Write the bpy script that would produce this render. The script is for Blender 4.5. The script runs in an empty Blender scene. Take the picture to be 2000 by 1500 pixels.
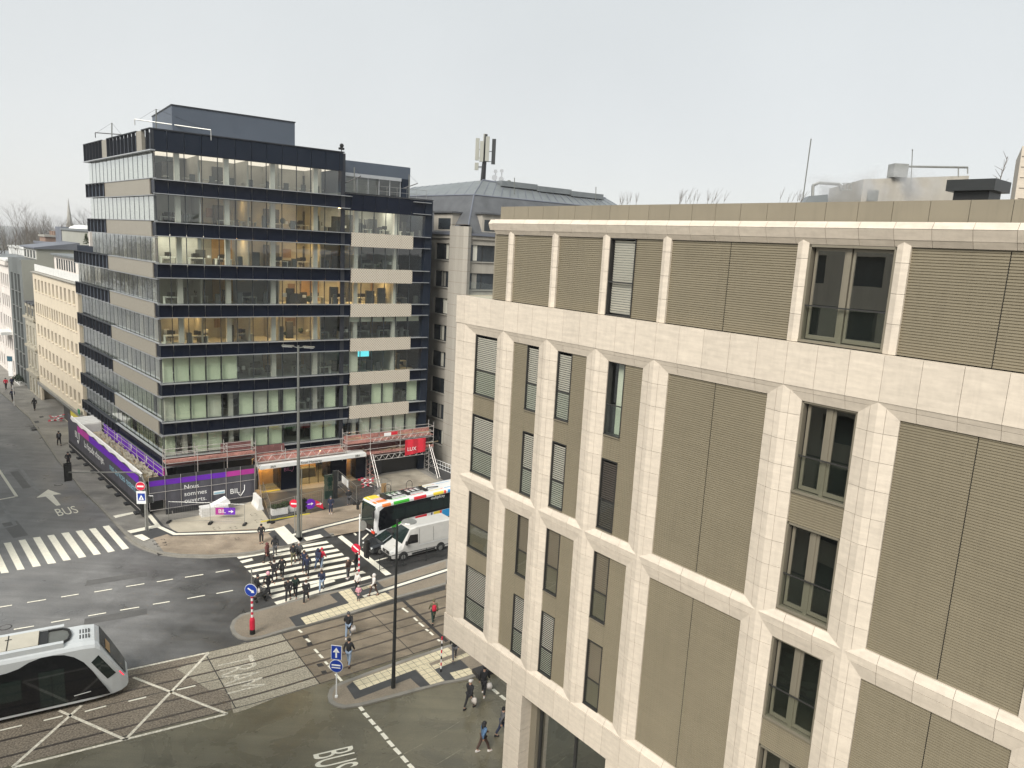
import bpy, bmesh, math, random
from mathutils import Vector, Matrix
R = math.radians
random.seed(7)
SC = bpy.context.scene
COL = SC.collection

# ------------------------------------------------------------------ camera
CAM_H = 26.0
PITCH, ROLL, FPX = R(10.48186), R(-3.028588), 1431.69
FW = Vector((0, math.cos(PITCH), -math.sin(PITCH)))
_D = Vector((0, -math.sin(PITCH), -math.cos(PITCH)))
RX = Vector((1, 0, 0)) * math.cos(ROLL) + _D * math.sin(ROLL)
DN = -Vector((1, 0, 0)) * math.sin(ROLL) + _D * math.cos(ROLL)
cam_data = bpy.data.cameras.new('camera')
cam = bpy.data.objects.new('camera', cam_data)
COL.objects.link(cam)
cam_data.sensor_width = 36.0
cam_data.lens = FPX / 2000 * 36.0
cam_data.clip_start = 0.1
cam_data.clip_end = 6000
mw = Matrix((RX, -DN, -FW)).transposed().to_4x4()
mw.translation = Vector((0, 0, CAM_H))
cam.matrix_world = mw
SC.camera = cam

# ------------------------------------------------------------------ light: overcast winter day
SUN_EL, SUN_AZ = R(42), R(204)          # azimuth clockwise from +Y
w = bpy.data.worlds.new('World')
SC.world = w
w.use_nodes = True
nt = w.node_tree
nt.nodes.clear()
wo = nt.nodes.new('ShaderNodeOutputWorld')
bg = nt.nodes.new('ShaderNodeBackground')
sky = nt.nodes.new('ShaderNodeTexSky')
sky.sky_type = 'NISHITA'
sky.sun_disc = False
sky.sun_elevation = SUN_EL
sky.sun_rotation = SUN_AZ
bg.inputs['Strength'].default_value = 0.1
tc = nt.nodes.new('ShaderNodeTexCoord')
sep = nt.nodes.new('ShaderNodeSeparateXYZ')
nt.links.new(tc.outputs['Generated'], sep.inputs[0])
ramp = nt.nodes.new('ShaderNodeValToRGB')           # cloud deck: pale at the horizon, a little bluer above
ramp.color_ramp.elements[0].position = 0.0
ramp.color_ramp.elements[0].color = (0.985, 0.985, 0.975, 1)
ramp.color_ramp.elements[1].position = 0.55
ramp.color_ramp.elements[1].color = (0.795, 0.85, 0.85, 1)
nt.links.new(sep.outputs['Z'], ramp.inputs[0])
cl = nt.nodes.new('ShaderNodeTexNoise')
cl.inputs['Scale'].default_value = 2.2
cl.inputs['Detail'].default_value = 5
nt.links.new(tc.outputs['Generated'], cl.inputs['Vector'])
mp = nt.nodes.new('ShaderNodeMapRange')
mp.inputs['From Min'].default_value = 0.3
mp.inputs['From Max'].default_value = 0.7
mp.inputs['To Min'].default_value = 0.95
mp.inputs['To Max'].default_value = 1.035
nt.links.new(cl.outputs['Fac'], mp.inputs['Value'])
mul = nt.nodes.new('ShaderNodeVectorMath'); mul.operation = 'SCALE'
nt.links.new(ramp.outputs['Color'], mul.inputs[0])
nt.links.new(mp.outputs['Result'], mul.inputs['Scale'])
sc2 = nt.nodes.new('ShaderNodeVectorMath'); sc2.operation = 'SCALE'
SKY_L = 2.47
sc2.inputs['Scale'].default_value = SKY_L
nt.links.new(mul.outputs[0], sc2.inputs[0])
mixs = nt.nodes.new('ShaderNodeMix'); mixs.data_type = 'RGBA'
mixs.inputs['Factor'].default_value = 0.96          # the cloud deck hides nearly all of the clear sky
nt.links.new(sky.outputs['Color'], mixs.inputs['A'])
nt.links.new(sc2.outputs[0], mixs.inputs['B'])
nt.links.new(mixs.outputs['Result'], bg.inputs['Color'])
nt.links.new(bg.outputs[0], wo.inputs['Surface'])

sd = bpy.data.lights.new('sun', 'SUN')
sd.energy = 1.5
sd.angle = R(30)
sd.color = (1.0, 0.96, 0.90)
sun = bpy.data.objects.new('sun', sd)
COL.objects.link(sun)
sun.location = (0, -20, 60)
sdir = Vector((math.sin(SUN_AZ) * math.cos(SUN_EL), math.cos(SUN_AZ) * math.cos(SUN_EL), math.sin(SUN_EL)))
sun.rotation_euler = sdir.to_track_quat('Z', 'Y').to_euler()

SC.view_settings.view_transform = 'Standard'
SC.view_settings.look = 'None'
SC.view_settings.gamma = 1
SC.view_settings.exposure = 1.75
SC.view_settings.use_curve_mapping = False
SC.render.engine = 'CYCLES'
SC.cycles.use_denoising = True
SC.cycles.max_bounces = 7
SC.cycles.diffuse_bounces = 3
SC.cycles.glossy_bounces = 3
SC.cycles.transparent_max_bounces = 14
SC.cycles.volume_bounces = 0
SC.cycles.caustics_reflective = False
SC.cycles.caustics_refractive = False

# ------------------------------------------------------------------ helpers
def ray(u, v):
    return FW + RX * ((u - 1000) / FPX) + DN * ((v - 750) / FPX)
def ground(u, v, z=0.0):
    k = ray(u, v)
    return Vector((0, 0, CAM_H)) + k * ((z - CAM_H) / k.z)
def at(u, v, Y):
    k = ray(u, v)
    return Vector((0, 0, CAM_H)) + k * (Y / k.y)

def V(*a): return Vector(a)

class Frame:
    """local building axes: a along the wall, b outwards, c up"""
    def __init__(s, o, a, b, c=(0, 0, 1)):
        s.o, s.a, s.b, s.c = Vector(o), Vector(a), Vector(b), Vector(c)
        b_ = s.b if s.a.cross(s.b).dot(s.c) > 0 else -s.b
        s.rot = Matrix((s.a, b_, s.c)).transposed()      # proper rotation, used for symmetric panels
    def __call__(s, x, y, z): return s.o + s.a * x + s.b * y + s.c * z
WORLD = Frame((0, 0, 0), (1, 0, 0), (0, 1, 0))

class MB:
    def __init__(s): s.v = []; s.f = []; s.m = []
    def quad(s, *p, mi=0):
        n = len(s.v); s.v += [Vector(q) for q in p]; s.f.append(tuple(range(n, n + len(p)))); s.m.append(mi)
    def box(s, F, a, b, c, mi=0):
        n = len(s.v)
        for z in c:
            for x, y in ((a[0], b[0]), (a[1], b[0]), (a[1], b[1]), (a[0], b[1])): s.v.append(F(x, y, z))
        for f in ((3, 2, 1, 0), (4, 5, 6, 7), (0, 1, 5, 4), (1, 2, 6, 5), (2, 3, 7, 6), (3, 0, 4, 7)):
            s.f.append(tuple(n + i for i in f)); s.m.append(mi)
        return s
    def prism(s, pts, z0, z1, mi=0):
        n = len(s.v); k = len(pts)
        s.v += [Vector((p[0], p[1], z0)) for p in pts] + [Vector((p[0], p[1], z1)) for p in pts]
        ar = sum(pts[i][0] * pts[(i + 1) % k][1] - pts[(i + 1) % k][0] * pts[i][1] for i in range(k))
        top = tuple(range(n + k, n + 2 * k)); s.f.append(top if ar > 0 else top[::-1]); s.m.append(mi)
        for i in range(k):
            j = (i + 1) % k
            q = (n + i, n + j, n + k + j, n + k + i); s.f.append(q if ar > 0 else q[::-1]); s.m.append(mi)
        return s
    def solid(s, P, Q, mi=0):
        """closed solid between two equal loops P and Q"""
        n = len(s.v); k = len(P); s.v += [Vector(p) for p in P] + [Vector(q) for q in Q]
        s.f.append(tuple(range(n, n + k))[::-1]); s.f.append(tuple(range(n + k, n + 2 * k))); s.m += [mi, mi]
        for i in range(k):
            j = (i + 1) % k; s.f.append((n + i, n + j, n + k + j, n + k + i)); s.m.append(mi)
        return s
    def tube(s, p, q, r, n=6, r2=None, cap=True, mi=0):
        p, q = Vector(p), Vector(q); r2 = r if r2 is None else r2
        d = (q - p)
        if d.length < 1e-6: return s
        d.normalize()
        u = d.orthogonal().normalized(); w_ = d.cross(u)
        b = len(s.v)
        for c, rr in ((p, r), (q, r2)):
            for i in range(n):
                t = 2 * math.pi * i / n
                s.v.append(c + u * (math.cos(t) * rr) + w_ * (math.sin(t) * rr))
        for i in range(n):
            j = (i + 1) % n; s.f.append((b + i, b + j, b + n + j, b + n + i)); s.m.append(mi)
        if cap:
            s.f.append(tuple(range(b, b + n))[::-1]); s.f.append(tuple(range(b + n, b + 2 * n))); s.m += [mi, mi]
        return s
    def path(s, pts, r, n=6, mi=0):
        for i in range(len(pts) - 1): s.tube(pts[i], pts[i + 1], r, n, mi=mi)
        return s
    def rings(s, rings, mi=0, cap=True):
        """loft a list of equal-length loops"""
        n = len(s.v); k = len(rings[0])
        for rg in rings: s.v += [Vector(p) for p in rg]
        for a in range(len(rings) - 1):
            for i in range(k):
                j = (i + 1) % k
                s.f.append((n + a * k + i, n + a * k + j, n + (a + 1) * k + j, n + (a + 1) * k + i)); s.m.append(mi)
        if cap:
            s.f.append(tuple(range(n, n + k))[::-1]); e = n + (len(rings) - 1) * k
            s.f.append(tuple(range(e, e + k))); s.m += [mi, mi]
        return s
    def ball(s, c, r, n=8, m=6, sc=(1, 1, 1), mi=0):
        c = Vector(c); rg = []
        for a in range(m + 1):
            ph = math.pi * a / m; rr = max(math.sin(ph), 0.02) * r; z = -math.cos(ph) * r
            rg.append([c + Vector((math.cos(2 * math.pi * i / n) * rr * sc[0], math.sin(2 * math.pi * i / n) * rr * sc[1], z * sc[2])) for i in range(n)])
        return s.rings(rg, mi)

def thing(name, label, cat, loc, group=None, rz=0.0):
    o = bpy.data.objects.new(name, None); COL.objects.link(o)
    o.empty_display_size = 0.3
    o.location = loc; o.rotation_euler = (0, 0, rz)
    o['label'] = label; o['category'] = cat
    if group: o['group'] = group
    return o
def tag(o, label, cat, group=None):
    o['label'] = label; o['category'] = cat
    if group: o['group'] = group
    return o

def obj(name, mb, m, parent=None, off=None, smooth=False, kind=None, label=None):
    """link a mesh; vertices are world points unless off is None and the parent is built in local axes"""
    me = bpy.data.meshes.new(name)
    o_ = off if off is not None else Vector((0, 0, 0))
    me.from_pydata([tuple(v - o_) for v in mb.v], [], mb.f)
    ms = m if isinstance(m, (list, tuple)) else [m]
    for x in ms: me.materials.append(x)
    if len(ms) > 1:
        me.polygons.foreach_set('material_index', mb.m)
    if smooth: me.polygons.foreach_set('use_smooth', [True] * len(me.polygons))
    me.update()
    o = bpy.data.objects.new(name, me); COL.objects.link(o)
    if parent is not None: o.parent = parent
    elif off is not None: o.location = o_
    if kind: o['kind'] = kind
    if label: o['label'] = label
    return o
def struct(name, mb, m, off=None):
    o = obj(name, mb, m, None, off); o['kind'] = 'structure'; return o
def wpart(name, mb, m, th, **k):
    """part built in world points under an unrotated thing (or under such a part)"""
    root = th
    while root.parent is not None: root = root.parent
    return obj(name, mb, m, th, off=Vector(root.location), **k)

_cubes = {}
def cube_mesh(m):
    if m.name not in _cubes:
        me = bpy.data.meshes.new('panel_' + m.name)
        v = [(x, y, z) for z in (-.5, .5) for x, y in ((-.5, -.5), (.5, -.5), (.5, .5), (-.5, .5))]
        me.from_pydata(v, [], [(3, 2, 1, 0), (4, 5, 6, 7), (0, 1, 5, 4), (1, 2, 6, 5), (2, 3, 7, 6), (3, 0, 4, 7)])
        me.materials.append(m); me.update(); _cubes[m.name] = me
    return _cubes[m.name]
def piece(name, m, th, F, a, b, c, label=None):
    o = bpy.data.objects.new(name, cube_mesh(m)); COL.objects.link(o)
    root = th
    while root.parent is not None: root = root.parent
    o.parent = th
    o.location = F((a[0] + a[1]) / 2, (b[0] + b[1]) / 2, (c[0] + c[1]) / 2) - Vector(root.location)
    o.rotation_euler = F.rot.to_euler()
    o.scale = (abs(a[1] - a[0]), abs(b[1] - b[0]), abs(c[1] - c[0]))
    if label: o['label'] = label
    return o

def text_obj(name, body, m, origin, xdir, up, size, parent=None, depth=0.004, align='LEFT', stretch=1.0, spacing=1.0):
    """flat lettering: origin = baseline start, size = capital height"""
    cu = bpy.data.curves.new(name, 'FONT'); cu.body = body; cu.size = size / 0.70; cu.extrude = depth
    cu.align_x = align; cu.space_character = spacing; cu.space_line = 0.95
    t = bpy.data.objects.new(name, cu); COL.objects.link(t)
    dg = bpy.context.evaluated_depsgraph_get()
    me = bpy.data.meshes.new_from_object(t.evaluated_get(dg))
    bpy.data.objects.remove(t)
    me.materials.clear(); me.materials.append(m)
    x = Vector(xdir).normalized(); y = Vector(up).normalized(); z = x.cross(y).normalized()
    M = Matrix((x * stretch, y, z)).transposed().to_4x4(); M.translation = Vector(origin)
    root = parent
    if root is not None:
        while root.parent is not None: root = root.parent
        M.translation = Vector(origin) - (Vector(root.location) if root.get('worldpts') else Vector((0, 0, 0)))
    me.transform(M)
    o = bpy.data.objects.new(name, me); COL.objects.link(o)
    if parent is not None: o.parent = parent
    return o

# ------------------------------------------------------------------ materials
def mat(name, col, rough=0.7, metal=0.0, var=0.12, scale=1.5, bump=0.0, bscale=None, spec=0.5, streak=None, speck=0.0, speck_scale=40, detail=6, emit=None, estr=0, wet=None, tones=0.0, runs=0.0):
    m = bpy.data.materials.new(name); m.use_nodes = True
    t = m.node_tree; N = t.nodes; L = t.links
    p = N['Principled BSDF']
    p.inputs['Roughness'].default_value = rough; p.inputs['Metallic'].default_value = metal
    p.inputs['Specular IOR Level'].default_value = spec
    c = (col[0], col[1], col[2], 1)
    g = N.new('ShaderNodeNewGeometry')
    if var or speck:
        n = N.new('ShaderNodeTexNoise'); n.inputs['Scale'].default_value = scale; n.inputs['Detail'].default_value = detail
        n.inputs['Roughness'].default_value = 0.6
        if streak:
            mpn = N.new('ShaderNodeMapping'); mpn.inputs['Scale'].default_value = streak
            L.new(g.outputs['Position'], mpn.inputs['Vector']); L.new(mpn.outputs[0], n.inputs['Vector'])
        else: L.new(g.outputs['Position'], n.inputs['Vector'])
        mr = N.new('ShaderNodeMapRange'); mr.inputs['From Min'].default_value = .3; mr.inputs['From Max'].default_value = .7
        mr.inputs['To Min'].default_value = 1 - var; mr.inputs['To Max'].default_value = 1 + var
        L.new(n.outputs['Fac'], mr.inputs['Value'])
        sv = N.new('ShaderNodeVectorMath'); sv.operation = 'SCALE'; sv.inputs[0].default_value = col[:3]
        L.new(mr.outputs[0], sv.inputs['Scale'])
        out = sv.outputs[0]
        if speck:
            n2 = N.new('ShaderNodeTexNoise'); n2.inputs['Scale'].default_value = speck_scale; n2.inputs['Detail'].default_value = 2
            L.new(g.outputs['Position'], n2.inputs['Vector'])
            m2 = N.new('ShaderNodeMapRange'); m2.inputs['From Min'].default_value = .35; m2.inputs['From Max'].default_value = .65
            m2.inputs['To Min'].default_value = 1 - speck; m2.inputs['To Max'].default_value = 1 + speck
            L.new(n2.outputs['Fac'], m2.inputs['Value'])
            s2 = N.new('ShaderNodeVectorMath'); s2.operation = 'SCALE'; L.new(out, s2.inputs[0]); L.new(m2.outputs[0], s2.inputs['Scale'])
            out = s2.outputs[0]
        if tones:                                            # every stone or panel has its own tone
            oi = N.new('ShaderNodeObjectInfo'); ad = N.new('ShaderNodeMath'); ad.operation = 'ADD'; fr_ = N.new('ShaderNodeMath'); fr_.operation = 'FRACT'
            L.new(oi.outputs['Random'], ad.inputs[0]); L.new(g.outputs['Random Per Island'], ad.inputs[1]); L.new(ad.outputs[0], fr_.inputs[0])
            m3 = N.new('ShaderNodeMapRange'); m3.inputs['To Min'].default_value = 1 - tones; m3.inputs['To Max'].default_value = 1 + tones; L.new(fr_.outputs[0], m3.inputs['Value'])
            s3 = N.new('ShaderNodeVectorMath'); s3.operation = 'SCALE'; L.new(out, s3.inputs[0]); L.new(m3.outputs[0], s3.inputs['Scale']); out = s3.outputs[0]
        if runs:                                             # rain streaks and grime
            mp4 = N.new('ShaderNodeMapping'); mp4.inputs['Scale'].default_value = (3.2, 3.2, .18); L.new(g.outputs['Position'], mp4.inputs['Vector'])
            n4 = N.new('ShaderNodeTexNoise'); n4.inputs['Scale'].default_value = 1.6; n4.inputs['Detail'].default_value = 7; n4.inputs['Roughness'].default_value = .7; L.new(mp4.outputs[0], n4.inputs['Vector'])
            m4 = N.new('ShaderNodeMapRange'); m4.inputs['From Min'].default_value = .50; m4.inputs['From Max'].default_value = .75; m4.inputs['To Min'].default_value = 1.0; m4.inputs['To Max'].default_value = 1 - runs; L.new(n4.outputs['Fac'], m4.inputs['Value'])
            s4 = N.new('ShaderNodeVectorMath'); s4.operation = 'SCALE'; L.new(out, s4.inputs[0]); L.new(m4.outputs[0], s4.inputs['Scale']); out = s4.outputs[0]
        if wet:                                              # damp sheen that comes and goes, tyre lines, patches
            n5 = N.new('ShaderNodeTexNoise'); n5.inputs['Scale'].default_value = .35; n5.inputs['Detail'].default_value = 8; n5.inputs['Roughness'].default_value = .65; n5.inputs['Distortion'].default_value = .6; L.new(g.outputs['Position'], n5.inputs['Vector'])
            m5 = N.new('ShaderNodeMapRange'); m5.inputs['From Min'].default_value = .35; m5.inputs['From Max'].default_value = .65; m5.inputs['To Min'].default_value = wet[0]; m5.inputs['To Max'].default_value = wet[1]; L.new(n5.outputs['Fac'], m5.inputs['Value']); L.new(m5.outputs[0], p.inputs['Roughness'])
            m6 = N.new('ShaderNodeMapRange'); m6.inputs['From Min'].default_value = .38; m6.inputs['From Max'].default_value = .62; m6.inputs['To Min'].default_value = .80; m6.inputs['To Max'].default_value = 1.14; L.new(n5.outputs['Fac'], m6.inputs['Value'])
            mp7 = N.new('ShaderNodeMapping'); mp7.inputs['Rotation'].default_value = (0, 0, -R(36.5)); mp7.inputs['Scale'].default_value = (.05, 1.3, 1); L.new(g.outputs['Position'], mp7.inputs['Vector'])
            n7 = N.new('ShaderNodeTexNoise'); n7.inputs['Scale'].default_value = 1.0; n7.inputs['Detail'].default_value = 6; n7.inputs['Roughness'].default_value = .7; L.new(mp7.outputs[0], n7.inputs['Vector'])
            m7 = N.new('ShaderNodeMapRange'); m7.inputs['From Min'].default_value = .35; m7.inputs['From Max'].default_value = .65; m7.inputs['To Min'].default_value = .86; m7.inputs['To Max'].default_value = 1.12; L.new(n7.outputs['Fac'], m7.inputs['Value'])
            mm = N.new('ShaderNodeMath'); mm.operation = 'MULTIPLY'; L.new(m6.outputs[0], mm.inputs[0]); L.new(m7.outputs[0], mm.inputs[1])
            s5 = N.new('ShaderNodeVectorMath'); s5.operation = 'SCALE'; L.new(out, s5.inputs[0]); L.new(mm.outputs[0], s5.inputs['Scale']); out = s5.outputs[0]
        L.new(out, p.inputs['Base Color'])
    else:
        p.inputs['Base Color'].default_value = c
    if bump:
        b = N.new('ShaderNodeBump'); b.inputs['Strength'].default_value = bump; b.inputs['Distance'].default_value = 0.02
        nb = N.new('ShaderNodeTexNoise'); nb.inputs['Scale'].default_value = bscale or scale * 8; nb.inputs['Detail'].default_value = 4
        L.new(g.outputs['Position'], nb.inputs['Vector']); L.new(nb.outputs['Fac'], b.inputs['Height']); L.new(b.outputs[0], p.inputs['Normal'])
    if emit:
        p.inputs['Emission Color'].default_value = (*emit, 1); p.inputs['Emission Strength'].default_value = estr
    return m

def glass_mat(name, tint=(.62, .74, .68), refl=0.08, rough=0.0, boost=1.0, wave=.05):
    m = bpy.data.materials.new(name); m.use_nodes = True
    t = m.node_tree; N = t.nodes; L = t.links; N.clear()
    o = N.new('ShaderNodeOutputMaterial'); mx = N.new('ShaderNodeMixShader')
    tr = N.new('ShaderNodeBsdfTransparent'); gl = N.new('ShaderNodeBsdfGlossy')
    tr.inputs['Color'].default_value = (*tint, 1); gl.inputs['Color'].default_value = (.95, .97, .96, 1)
    gl.inputs['Roughness'].default_value = rough
    fr = N.new('ShaderNodeFresnel'); fr.inputs['IOR'].default_value = 1.5
    mr = N.new('ShaderNodeMapRange'); mr.inputs['To Min'].default_value = refl; mr.inputs['To Max'].default_value = 1.0
    mr.inputs['From Min'].default_value = 0.0; mr.inputs['From Max'].default_value = 1.0 / boost
    L.new(fr.outputs[0], mr.inputs['Value'])
    gb = N.new('ShaderNodeNewGeometry'); inv = N.new('ShaderNodeMath'); inv.operation = 'SUBTRACT'; inv.inputs[0].default_value = 1.0
    L.new(gb.outputs['Backfacing'], inv.inputs[1]); ml = N.new('ShaderNodeMath'); ml.operation = 'MULTIPLY'
    L.new(mr.outputs[0], ml.inputs[0]); L.new(inv.outputs[0], ml.inputs[1]); L.new(ml.outputs[0], mx.inputs[0])   # mirror only on the outer face of the sheet
    L.new(tr.outputs[0], mx.inputs[1]); L.new(gl.outputs[0], mx.inputs[2]); L.new(mx.outputs[0], o.inputs['Surface'])
    # slight waviness of the panes
    g = N.new('ShaderNodeNewGeometry'); n = N.new('ShaderNodeTexNoise'); n.inputs['Scale'].default_value = 0.9
    b = N.new('ShaderNodeBump'); b.inputs['Strength'].default_value = wave; b.inputs['Distance'].default_value = 0.05
    L.new(g.outputs['Position'], n.inputs['Vector']); L.new(n.outputs['Fac'], b.inputs['Height']); L.new(b.outputs[0], gl.inputs['Normal'])
    return m

M = {}
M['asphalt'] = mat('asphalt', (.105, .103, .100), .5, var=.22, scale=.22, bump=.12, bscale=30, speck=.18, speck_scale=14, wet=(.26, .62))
M['asphalt_worn'] = mat('asphalt_worn', (.146, .132, .090), .36, var=.16, scale=.18, bump=.1, bscale=30, speck=.10, speck_scale=14, wet=(.15, .42))
M['asphalt_dark'] = mat('asphalt_dark', (.045, .045, .045), .6, var=.2, scale=.6, speck=.12)
M['footway'] = mat('footway', (.225, .212, .188), .7, var=.14, scale=.5, speck=.15, speck_scale=18, wet=(.38, .75))
M['tan_paving'] = mat('tan_paving', (.315, .255, .19), .75, var=.12, scale=.5, speck=.13, speck_scale=20, wet=(.38, .75))
M['light_slab'] = mat('light_slab', (.43, .385, .30), .75, var=.12, scale=.7, speck=.06)
M['apron'] = mat('apron', (.30, .27, .215), .7, var=.22, scale=.5, speck=.08, wet=(.38, .75))
M['track_bed'] = mat('track_bed', (.195, .162, .122), .8, var=.12, scale=.35, speck=.42, speck_scale=11)
M['track_bed_pale'] = mat('track_bed_pale', (.33, .295, .225), .8, var=.1, scale=.4, speck=.32, speck_scale=11)
M['track_bed_brown'] = mat('track_bed_brown', (.215, .175, .125), .7, var=.2, scale=.5, speck=.12, speck_scale=16, wet=(.38, .75))
M['island'] = mat('island', (.24, .20, .15), .75, var=.14, scale=.6, speck=.14, speck_scale=16)
M['kerb'] = mat('kerb', (.235, .22, .19), .75, var=.15, scale=1.5, speck=.08)
M['marking'] = mat('marking', (.82, .78, .65), .6, var=.07, scale=2.5, speck=.07, speck_scale=9)
M['marking_old'] = mat('marking_old', (.22, .22, .215), .6, var=.2, scale=1.2, speck=.2)
M['tactile'] = mat('tactile', (.66, .58, .40), .7, var=.06, scale=2, speck=.1, speck_scale=12)
M['slate_slab'] = mat('slate_slab', (.06, .06, .06), .7, var=.15, scale=1.2, speck=.15)
M['rail'] = mat('rail', (.16, .13, .11), .35, metal=.6, var=.2, scale=3)
M['iron'] = mat('iron', (.035, .032, .030), .6, var=.2, scale=6)
M['travertine'] = mat('travertine', (.565, .495, .405), .6, var=.09, scale=1.2, streak=(1, 1, 7), speck=.03, speck_scale=6, tones=.045, runs=.10, bump=.08, bscale=25)
M['travertine_dark'] = mat('travertine_dark', (.16, .13, .10), .9)
M['bronze_clad'] = mat('bronze_clad', (.238, .205, .142), .45, metal=.15, var=.05, scale=.6, tones=.03, runs=.10)
M['bronze_flat'] = mat('bronze_flat', (.245, .213, .155), .45, metal=.15, var=.05, scale=.7, tones=.03, runs=.10)
M['bronze_frame'] = mat('bronze_frame', (.23, .205, .155), .4, metal=.3, var=.03)
M['dark_frame'] = mat('dark_frame', (.03, .029, .027), .45, var=.05)
M['navy'] = mat('navy_panel', (.004, .007, .017), .25, var=.2, scale=.4, spec=.18)
M['navy_mat'] = mat('navy_matt', (.010, .015, .026), .55, spec=.2, var=.1, scale=.6)
M['plant_grey'] = mat('plant_grey', (.070, .086, .112), .5, var=.06, scale=.5)
M['pink_letter'] = mat('pink_letter', (.60, .22, .38), .5, var=.1)
M['navy_rail'] = mat('navy_rail', (.018, .020, .026), .5, var=.05)
M['ledge'] = mat('aluminium_ledge', (.42, .43, .44), .35, metal=.5, var=.05)
M['mullion'] = mat('mullion', (.055, .062, .068), .4, metal=.4, var=.05)
M['interior_white'] = mat('interior_white', (.62, .62, .58), .8, var=.04)
M['office_wall'] = mat('office_wall', (.42, .41, .37), .8, var=.2, scale=.35)
M['interior_dark'] = mat('interior_dark', (.07, .072, .07), .8, var=.15)
M['interior_wood'] = mat('interior_wood', (.42, .27, .13), .6, var=.12, scale=2)
M['carpet'] = mat('office_carpet', (.10, .105, .105), .9, var=.1)
M['blind'] = mat('vertical_blind', (.72, .76, .58), .7, var=.05, scale=3, streak=(6, 6, .1))
M['blind_pale'] = mat('pale_blind', (.70, .68, .58), .6, var=.03)
M['blind_dark'] = mat('dark_blind', (.16, .14, .12), .5, var=.05)
M['perforated'] = None
M['glass'] = glass_mat('office_glass', (.91, .94, .915), refl=.06, boost=1.35)
M['glass_side'] = glass_mat('side_glass', (.84, .86, .82), refl=.16, boost=2.6, wave=.35)
M['glass_dark'] = glass_mat('dark_glass', (.66, .70, .67), refl=.09, boost=1.8)
M['glass_clear'] = glass_mat('clear_glass', (.95, .97, .955), refl=.03, boost=1.1)
M['glass_black'] = mat('black_glass', (.006, .007, .009), .06, var=0, spec=.6)
M['glass_far'] = mat('far_window_glass', (.035, .042, .048), .10, var=.5, scale=.3, spec=.7)
M['concrete'] = mat('grey_concrete', (.30, .285, .25), .8, var=.12, scale=.4, streak=(1, 1, .25), tones=.03, runs=.16)
M['limestone'] = mat('limestone', (.34, .315, .27), .8, var=.1, scale=.6, streak=(2.2, 2.2, .15), tones=.03, runs=.16)
M['slate_roof'] = mat('slate_roof', (.088, .092, .098), .6, var=.2, scale=.8, bump=.3)
M['zinc'] = mat('zinc_roof', (.20, .215, .22), .4, metal=.4, var=.12, scale=.8)
M['zinc_dark'] = mat('dark_zinc', (.15, .16, .19), .5, metal=.2, var=.12, scale=.6)
M['cream'] = mat('cream_stone', (.62, .54, .415), .85, var=.06, scale=.8, tones=.03, runs=.16)
M['render_grey'] = mat('grey_render', (.31, .31, .27), .85, var=.08, scale=.3)
M['dark_render'] = mat('dark_render', (.13, .14, .135), .7, var=.1, scale=.4)
M['white_paint'] = mat('white_paint', (.70, .70, .67), .5, var=.05)
M['white_wall'] = mat('white_wall', (.66, .61, .56), .8, var=.08, scale=.6)
M['old_stone'] = mat('old_stone', (.36, .33, .26), .85, var=.16, scale=1.0, speck=.1, speck_scale=4, tones=.03, runs=.16)
M['brick'] = mat('old_brick', (.25, .17, .13), .85, var=.15)
M['galv'] = mat('galvanised_steel', (.34, .34, .32), .4, metal=.6, var=.12, scale=3)
M['scaf'] = mat('scaffold_tube', (.50, .47, .44), .45, metal=.4, var=.15, scale=4)
M['scaf_red'] = mat('red_scaffold_board', (.36, .17, .14), .8, var=.35, scale=.9, speck=.2, speck_scale=6)
M['scaf_net'] = mat('scaffold_sheet', (.17, .075, .07), .85, var=.3, scale=1.2)
M['plank'] = mat('timber_plank', (.42, .33, .20), .8, var=.25, scale=2, streak=(.4, 2, 2))
M['banner'] = mat('banner_grey', (.072, .070, .085), .6, var=.25, scale=1.1, streak=(1.5, 1.5, .3))
M['banner_black'] = mat('banner_black', (.028, .028, .030), .6, var=.2)
M['purple'] = mat('purple_print', (.13, .012, .40), .55, var=.12, scale=.8)
M['magenta'] = mat('magenta_print', (.42, .03, .28), .55, var=.12, scale=.8)
M['dark_purple'] = mat('dark_purple', (.10, .01, .14), .5, var=.05)
M['red_banner'] = mat('red_banner', (.60, .02, .04), .6, var=.12, scale=2)
M['sign_red'] = mat('sign_red', (.62, .015, .05), .45, var=.02)
M['sign_blue'] = mat('sign_blue', (.01, .045, .32), .45, var=.02)
M['sign_white'] = mat('sign_white', (.82, .82, .80), .45, var=.02)
M['cyan_print'] = mat('cyan_print', (.30, .50, .60), .55, var=.1)
M['black'] = mat('black_paint', (.012, .012, .012), .45, var=0)
M['pole_dark'] = mat('dark_pole', (.020, .022, .022), .45, var=.1)
M['pole_grey'] = mat('grey_pole', (.17, .175, .16), .5, metal=.3, var=.12)
M['yellow'] = mat('yellow_paint', (.62, .52, .06), .6, var=.05)
M['green_sign'] = mat('green_sign', (.02, .22, .08), .5, var=.05)
M['bark'] = mat('winter_bark', (.115, .10, .085), .9, var=.2, scale=2)
M['bush'] = mat('evergreen_leaf', (.045, .065, .025), .8, var=.5, scale=6)
M['hedge'] = mat('dark_shrub', (.02, .035, .02), .8, var=.5, scale=3)
M['wood_haze'] = mat('far_wood', (.16, .15, .125), .95, var=.35, scale=.12, speck=.3, speck_scale=.6)
M['stone_white'] = mat('white_block', (.66, .65, .62), .7, var=.08, scale=2)
M['rubber'] = mat('rubber', (.015, .015, .015), .8, var=0)
M['steel'] = mat('steel', (.5, .5, .5), .3, metal=.9, var=.03)
M['chrome_light'] = mat('lamp_lens', (.75, .76, .74), .15, var=0)
M['skin'] = mat('skin', (.46, .28, .20), .55, var=.03)
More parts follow.
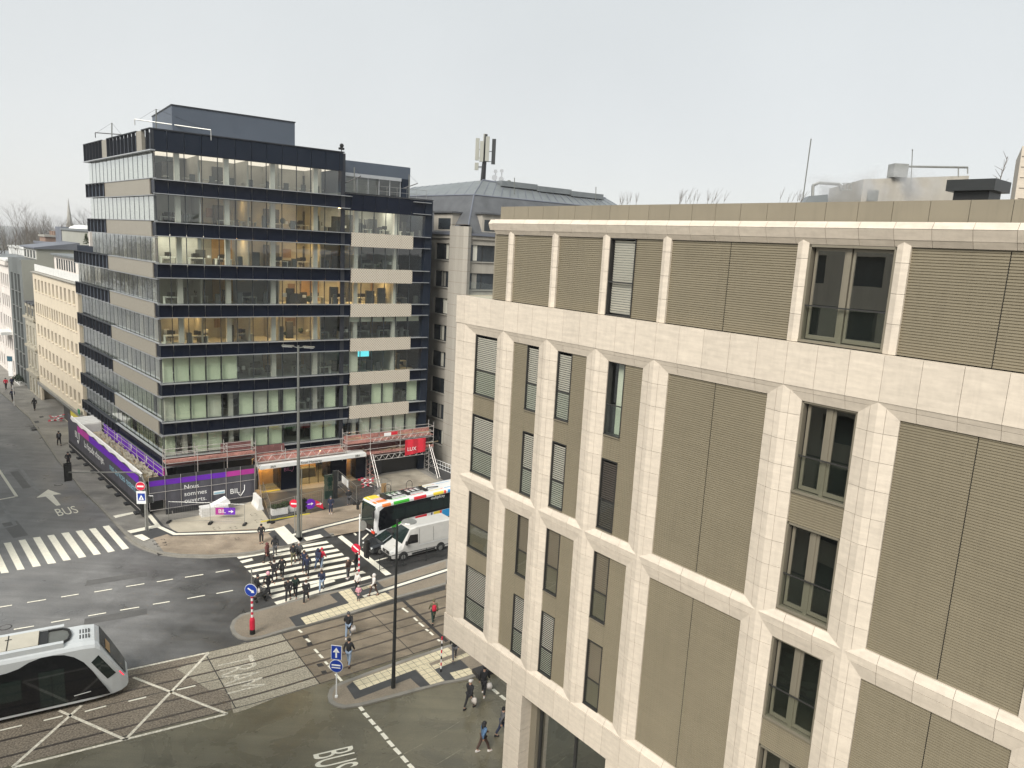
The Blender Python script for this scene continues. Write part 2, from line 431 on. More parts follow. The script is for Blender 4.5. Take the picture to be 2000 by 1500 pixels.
M['hair'] = mat('hair', (.02, .015, .012), .6, var=.1)
M['warm_lamp'] = mat('warm_ceiling_light', (.9, .7, .4), .5, var=0, emit=(1.0, .62, .25), estr=8)
M['cool_lamp'] = mat('cool_ceiling_light', (.9, .9, .85), .5, var=0, emit=(1.0, .93, .80), estr=2.6)
M['lobby_lamp'] = mat('lobby_light', (.9, .7, .4), .5, var=0, emit=(1.0, .58, .20), estr=10)
M['old_marking'] = mat('worn_marking', (.52, .48, .39), .7, var=.25, scale=2.0, speck=.3, speck_scale=7)
M['glow_ceiling'] = mat('glow_ceiling', (.8, .75, .7), .6, var=0, emit=(1.0, .86, .74), estr=.30)
M['screen'] = mat('bright_screen', (.1, .5, .6), .4, var=0, emit=(.15, .75, .85), estr=.4)

def perforated():
    m = mat('perforated_panel', (.56, .49, .40), .5, var=.04)
    t = m.node_tree; N = t.nodes; L = t.links; p = N['Principled BSDF']
    g = N.new('ShaderNodeNewGeometry'); mpn = N.new('ShaderNodeMapping'); mpn.inputs['Rotation'].default_value = (0, 0, -R(35.7))
    sp = N.new('ShaderNodeSeparateXYZ'); L.new(g.outputs['Position'], mpn.inputs['Vector']); L.new(mpn.outputs[0], sp.inputs[0])
    # a basket weave of small dark holes
    def tri(sock, per, ph=None):
        d = N.new('ShaderNodeMath'); d.operation = 'PINGPONG'; d.inputs[1].default_value = per
        if ph is not None:
            a = N.new('ShaderNodeMath'); a.operation = 'ADD'; L.new(sock, a.inputs[0]); L.new(ph, a.inputs[1]); L.new(a.outputs[0], d.inputs[0])
        else: L.new(sock, d.inputs[0])
        return d.outputs[0]
    x = N.new('ShaderNodeMath'); x.operation = 'ADD'; L.new(sp.outputs['X'], x.inputs[0]); L.new(sp.outputs['Z'], x.inputs[1])
    y = N.new('ShaderNodeMath'); y.operation = 'SUBTRACT'; L.new(sp.outputs['X'], y.inputs[0]); L.new(sp.outputs['Z'], y.inputs[1])
    a = tri(x.outputs[0], .14); b = tri(y.outputs[0], .14)
    mn = N.new('ShaderNodeMath'); mn.operation = 'MINIMUM'; L.new(a, mn.inputs[0]); L.new(b, mn.inputs[1])
    c = N.new('ShaderNodeMath'); c.operation = 'GREATER_THAN'; c.inputs[1].default_value = .055; L.new(mn.outputs[0], c.inputs[0])
    mx = N.new('ShaderNodeMix'); mx.data_type = 'RGBA'; L.new(c.outputs[0], mx.inputs['Factor'])
    mx.inputs['A'].default_value = (.56, .51, .42, 1); mx.inputs['B'].default_value = (.34, .29, .235, 1)
    L.new(mx.outputs['Result'], p.inputs['Base Color'])
    return m
M['perforated'] = perforated()
M['lattice'] = mat('pale_lattice', (.265, .243, .20), .5, var=.12, scale=2, streak=(1, 1, 14))

def painted_sheen():  # wet sky sheen painted into the asphalt colour, lighter towards the side street
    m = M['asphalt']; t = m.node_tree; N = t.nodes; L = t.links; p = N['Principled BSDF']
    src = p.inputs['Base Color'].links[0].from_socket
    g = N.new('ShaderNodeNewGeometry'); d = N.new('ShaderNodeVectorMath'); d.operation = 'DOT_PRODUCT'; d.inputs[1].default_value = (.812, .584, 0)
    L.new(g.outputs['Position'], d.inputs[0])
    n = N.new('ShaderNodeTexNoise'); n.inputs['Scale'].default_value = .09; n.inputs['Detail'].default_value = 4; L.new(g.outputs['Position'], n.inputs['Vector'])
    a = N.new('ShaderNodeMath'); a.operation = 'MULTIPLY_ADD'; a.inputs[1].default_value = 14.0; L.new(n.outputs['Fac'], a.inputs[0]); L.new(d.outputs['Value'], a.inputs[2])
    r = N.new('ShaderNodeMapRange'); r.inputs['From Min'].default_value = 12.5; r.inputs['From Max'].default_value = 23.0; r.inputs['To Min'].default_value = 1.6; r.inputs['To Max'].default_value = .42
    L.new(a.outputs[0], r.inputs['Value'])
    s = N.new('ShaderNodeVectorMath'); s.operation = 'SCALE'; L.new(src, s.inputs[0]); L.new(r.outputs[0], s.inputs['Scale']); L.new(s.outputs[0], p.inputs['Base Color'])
painted_sheen()

HAZE_D = 0.00020
GD={'zebraW':[[(-41.08,56.52),(-40.66,56.78),(-36.39,52.09),(-36.83,51.89)],[(-40.31,57.2),(-39.91,57.46),(-35.6,52.79),(-36.05,52.52)],[(-39.55,57.87),(-39.12,58.14),(-34.83,53.44),(-35.3,53.16)],[(-38.71,58.45),(-38.3,58.72),(-34.08,54.13),(-34.52,53.85)],[(-37.92,59.1),(-37.44,59.38),(-33.27,54.81),(-33.67,54.48)],[(-37.03,59.68),(-36.62,59.96),(-32.45,55.45),(-32.87,55.16)],[(-36.22,60.29),(-35.8,60.57),(-31.7,56.14),(-32.06,55.79)],[(-35.44,61.01),(-35.03,61.3),(-30.89,56.81),(-31.24,56.45)],[(-41.81,55.86),(-41.41,56.08),(-37.15,51.43),(-37.6,51.23)],[(-42.53,55.21),(-42.13,55.45),(-37.94,50.83),(-38.36,50.61)],[(-32.34,59.17),(-32.04,59.0),(-30.13,57.51),(-30.5,57.21)]],'zebraE':[[(-21.8,56.27),(-15.47,60.45),(-15.18,60.05),(-21.46,55.9)],[(-21.24,55.49),(-20.21,56.36),(-20.03,55.99),(-20.89,55.13)],[(-19.14,57.14),(-14.83,59.7),(-14.51,59.24),(-18.78,56.66)],[(-20.6,54.61),(-14.18,58.9),(-13.88,58.5),(-20.25,54.28)],[(-20.0,53.86),(-13.59,58.12),(-13.3,57.67),(-19.66,53.5)],[(-19.37,53.01),(-12.97,57.36),(-12.72,56.92),(-19.04,52.73)],[(-18.75,52.24),(-12.32,56.43),(-12.03,56.01),(-18.44,51.93)],[(-18.15,51.47),(-11.73,55.53),(-11.44,55.08),(-17.81,51.12)],[(-17.53,50.71),(-11.17,54.9),(-10.81,54.55),(-17.21,50.33)],[(-16.94,49.95),(-13.06,53.18),(-12.82,52.8),(-16.61,49.53)],[(-16.33,49.05),(-10.45,54.12),(-10.18,53.73),(-16.02,48.69)]],'lines':[[(-14.74,61.4),(-14.48,61.85),(-8.78,54.58),(-9.2,54.27)],[(-13.63,62.52),(-13.55,62.75),(-13.18,62.11),(-13.29,61.95)],[(-12.57,61.29),(-12.32,62.64),(-12.19,62.44),(-12.43,61.05)],[(-12.2,59.57),(-11.82,59.92),(-11.76,59.73),(-12.13,59.37)],[(-10.62,56.9),(-9.59,57.88),(-9.53,57.68),(-10.53,56.7)]],'dashes':[[(-35.13,45.83),(-34.36,46.25),(-34.3,46.13),(-35.06,45.71)],[(-34.28,46.36),(-33.69,46.7),(-33.62,46.58),(-34.21,46.24)],[(-32.94,47.16),(-31.98,47.71),(-31.92,47.6),(-32.88,47.05)],[(-31.2,48.18),(-30.28,48.72),(-30.21,48.61),(-31.13,48.06)],[(-29.4,49.16),(-28.42,49.74),(-28.35,49.63),(-29.33,49.04)],[(-27.66,50.21),(-26.62,50.83),(-26.55,50.71),(-27.6,50.1)],[(-25.88,51.21),(-24.93,51.79),(-24.86,51.68),(-25.81,51.1)],[(-24.2,52.19),(-23.06,52.83),(-23.0,52.71),(-24.13,52.07)],[(-22.3,53.3),(-21.42,53.84),(-21.35,53.73),(-22.23,53.19)],[(-33.22,42.65),(-32.35,43.15),(-32.29,43.04),(-33.15,42.54)],[(-31.49,43.65),(-30.52,44.18),(-30.46,44.07),(-31.43,43.53)],[(-29.74,44.73),(-28.83,45.27),(-28.76,45.16),(-29.68,44.62)],[(-27.91,45.81),(-26.98,46.34),(-26.92,46.23),(-27.84,45.7)],[(-26.26,46.78),(-25.23,47.35),(-25.16,47.24),(-26.19,46.66)],[(-24.5,47.83),(-23.56,48.35),(-23.5,48.23),(-24.44,47.72)],[(-22.56,48.91),(-21.55,49.53),(-21.48,49.42),(-22.5,48.8)],[(-20.87,49.89),(-19.87,50.5),(-19.81,50.39),(-20.8,49.78)],[(-18.37,38.18),(-17.52,38.68),(-17.46,38.57),(-18.31,38.08)],[(-20.51,36.91),(-19.74,37.38),(-19.68,37.27),(-20.44,36.81)],[(-22.32,35.83),(-21.47,36.41),(-21.4,36.31),(-22.25,35.73)],[(-23.98,34.92),(-23.24,35.38),(-23.18,35.27),(-23.92,34.82)],[(-25.64,33.97),(-24.82,34.46),(-24.76,34.36),(-25.58,33.87)],[(-13.44,45.46),(-13.1,45.12),(-13.21,45.01),(-13.55,45.35)],[(-12.62,44.38),(-12.26,44.03),(-12.37,43.91),(-12.74,44.27)],[(-11.73,43.2),(-11.37,42.77),(-11.5,42.67),(-11.85,43.1)],[(-11.27,42.62),(-10.93,42.22),(-11.06,42.12),(-11.39,42.51)],[(-10.7,41.85),(-10.45,41.55),(-10.57,41.45),(-10.82,41.75)],[(-10.37,41.43),(-10.05,41.04),(-10.17,40.94),(-10.49,41.33)],[(-9.73,40.59),(-9.18,39.88),(-9.31,39.79),(-9.86,40.49)],[(-7.01,49.2),(-6.51,48.62),(-6.63,48.52),(-7.13,49.1)],[(-5.99,47.9),(-5.68,47.47),(-5.81,47.38),(-6.12,47.81)],[(-5.55,47.25),(-5.13,46.74),(-5.26,46.64),(-5.67,47.15)],[(-4.96,46.42),(-4.76,46.16),(-4.89,46.06),(-5.09,46.33)],[(-4.65,46.07),(-4.36,45.67),(-4.49,45.57),(-4.78,45.98)],[(-4.02,45.16),(-3.83,44.96),(-3.94,44.85),(-4.14,45.05)],[(-7.56,37.53),(-7.31,37.19),(-7.49,37.06),(-7.74,37.39)],[(-7.21,37.01),(-6.89,36.62),(-7.06,36.48),(-7.39,36.87)],[(-6.79,36.47),(-6.45,36.04),(-6.62,35.91),(-6.96,36.34)],[(-6.34,35.92),(-6.01,35.5),(-6.18,35.36),(-6.52,35.78)],[(-5.91,35.36),(-5.55,34.91),(-5.73,34.77),(-6.08,35.23)],[(-5.48,34.78),(-5.13,34.35),(-5.29,34.21),(-5.65,34.64)],[(-5.05,34.23),(-4.68,33.8),(-4.84,33.66),(-5.21,34.08)],[(-4.58,33.65),(-4.23,33.22),(-4.4,33.08),(-4.75,33.52)],[(-4.14,33.1),(-3.86,32.78),(-4.03,32.64),(-4.31,32.95)],[(-0.44,40.37),(-0.19,40.05),(-0.37,39.92),(-0.61,40.23)],[(-0.1,39.89),(0.25,39.44),(0.08,39.31),(-0.27,39.75)],[(0.37,39.31),(0.71,38.9),(0.54,38.76),(0.2,39.17)]],'boxline':[[(-22.19,39.85),(-18.21,42.2),(-18.12,42.05),(-22.11,39.7)],[(-23.25,31.4),(-14.73,36.3),(-14.65,36.15),(-23.17,31.25)],[(-18.09,42.05),(-18.9,33.72),(-19.07,33.74),(-18.26,42.06)],[(-21.34,39.19),(-14.66,36.3),(-14.72,36.15),(-21.4,39.04)],[(-22.68,36.3),(-23.14,31.34),(-23.31,31.36),(-22.85,36.31)],[(-23.64,35.83),(-18.96,33.8),(-19.02,33.65),(-23.71,35.68)]],'oldline':[[(-56.64,77.49),(-47.01,67.14),(-47.2,66.97),(-56.82,77.32)],[(-47.05,67.04),(-48.07,65.85),(-48.26,66.01),(-47.24,67.2)]],'greyline':[[(-47.6,65.71),(-42.51,60.35),(-42.72,60.14),(-47.82,65.5)],[(-42.49,60.15),(-43.46,59.12),(-43.68,59.33),(-42.71,60.35)],[(-54.51,77.9),(-45.63,68.43),(-45.84,68.23),(-54.73,77.7)],[(-45.57,68.24),(-46.83,66.88),(-47.05,67.08),(-45.79,68.44)]],'kerbN':[(-105.04,139.3),(-78.94,110.39),(-65.05,96.16),(-50.61,78.95),(-45.61,73.41),(-42.1,69.34),(-37.72,64.9),(-34.72,61.68),(-32.34,59.16),(-30.89,57.79),(-29.36,56.71),(-27.82,55.98),(-26.24,55.73),(-23.89,55.88),(-21.93,56.43),(-20.67,57.01),(-19.04,58.28),(-17.8,59.21),(-16.2,60.79),(-15.06,62.01),(-13.06,63.65)],'forecourt_light':[(-30.57,62.66),(-29.51,61.2),(-28.54,60.26),(-26.36,60.92),(-21.16,62.25),(-21.42,63.59),(-24.96,69.46),(-25.41,67.91),(-28.14,64.57)],'forecourt_dark':[(-21.42,63.59),(-25.01,69.46),(-24.84,71.19),(-23.1,71.95),(-21.77,72.82),(-18.99,74.45),(-15.88,77.81),(-13.54,75.01),(-14.19,70.24),(-17.71,67.36)],'apron':[(-13.54,75.01),(-15.55,76.77),(-13.62,79.51),(-10.61,82.0),(-7.96,78.61),(-5.88,77.15),(-9.66,70.33)],'greywalk':[(-50.61,78.95),(-45.61,73.41),(-42.1,69.34),(-37.72,64.9),(-34.72,61.68),(-32.34,59.16),(-31.13,58.09),(-30.16,59.46),(-30.55,61.17),(-32.62,63.52),(-33.84,64.53),(-52.71,84.19),(-69.54,103.31),(-91.48,128.38),(-126.68,168.59),(-103.08,136.64),(-78.94,110.39),(-65.05,96.16)],'bars':[[(-35.71,63.21),(-34.37,64.52),(-34.08,64.14),(-35.21,62.74)],[(-32.74,60.0),(-31.05,61.63),(-30.55,61.19),(-32.16,59.52)],[(-31.69,59.06),(-31.17,59.49),(-30.04,58.62),(-30.31,58.07)],[(-20.69,62.15),(-20.0,62.96),(-17.67,59.73),(-18.4,58.94)],[(-17.53,60.54),(-16.34,61.51),(-15.88,60.95),(-17.08,59.87)]],'darkpatch':[[(-32.44,59.73),(-30.53,61.14),(-29.11,59.84),(-29.98,58.58),(-30.29,58.02)],[(-20.82,61.11),(-19.77,63.63),(-17.54,60.41),(-17.55,59.75),(-18.46,58.73),(-19.0,58.54)],[(-18.68,60.92),(-16.44,62.89),(-15.23,61.26),(-16.48,60.29),(-17.52,59.63)]],'guide':[(-34.35,65.82),(-32.86,64.01),(-30.6,61.29),(-28.51,59.86),(-25.51,60.51),(-21.88,61.43)],'guide2':[(-21.89,61.35),(-20.57,62.09)],'guide3':[(-18.65,61.01),(-16.36,63.42),(-14.04,65.6),(-13.31,66.39)],'islandM':[(-16.04,48.44),(-17.95,46.9),(-18.18,46.06),(-18.03,45.17),(-17.55,44.38),(-16.97,43.87),(-16.28,43.68),(-15.55,43.99),(-13.7,45.54),(-10.26,48.0),(-7.9,50.34),(-4.08,53.32),(-4.52,57.97),(-9.65,53.13),(-11.44,51.71),(-13.74,50.34)],'mTactile':[[(-13.76,46.82),(-10.97,49.27),(-10.44,49.97),(-8.67,51.2),(-7.92,50.34),(-13.14,45.96)],[(-12.14,50.9),(-11.39,51.56),(-10.44,49.97),(-10.95,49.27)],[(-10.64,51.75),(-9.79,52.64),(-9.49,52.28),(-10.4,51.44)]],'mDark':[[(-14.57,46.82),(-11.8,49.36),(-12.67,50.42),(-12.14,50.9),(-10.95,49.27),(-13.76,46.82),(-13.11,45.97),(-13.73,45.65)],[(-11.39,51.56),(-9.62,52.97),(-8.3,51.15),(-10.44,49.97)]],'mGuide':[(-10.17,50.37),(-4.32,55.8)],'islandS':[(-9.52,39.33),(-9.72,38.86),(-9.67,38.19),(-9.46,37.66),(-9.07,37.35),(-8.47,37.19),(-7.56,37.49),(-5.7,38.54),(-3.34,39.93),(-1.67,40.64),(-0.4,41.72),(0.85,42.77),(0.79,47.29),(-3.42,44.27),(-6.28,42.09),(-7.83,40.84),(-9.0,39.82)],'sTactile':[[(-8.55,39.71),(-3.3,44.02),(-2.76,43.35),(-4.29,42.04),(-5.0,41.33),(-7.94,38.9)],[(-5.0,41.33),(-4.29,42.04),(-3.12,40.28),(-3.93,39.79)],[(-4.08,41.82),(-1.87,43.64),(-1.59,43.38),(-3.84,41.44)],[(-2.89,41.14),(-1.74,41.8),(-1.37,41.2),(-2.51,40.49)]],'sDark':[[(-8.81,39.18),(-8.55,39.67),(-7.94,38.9),(-5.09,41.33),(-3.93,39.79),(-4.49,39.5),(-5.21,40.35),(-8.04,37.99)],[(-3.84,41.44),(-2.35,42.67),(-1.74,41.8),(-2.89,41.14),(-2.51,40.49),(-3.12,40.28),(-4.28,41.99)]],'drain':[(-7.49,50.5),(-7.3,50.67),(-3.34,45.02),(-3.51,44.81)],'joint':[(-18.06,42.29),(-14.45,36.32),(-14.51,36.28),(-18.12,42.26)],'manholes':[(-45.49,70.96),(-32.15,43.8),(-20.06,56.15)],'grates':[[(-28.3,56.16),(-27.7,56.57),(-27.38,56.17),(-27.93,55.68)],[(-13.04,44.67),(-12.7,44.83),(-12.51,44.49),(-12.81,44.31)],[(-12.51,43.82),(-12.22,43.98),(-12.02,43.64),(-12.31,43.44)],[(-11.21,41.47),(-10.9,41.62),(-10.68,41.32),(-11.01,41.17)],[(-10.75,40.72),(-10.47,40.86),(-10.3,40.58),(-10.54,40.44)]],'bedlight':[(-19.28,40.17),(-17.84,42.09),(-16.36,43.55),(-14.25,42.01),(-11.99,38.45),(-13.84,36.68),(-14.38,36.31),(-15.53,38.38),(-16.56,38.29)],'frames':[[(-64.17,96.87),(-63.85,97.22),(-63.3,96.54),(-63.53,96.07)],[(-63.18,94.23),(-62.86,94.66),(-62.14,93.81),(-62.37,93.26)],[(-61.62,91.14),(-60.99,91.75),(-60.16,90.74),(-60.69,90.07)]]}
# ------------------------------------------------------------------ frames of the place
A_F, A_L, A_R, A_T = R(54.27973), R(-43.1793), R(-39.98316), R(53.3)
def az(a): return Vector((math.sin(a), math.cos(a), 0))
O = Vector((-32.4, 66.45, 0))                    # street corner of the office block
UF, UL = az(A_F), az(A_L)
NF, NL = az(A_F + math.pi / 2), az(A_L - math.pi / 2)
FR = Frame(O, UF, NF)                            # a: along the main front, b: out to the street
LE = Frame(O, UL, NL)                            # a: along the side street front
UR = -az(A_R)
NR = Vector((-math.cos(A_R), math.sin(A_R), 0))
if NR.y > 0: NR = -NR
PR0 = Vector((4.99643, 25.76971, 0))
RB = Frame(PR0, UR, NR)                          # stone building on the right
UT, NT = az(A_T), Vector((math.cos(A_T), -math.sin(A_T), 0))
def track(u, p):
    d = 0.11 * max(0.0, 12.3 - u) if abs(u - 12.3) > 2 else 0.11 * (14.3 - u) ** 2 / 8
    return UT * u + NT * (p - d)

# ------------------------------------------------------------------ ground
def sheet(name, polys, m, z, kind='structure'):
    mb = MB()
    for p in polys:
        ar = sum(p[i][0] * p[(i + 1) % len(p)][1] - p[(i + 1) % len(p)][0] * p[i][1] for i in range(len(p)))
        q = p if ar > 0 else p[::-1]
        mb.quad(*[V(x[0], x[1], z) for x in q])
    return struct(name, mb, m)
def band(path, w0, w1):
    """strip polygons left of a path between offsets w0 and w1, as one quad strip"""
    n = len(path); P = [Vector((p[0], p[1])) for p in path]; out = []
    for i in range(n):
        a = (P[i] - P[i - 1]).normalized() if i else None
        b = (P[i + 1] - P[i]).normalized() if i < n - 1 else None
        t = (a + b).normalized() if a and b else (a or b)
        nn = Vector((-t.y, t.x)); k = 1.0
        if a and b: k = 1 / max(.35, nn.dot(Vector((-a.y, a.x))))
        out.append((P[i] + nn * w0 * k, P[i] + nn * w1 * k))
    return out
def strip_mb(mb, path, w0, w1, z, z0=None):
    o = band(path, w0, w1)
    for i in range(len(o) - 1):
        a, b, c, d = o[i][0], o[i + 1][0], o[i + 1][1], o[i][1]
        if z0 is None: mb.quad(V(a.x, a.y, z), V(b.x, b.y, z), V(c.x, c.y, z), V(d.x, d.y, z))
        else: mb.solid([V(a.x, a.y, z0), V(b.x, b.y, z0), V(c.x, c.y, z0), V(d.x, d.y, z0)], [V(a.x, a.y, z), V(b.x, b.y, z), V(c.x, c.y, z), V(d.x, d.y, z)])
    return mb

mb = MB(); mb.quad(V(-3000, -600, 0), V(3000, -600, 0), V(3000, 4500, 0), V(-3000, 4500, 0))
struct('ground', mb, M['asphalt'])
# worn olive-grey carriageway south of the tram tracks
pts = [track(u, -37.85) for u in (-30, -10, 0, 6, 10, 13, 16, 30, 60)]
poly = [(p.x, p.y) for p in pts] + [(60, 20), (20, -5), (-45, -5)]
sheet('road', [poly], M['asphalt_worn'], .004)
# tram bed
us = [-40, -20, -6, 0, 4, 8, 10.5, 11.3, 12.3, 13.3, 14.2, 16, 20, 26, 34, 50, 80]
def bed(name, m, u0, u1, p0, p1, z):
    mb = MB(); uu = [u0] + [u for u in us if u0 < u < u1] + [u1]
    for a, b in zip(uu, uu[1:]):
        q = [track(a, p1), track(b, p1), track(b, p0), track(a, p0)]
        mb.quad(*[V(p.x, p.y, z) for p in q])
    return struct(name, mb, m)
bed('tram_track_bed', M['track_bed'], -40, 10.4, -45.0 + .55, -37.85, .008)
bed('tram_track_bed', M['track_bed_pale'], 10.4, 15.2, -44.6, -37.85, .008)
bed('tram_track_bed', M['track_bed_brown'], 15.2, 80, -44.6, -37.85, .008)
sheet('track_bed_patch', [GD['bedlight'][:6] + GD['bedlight'][-3:]], M['track_bed_pale'], .011)
mb = MB(); mg = MB()
for r in (-43.6, -42.15, -40.15, -38.7):
    uu = [-40, -20, -6, 0, 4, 8, 10.3, 11.3, 12.3, 13.3, 14.3, 16, 20, 26, 34, 50, 80]
    for a, b in zip(uu, uu[1:]):
        for (o0, o1, z, tgt) in ((-.075, -.035, .013, mb), (-.035, .035, .017, mg), (.035, .075, .013, mb)):
            q = [track(a, r + o1), track(b, r + o1), track(b, r + o0), track(a, r + o0)]
            tgt.quad(*[V(p.x, p.y, z) for p in q])
struct('track_joint', mb, M['iron']); struct('tram_rail', mg, M['rail'])
mb = MB()
for u in (10.4, 15.2, 21.5, 28, 35):
    q = [track(u - .03, -37.85), track(u + .03, -37.85), track(u + .03, -44.5), track(u - .03, -44.5)]
    mb.quad(*[V(p.x, p.y, .0145) for p in q])
for p in (-44.55, -41.2, -37.9):
    for a, b in zip(us[4:], us[5:]):
        q = [track(a, p + .03), track(b, p + .03), track(b, p - .03), track(a, p - .03)]
        mb.quad(*[V(x.x, x.y, .0145) for x in q])
struct('slab_joint', mb, M['iron'])
sheet('drain_channel', [GD['drain']], M['iron'], .02)
sheet('zebra_crossing', GD['zebraW'], M['marking'], .006)
sheet('zebra_crossing', GD['zebraE'], M['marking'], .006)
sheet('road_marking', GD['lines'], M['marking'], .007)
sheet('road_marking', GD['dashes'], M['marking'], .021)
M['box_paint'] = mat('box_paint', (.66, .61, .50), .65, var=.15, scale=2, speck=.2, speck_scale=8)
sheet('road_marking', GD['boxline'], M['box_paint'], .0195)
sheet('road_marking', GD['oldline'], M['marking'], .007)
sheet('faded_marking', GD['greyline'], M['marking_old'], .0065)
sheet('lane_arrow', [[(-45.59, 69.44), (-45.2, 67.0), (-44.55, 67.45), (-42.1, 65.2), (-41.9, 65.5), (-44.2, 68.0), (-43.6, 68.35)]], M['marking'], .007)
t = text_obj('road_lettering', 'BUS', M['marking'], (-40.5, 62.75, .006), (1.04, .97, 0), (-1.49, 1.69, 0), 2.1, stretch=.34, depth=.001); t['kind'] = 'structure'
t = text_obj('road_lettering', 'BUS', M['marking'], (-9.19, 33.42, .010), (.42, -.97, 0), (1.89, .88, 0), 2.06, stretch=.33, depth=.001); t['kind'] = 'structure'
t = text_obj('road_lettering', 'TRAM', M['old_marking'], (-17.25, 41.1, .019), (.50, -.82, 0), (1.9, 1.13, 0), 2.15, stretch=.46, depth=.001); t['kind'] = 'structure'
# manholes, gully grates
for i, (x, y) in enumerate(GD['manholes']):
    mb = MB(); n = 18
    mb.prism([(x + .38 * math.cos(k * 2 * math.pi / n), y + .38 * math.sin(k * 2 * math.pi / n)) for k in range(n)], -.05, .012)
    struct('manhole_cover', mb, M['iron'])
    mb = MB(); mb.prism([(x + .31 * math.cos(k * 2 * math.pi / n), y + .31 * math.sin(k * 2 * math.pi / n)) for k in range(n)], 0, .017)
    struct('manhole_cover', mb, M['asphalt'])
for q in GD['grates']:
    sheet('gully_grate', [q], M['iron'], .022)

# north footway
right = [(float(FR(s, 13.3, 0).x), float(FR(s, 13.3, 0).y)) for s in (18, 90)]
kn = GD['kerbN'] + right
back = [(float(p.x), float(p.y)) for p in (FR(90, -60, 0), LE(120, -40, 0), LE(190, -10, 0))]
mb = MB(); mb.prism(kn[::-1] + back[::-1], -.3, .12); struct('footway', mb, M['footway'])
mb = MB(); strip_mb(mb, kn, -.02, .20, .128, -.1); struct('kerb', mb, M['kerb'])
mb = MB(); strip_mb(mb, kn[8:], -.26, -.02, .010); struct('gutter', mb, M['kerb'])
ins = [(float(o[1].x), float(o[1].y)) for o in band(kn, 0, .27)]
# tan paving of the corner and along the main front
tan = ins[11:] + [(float(FR(90, 6, 0).x), float(FR(90, 6, 0).y)), (float(FR(30, 6.8, 0).x), float(FR(30, 6.8, 0).y))] + \
      [(-14.19, 70.24), (-17.71, 67.36), (-21.42, 63.59), (-21.16, 62.25), (-26.36, 60.92), (-28.54, 60.26), (-30.3, 59.3)]
sheet('footway_paving', [tan], M['tan_paving'], .124)
sheet('forecourt_paving', [GD['forecourt_light']], M['light_slab'], .1245)
sheet('forecourt_asphalt', [GD['forecourt_dark']], M['asphalt_dark'], .126)
sheet('driveway', [GD['apron']], M['apron'], .127)
ss = [FR(29.2, -40, 0), FR(34.5, -40, 0), FR(34.5, 6.5, 0), FR(27.6, 6.5, 0)]
sheet('side_road', [[(float(p.x), float(p.y)) for p in ss]], M['asphalt_dark'], .125)
sheet('slate_paving', GD['darkpatch'], M['slate_slab'], .129)
mbd, mbl = MB(), MB()
for k, rev in (('guide', 1), ('guide2', 1), ('guide3', 1)):
    strip_mb(mbd, GD[k], -.42, .42, .132); strip_mb(mbl, GD[k], -.19, .19, .137)
struct('guide_strip_border', mbd, M['slate_slab']); struct('guide_strip', mbl, M['marking'])
sheet('tactile_paving', GD['bars'], M['marking'], .142)
mb = MB(); strip_mb(mb, [(-15.3, 61.9), (-13.2, 63.3)], -.6, .6, .131); struct('footway_paving', mb, M['tan_paving'])
mb = MB()
for q in GD['frames']: mb.quad(*[V(x[0], x[1], .127) for x in q[::-1]])
struct('service_cover', mb, M['asphalt_dark'])
# cracked utility-cover outlines cut into the tan paving
mb = MB()
for (x, y, s) in ((-29.0, 58.1, .9), (-28.6, 57.6, .7), (-25.6, 61.6, .5), (-24.2, 61.9, .5), (-22.6, 63.9, .6), (-23.6, 65.3, .5), (-23.0, 59.6, .3)):
    for k in range(4):
        a = UF * (s / 2) * (1 if k % 2 else -1) + NF * (s / 2) * (1 if k // 2 else -1)
        for d, e in ((UF, NF), (NF, UF)):
            sg = -1 if a.dot(d) > 0 else 1
            p = V(x, y, .1385) + a; q_ = p + d * sg * s * .3
            mb.quad(p - e * .025, q_ - e * .025, q_ + e * .025, p + e * .025)
struct('cover_frame', mb, M['iron'])

# traffic islands
def island(key, top, guide=None):
    P = GD[key]
    ar = sum(P[i][0] * P[(i + 1) % len(P)][1] - P[(i + 1) % len(P)][0] * P[i][1] for i in range(len(P)))
    if ar < 0: P = P[::-1]
    mb = MB(); mb.prism(P, -.2, .10); struct('kerb', mb, M['kerb'])
    n = len(P); Q = []
    for i in range(n):
        a = (Vector(P[i]) - Vector(P[i - 1])).normalized(); b = (Vector(P[(i + 1) % n]) - Vector(P[i])).normalized()
        t_ = (a + b).normalized(); nn = Vector((-t_.y, t_.x)); k = 1 / max(.4, nn.dot(Vector((-a.y, a.x))))
        Q.append(tuple(Vector(P[i]) + nn * .26 * k))
    sheet('traffic_island', [Q], top, .104)
island('islandM', M['island'])
# the raised median carries on to the right beside the tracks
m0 = [(p.x, p.y) for p in (FR(17.9, 22.95, 0), FR(60, 22.95, 0), UT * 70 + NT * -44.65, UT * 27.9 + NT * -44.6)]
mb = MB(); mb.prism(m0, -.2, .10); struct('traffic_island', mb, M['island'])
island('islandS', M['island'])
sheet('slate_paving', GD['mDark'], M['slate_slab'], .108)
sheet('tactile_paving', GD['mTactile'], M['tactile'], .113)
mb = MB(); strip_mb(mb, GD['mGuide'], -.34, .34, .107); struct('guide_strip_border', mb, M['slate_slab'])
mb = MB(); strip_mb(mb, GD['mGuide'], -.16, .16, .116); struct('guide_strip', mb, M['marking'])
sheet('slate_paving', GD['sDark'], M['slate_slab'], .108)
sheet('tactile_paving', GD['sTactile'], M['tactile'], .113)
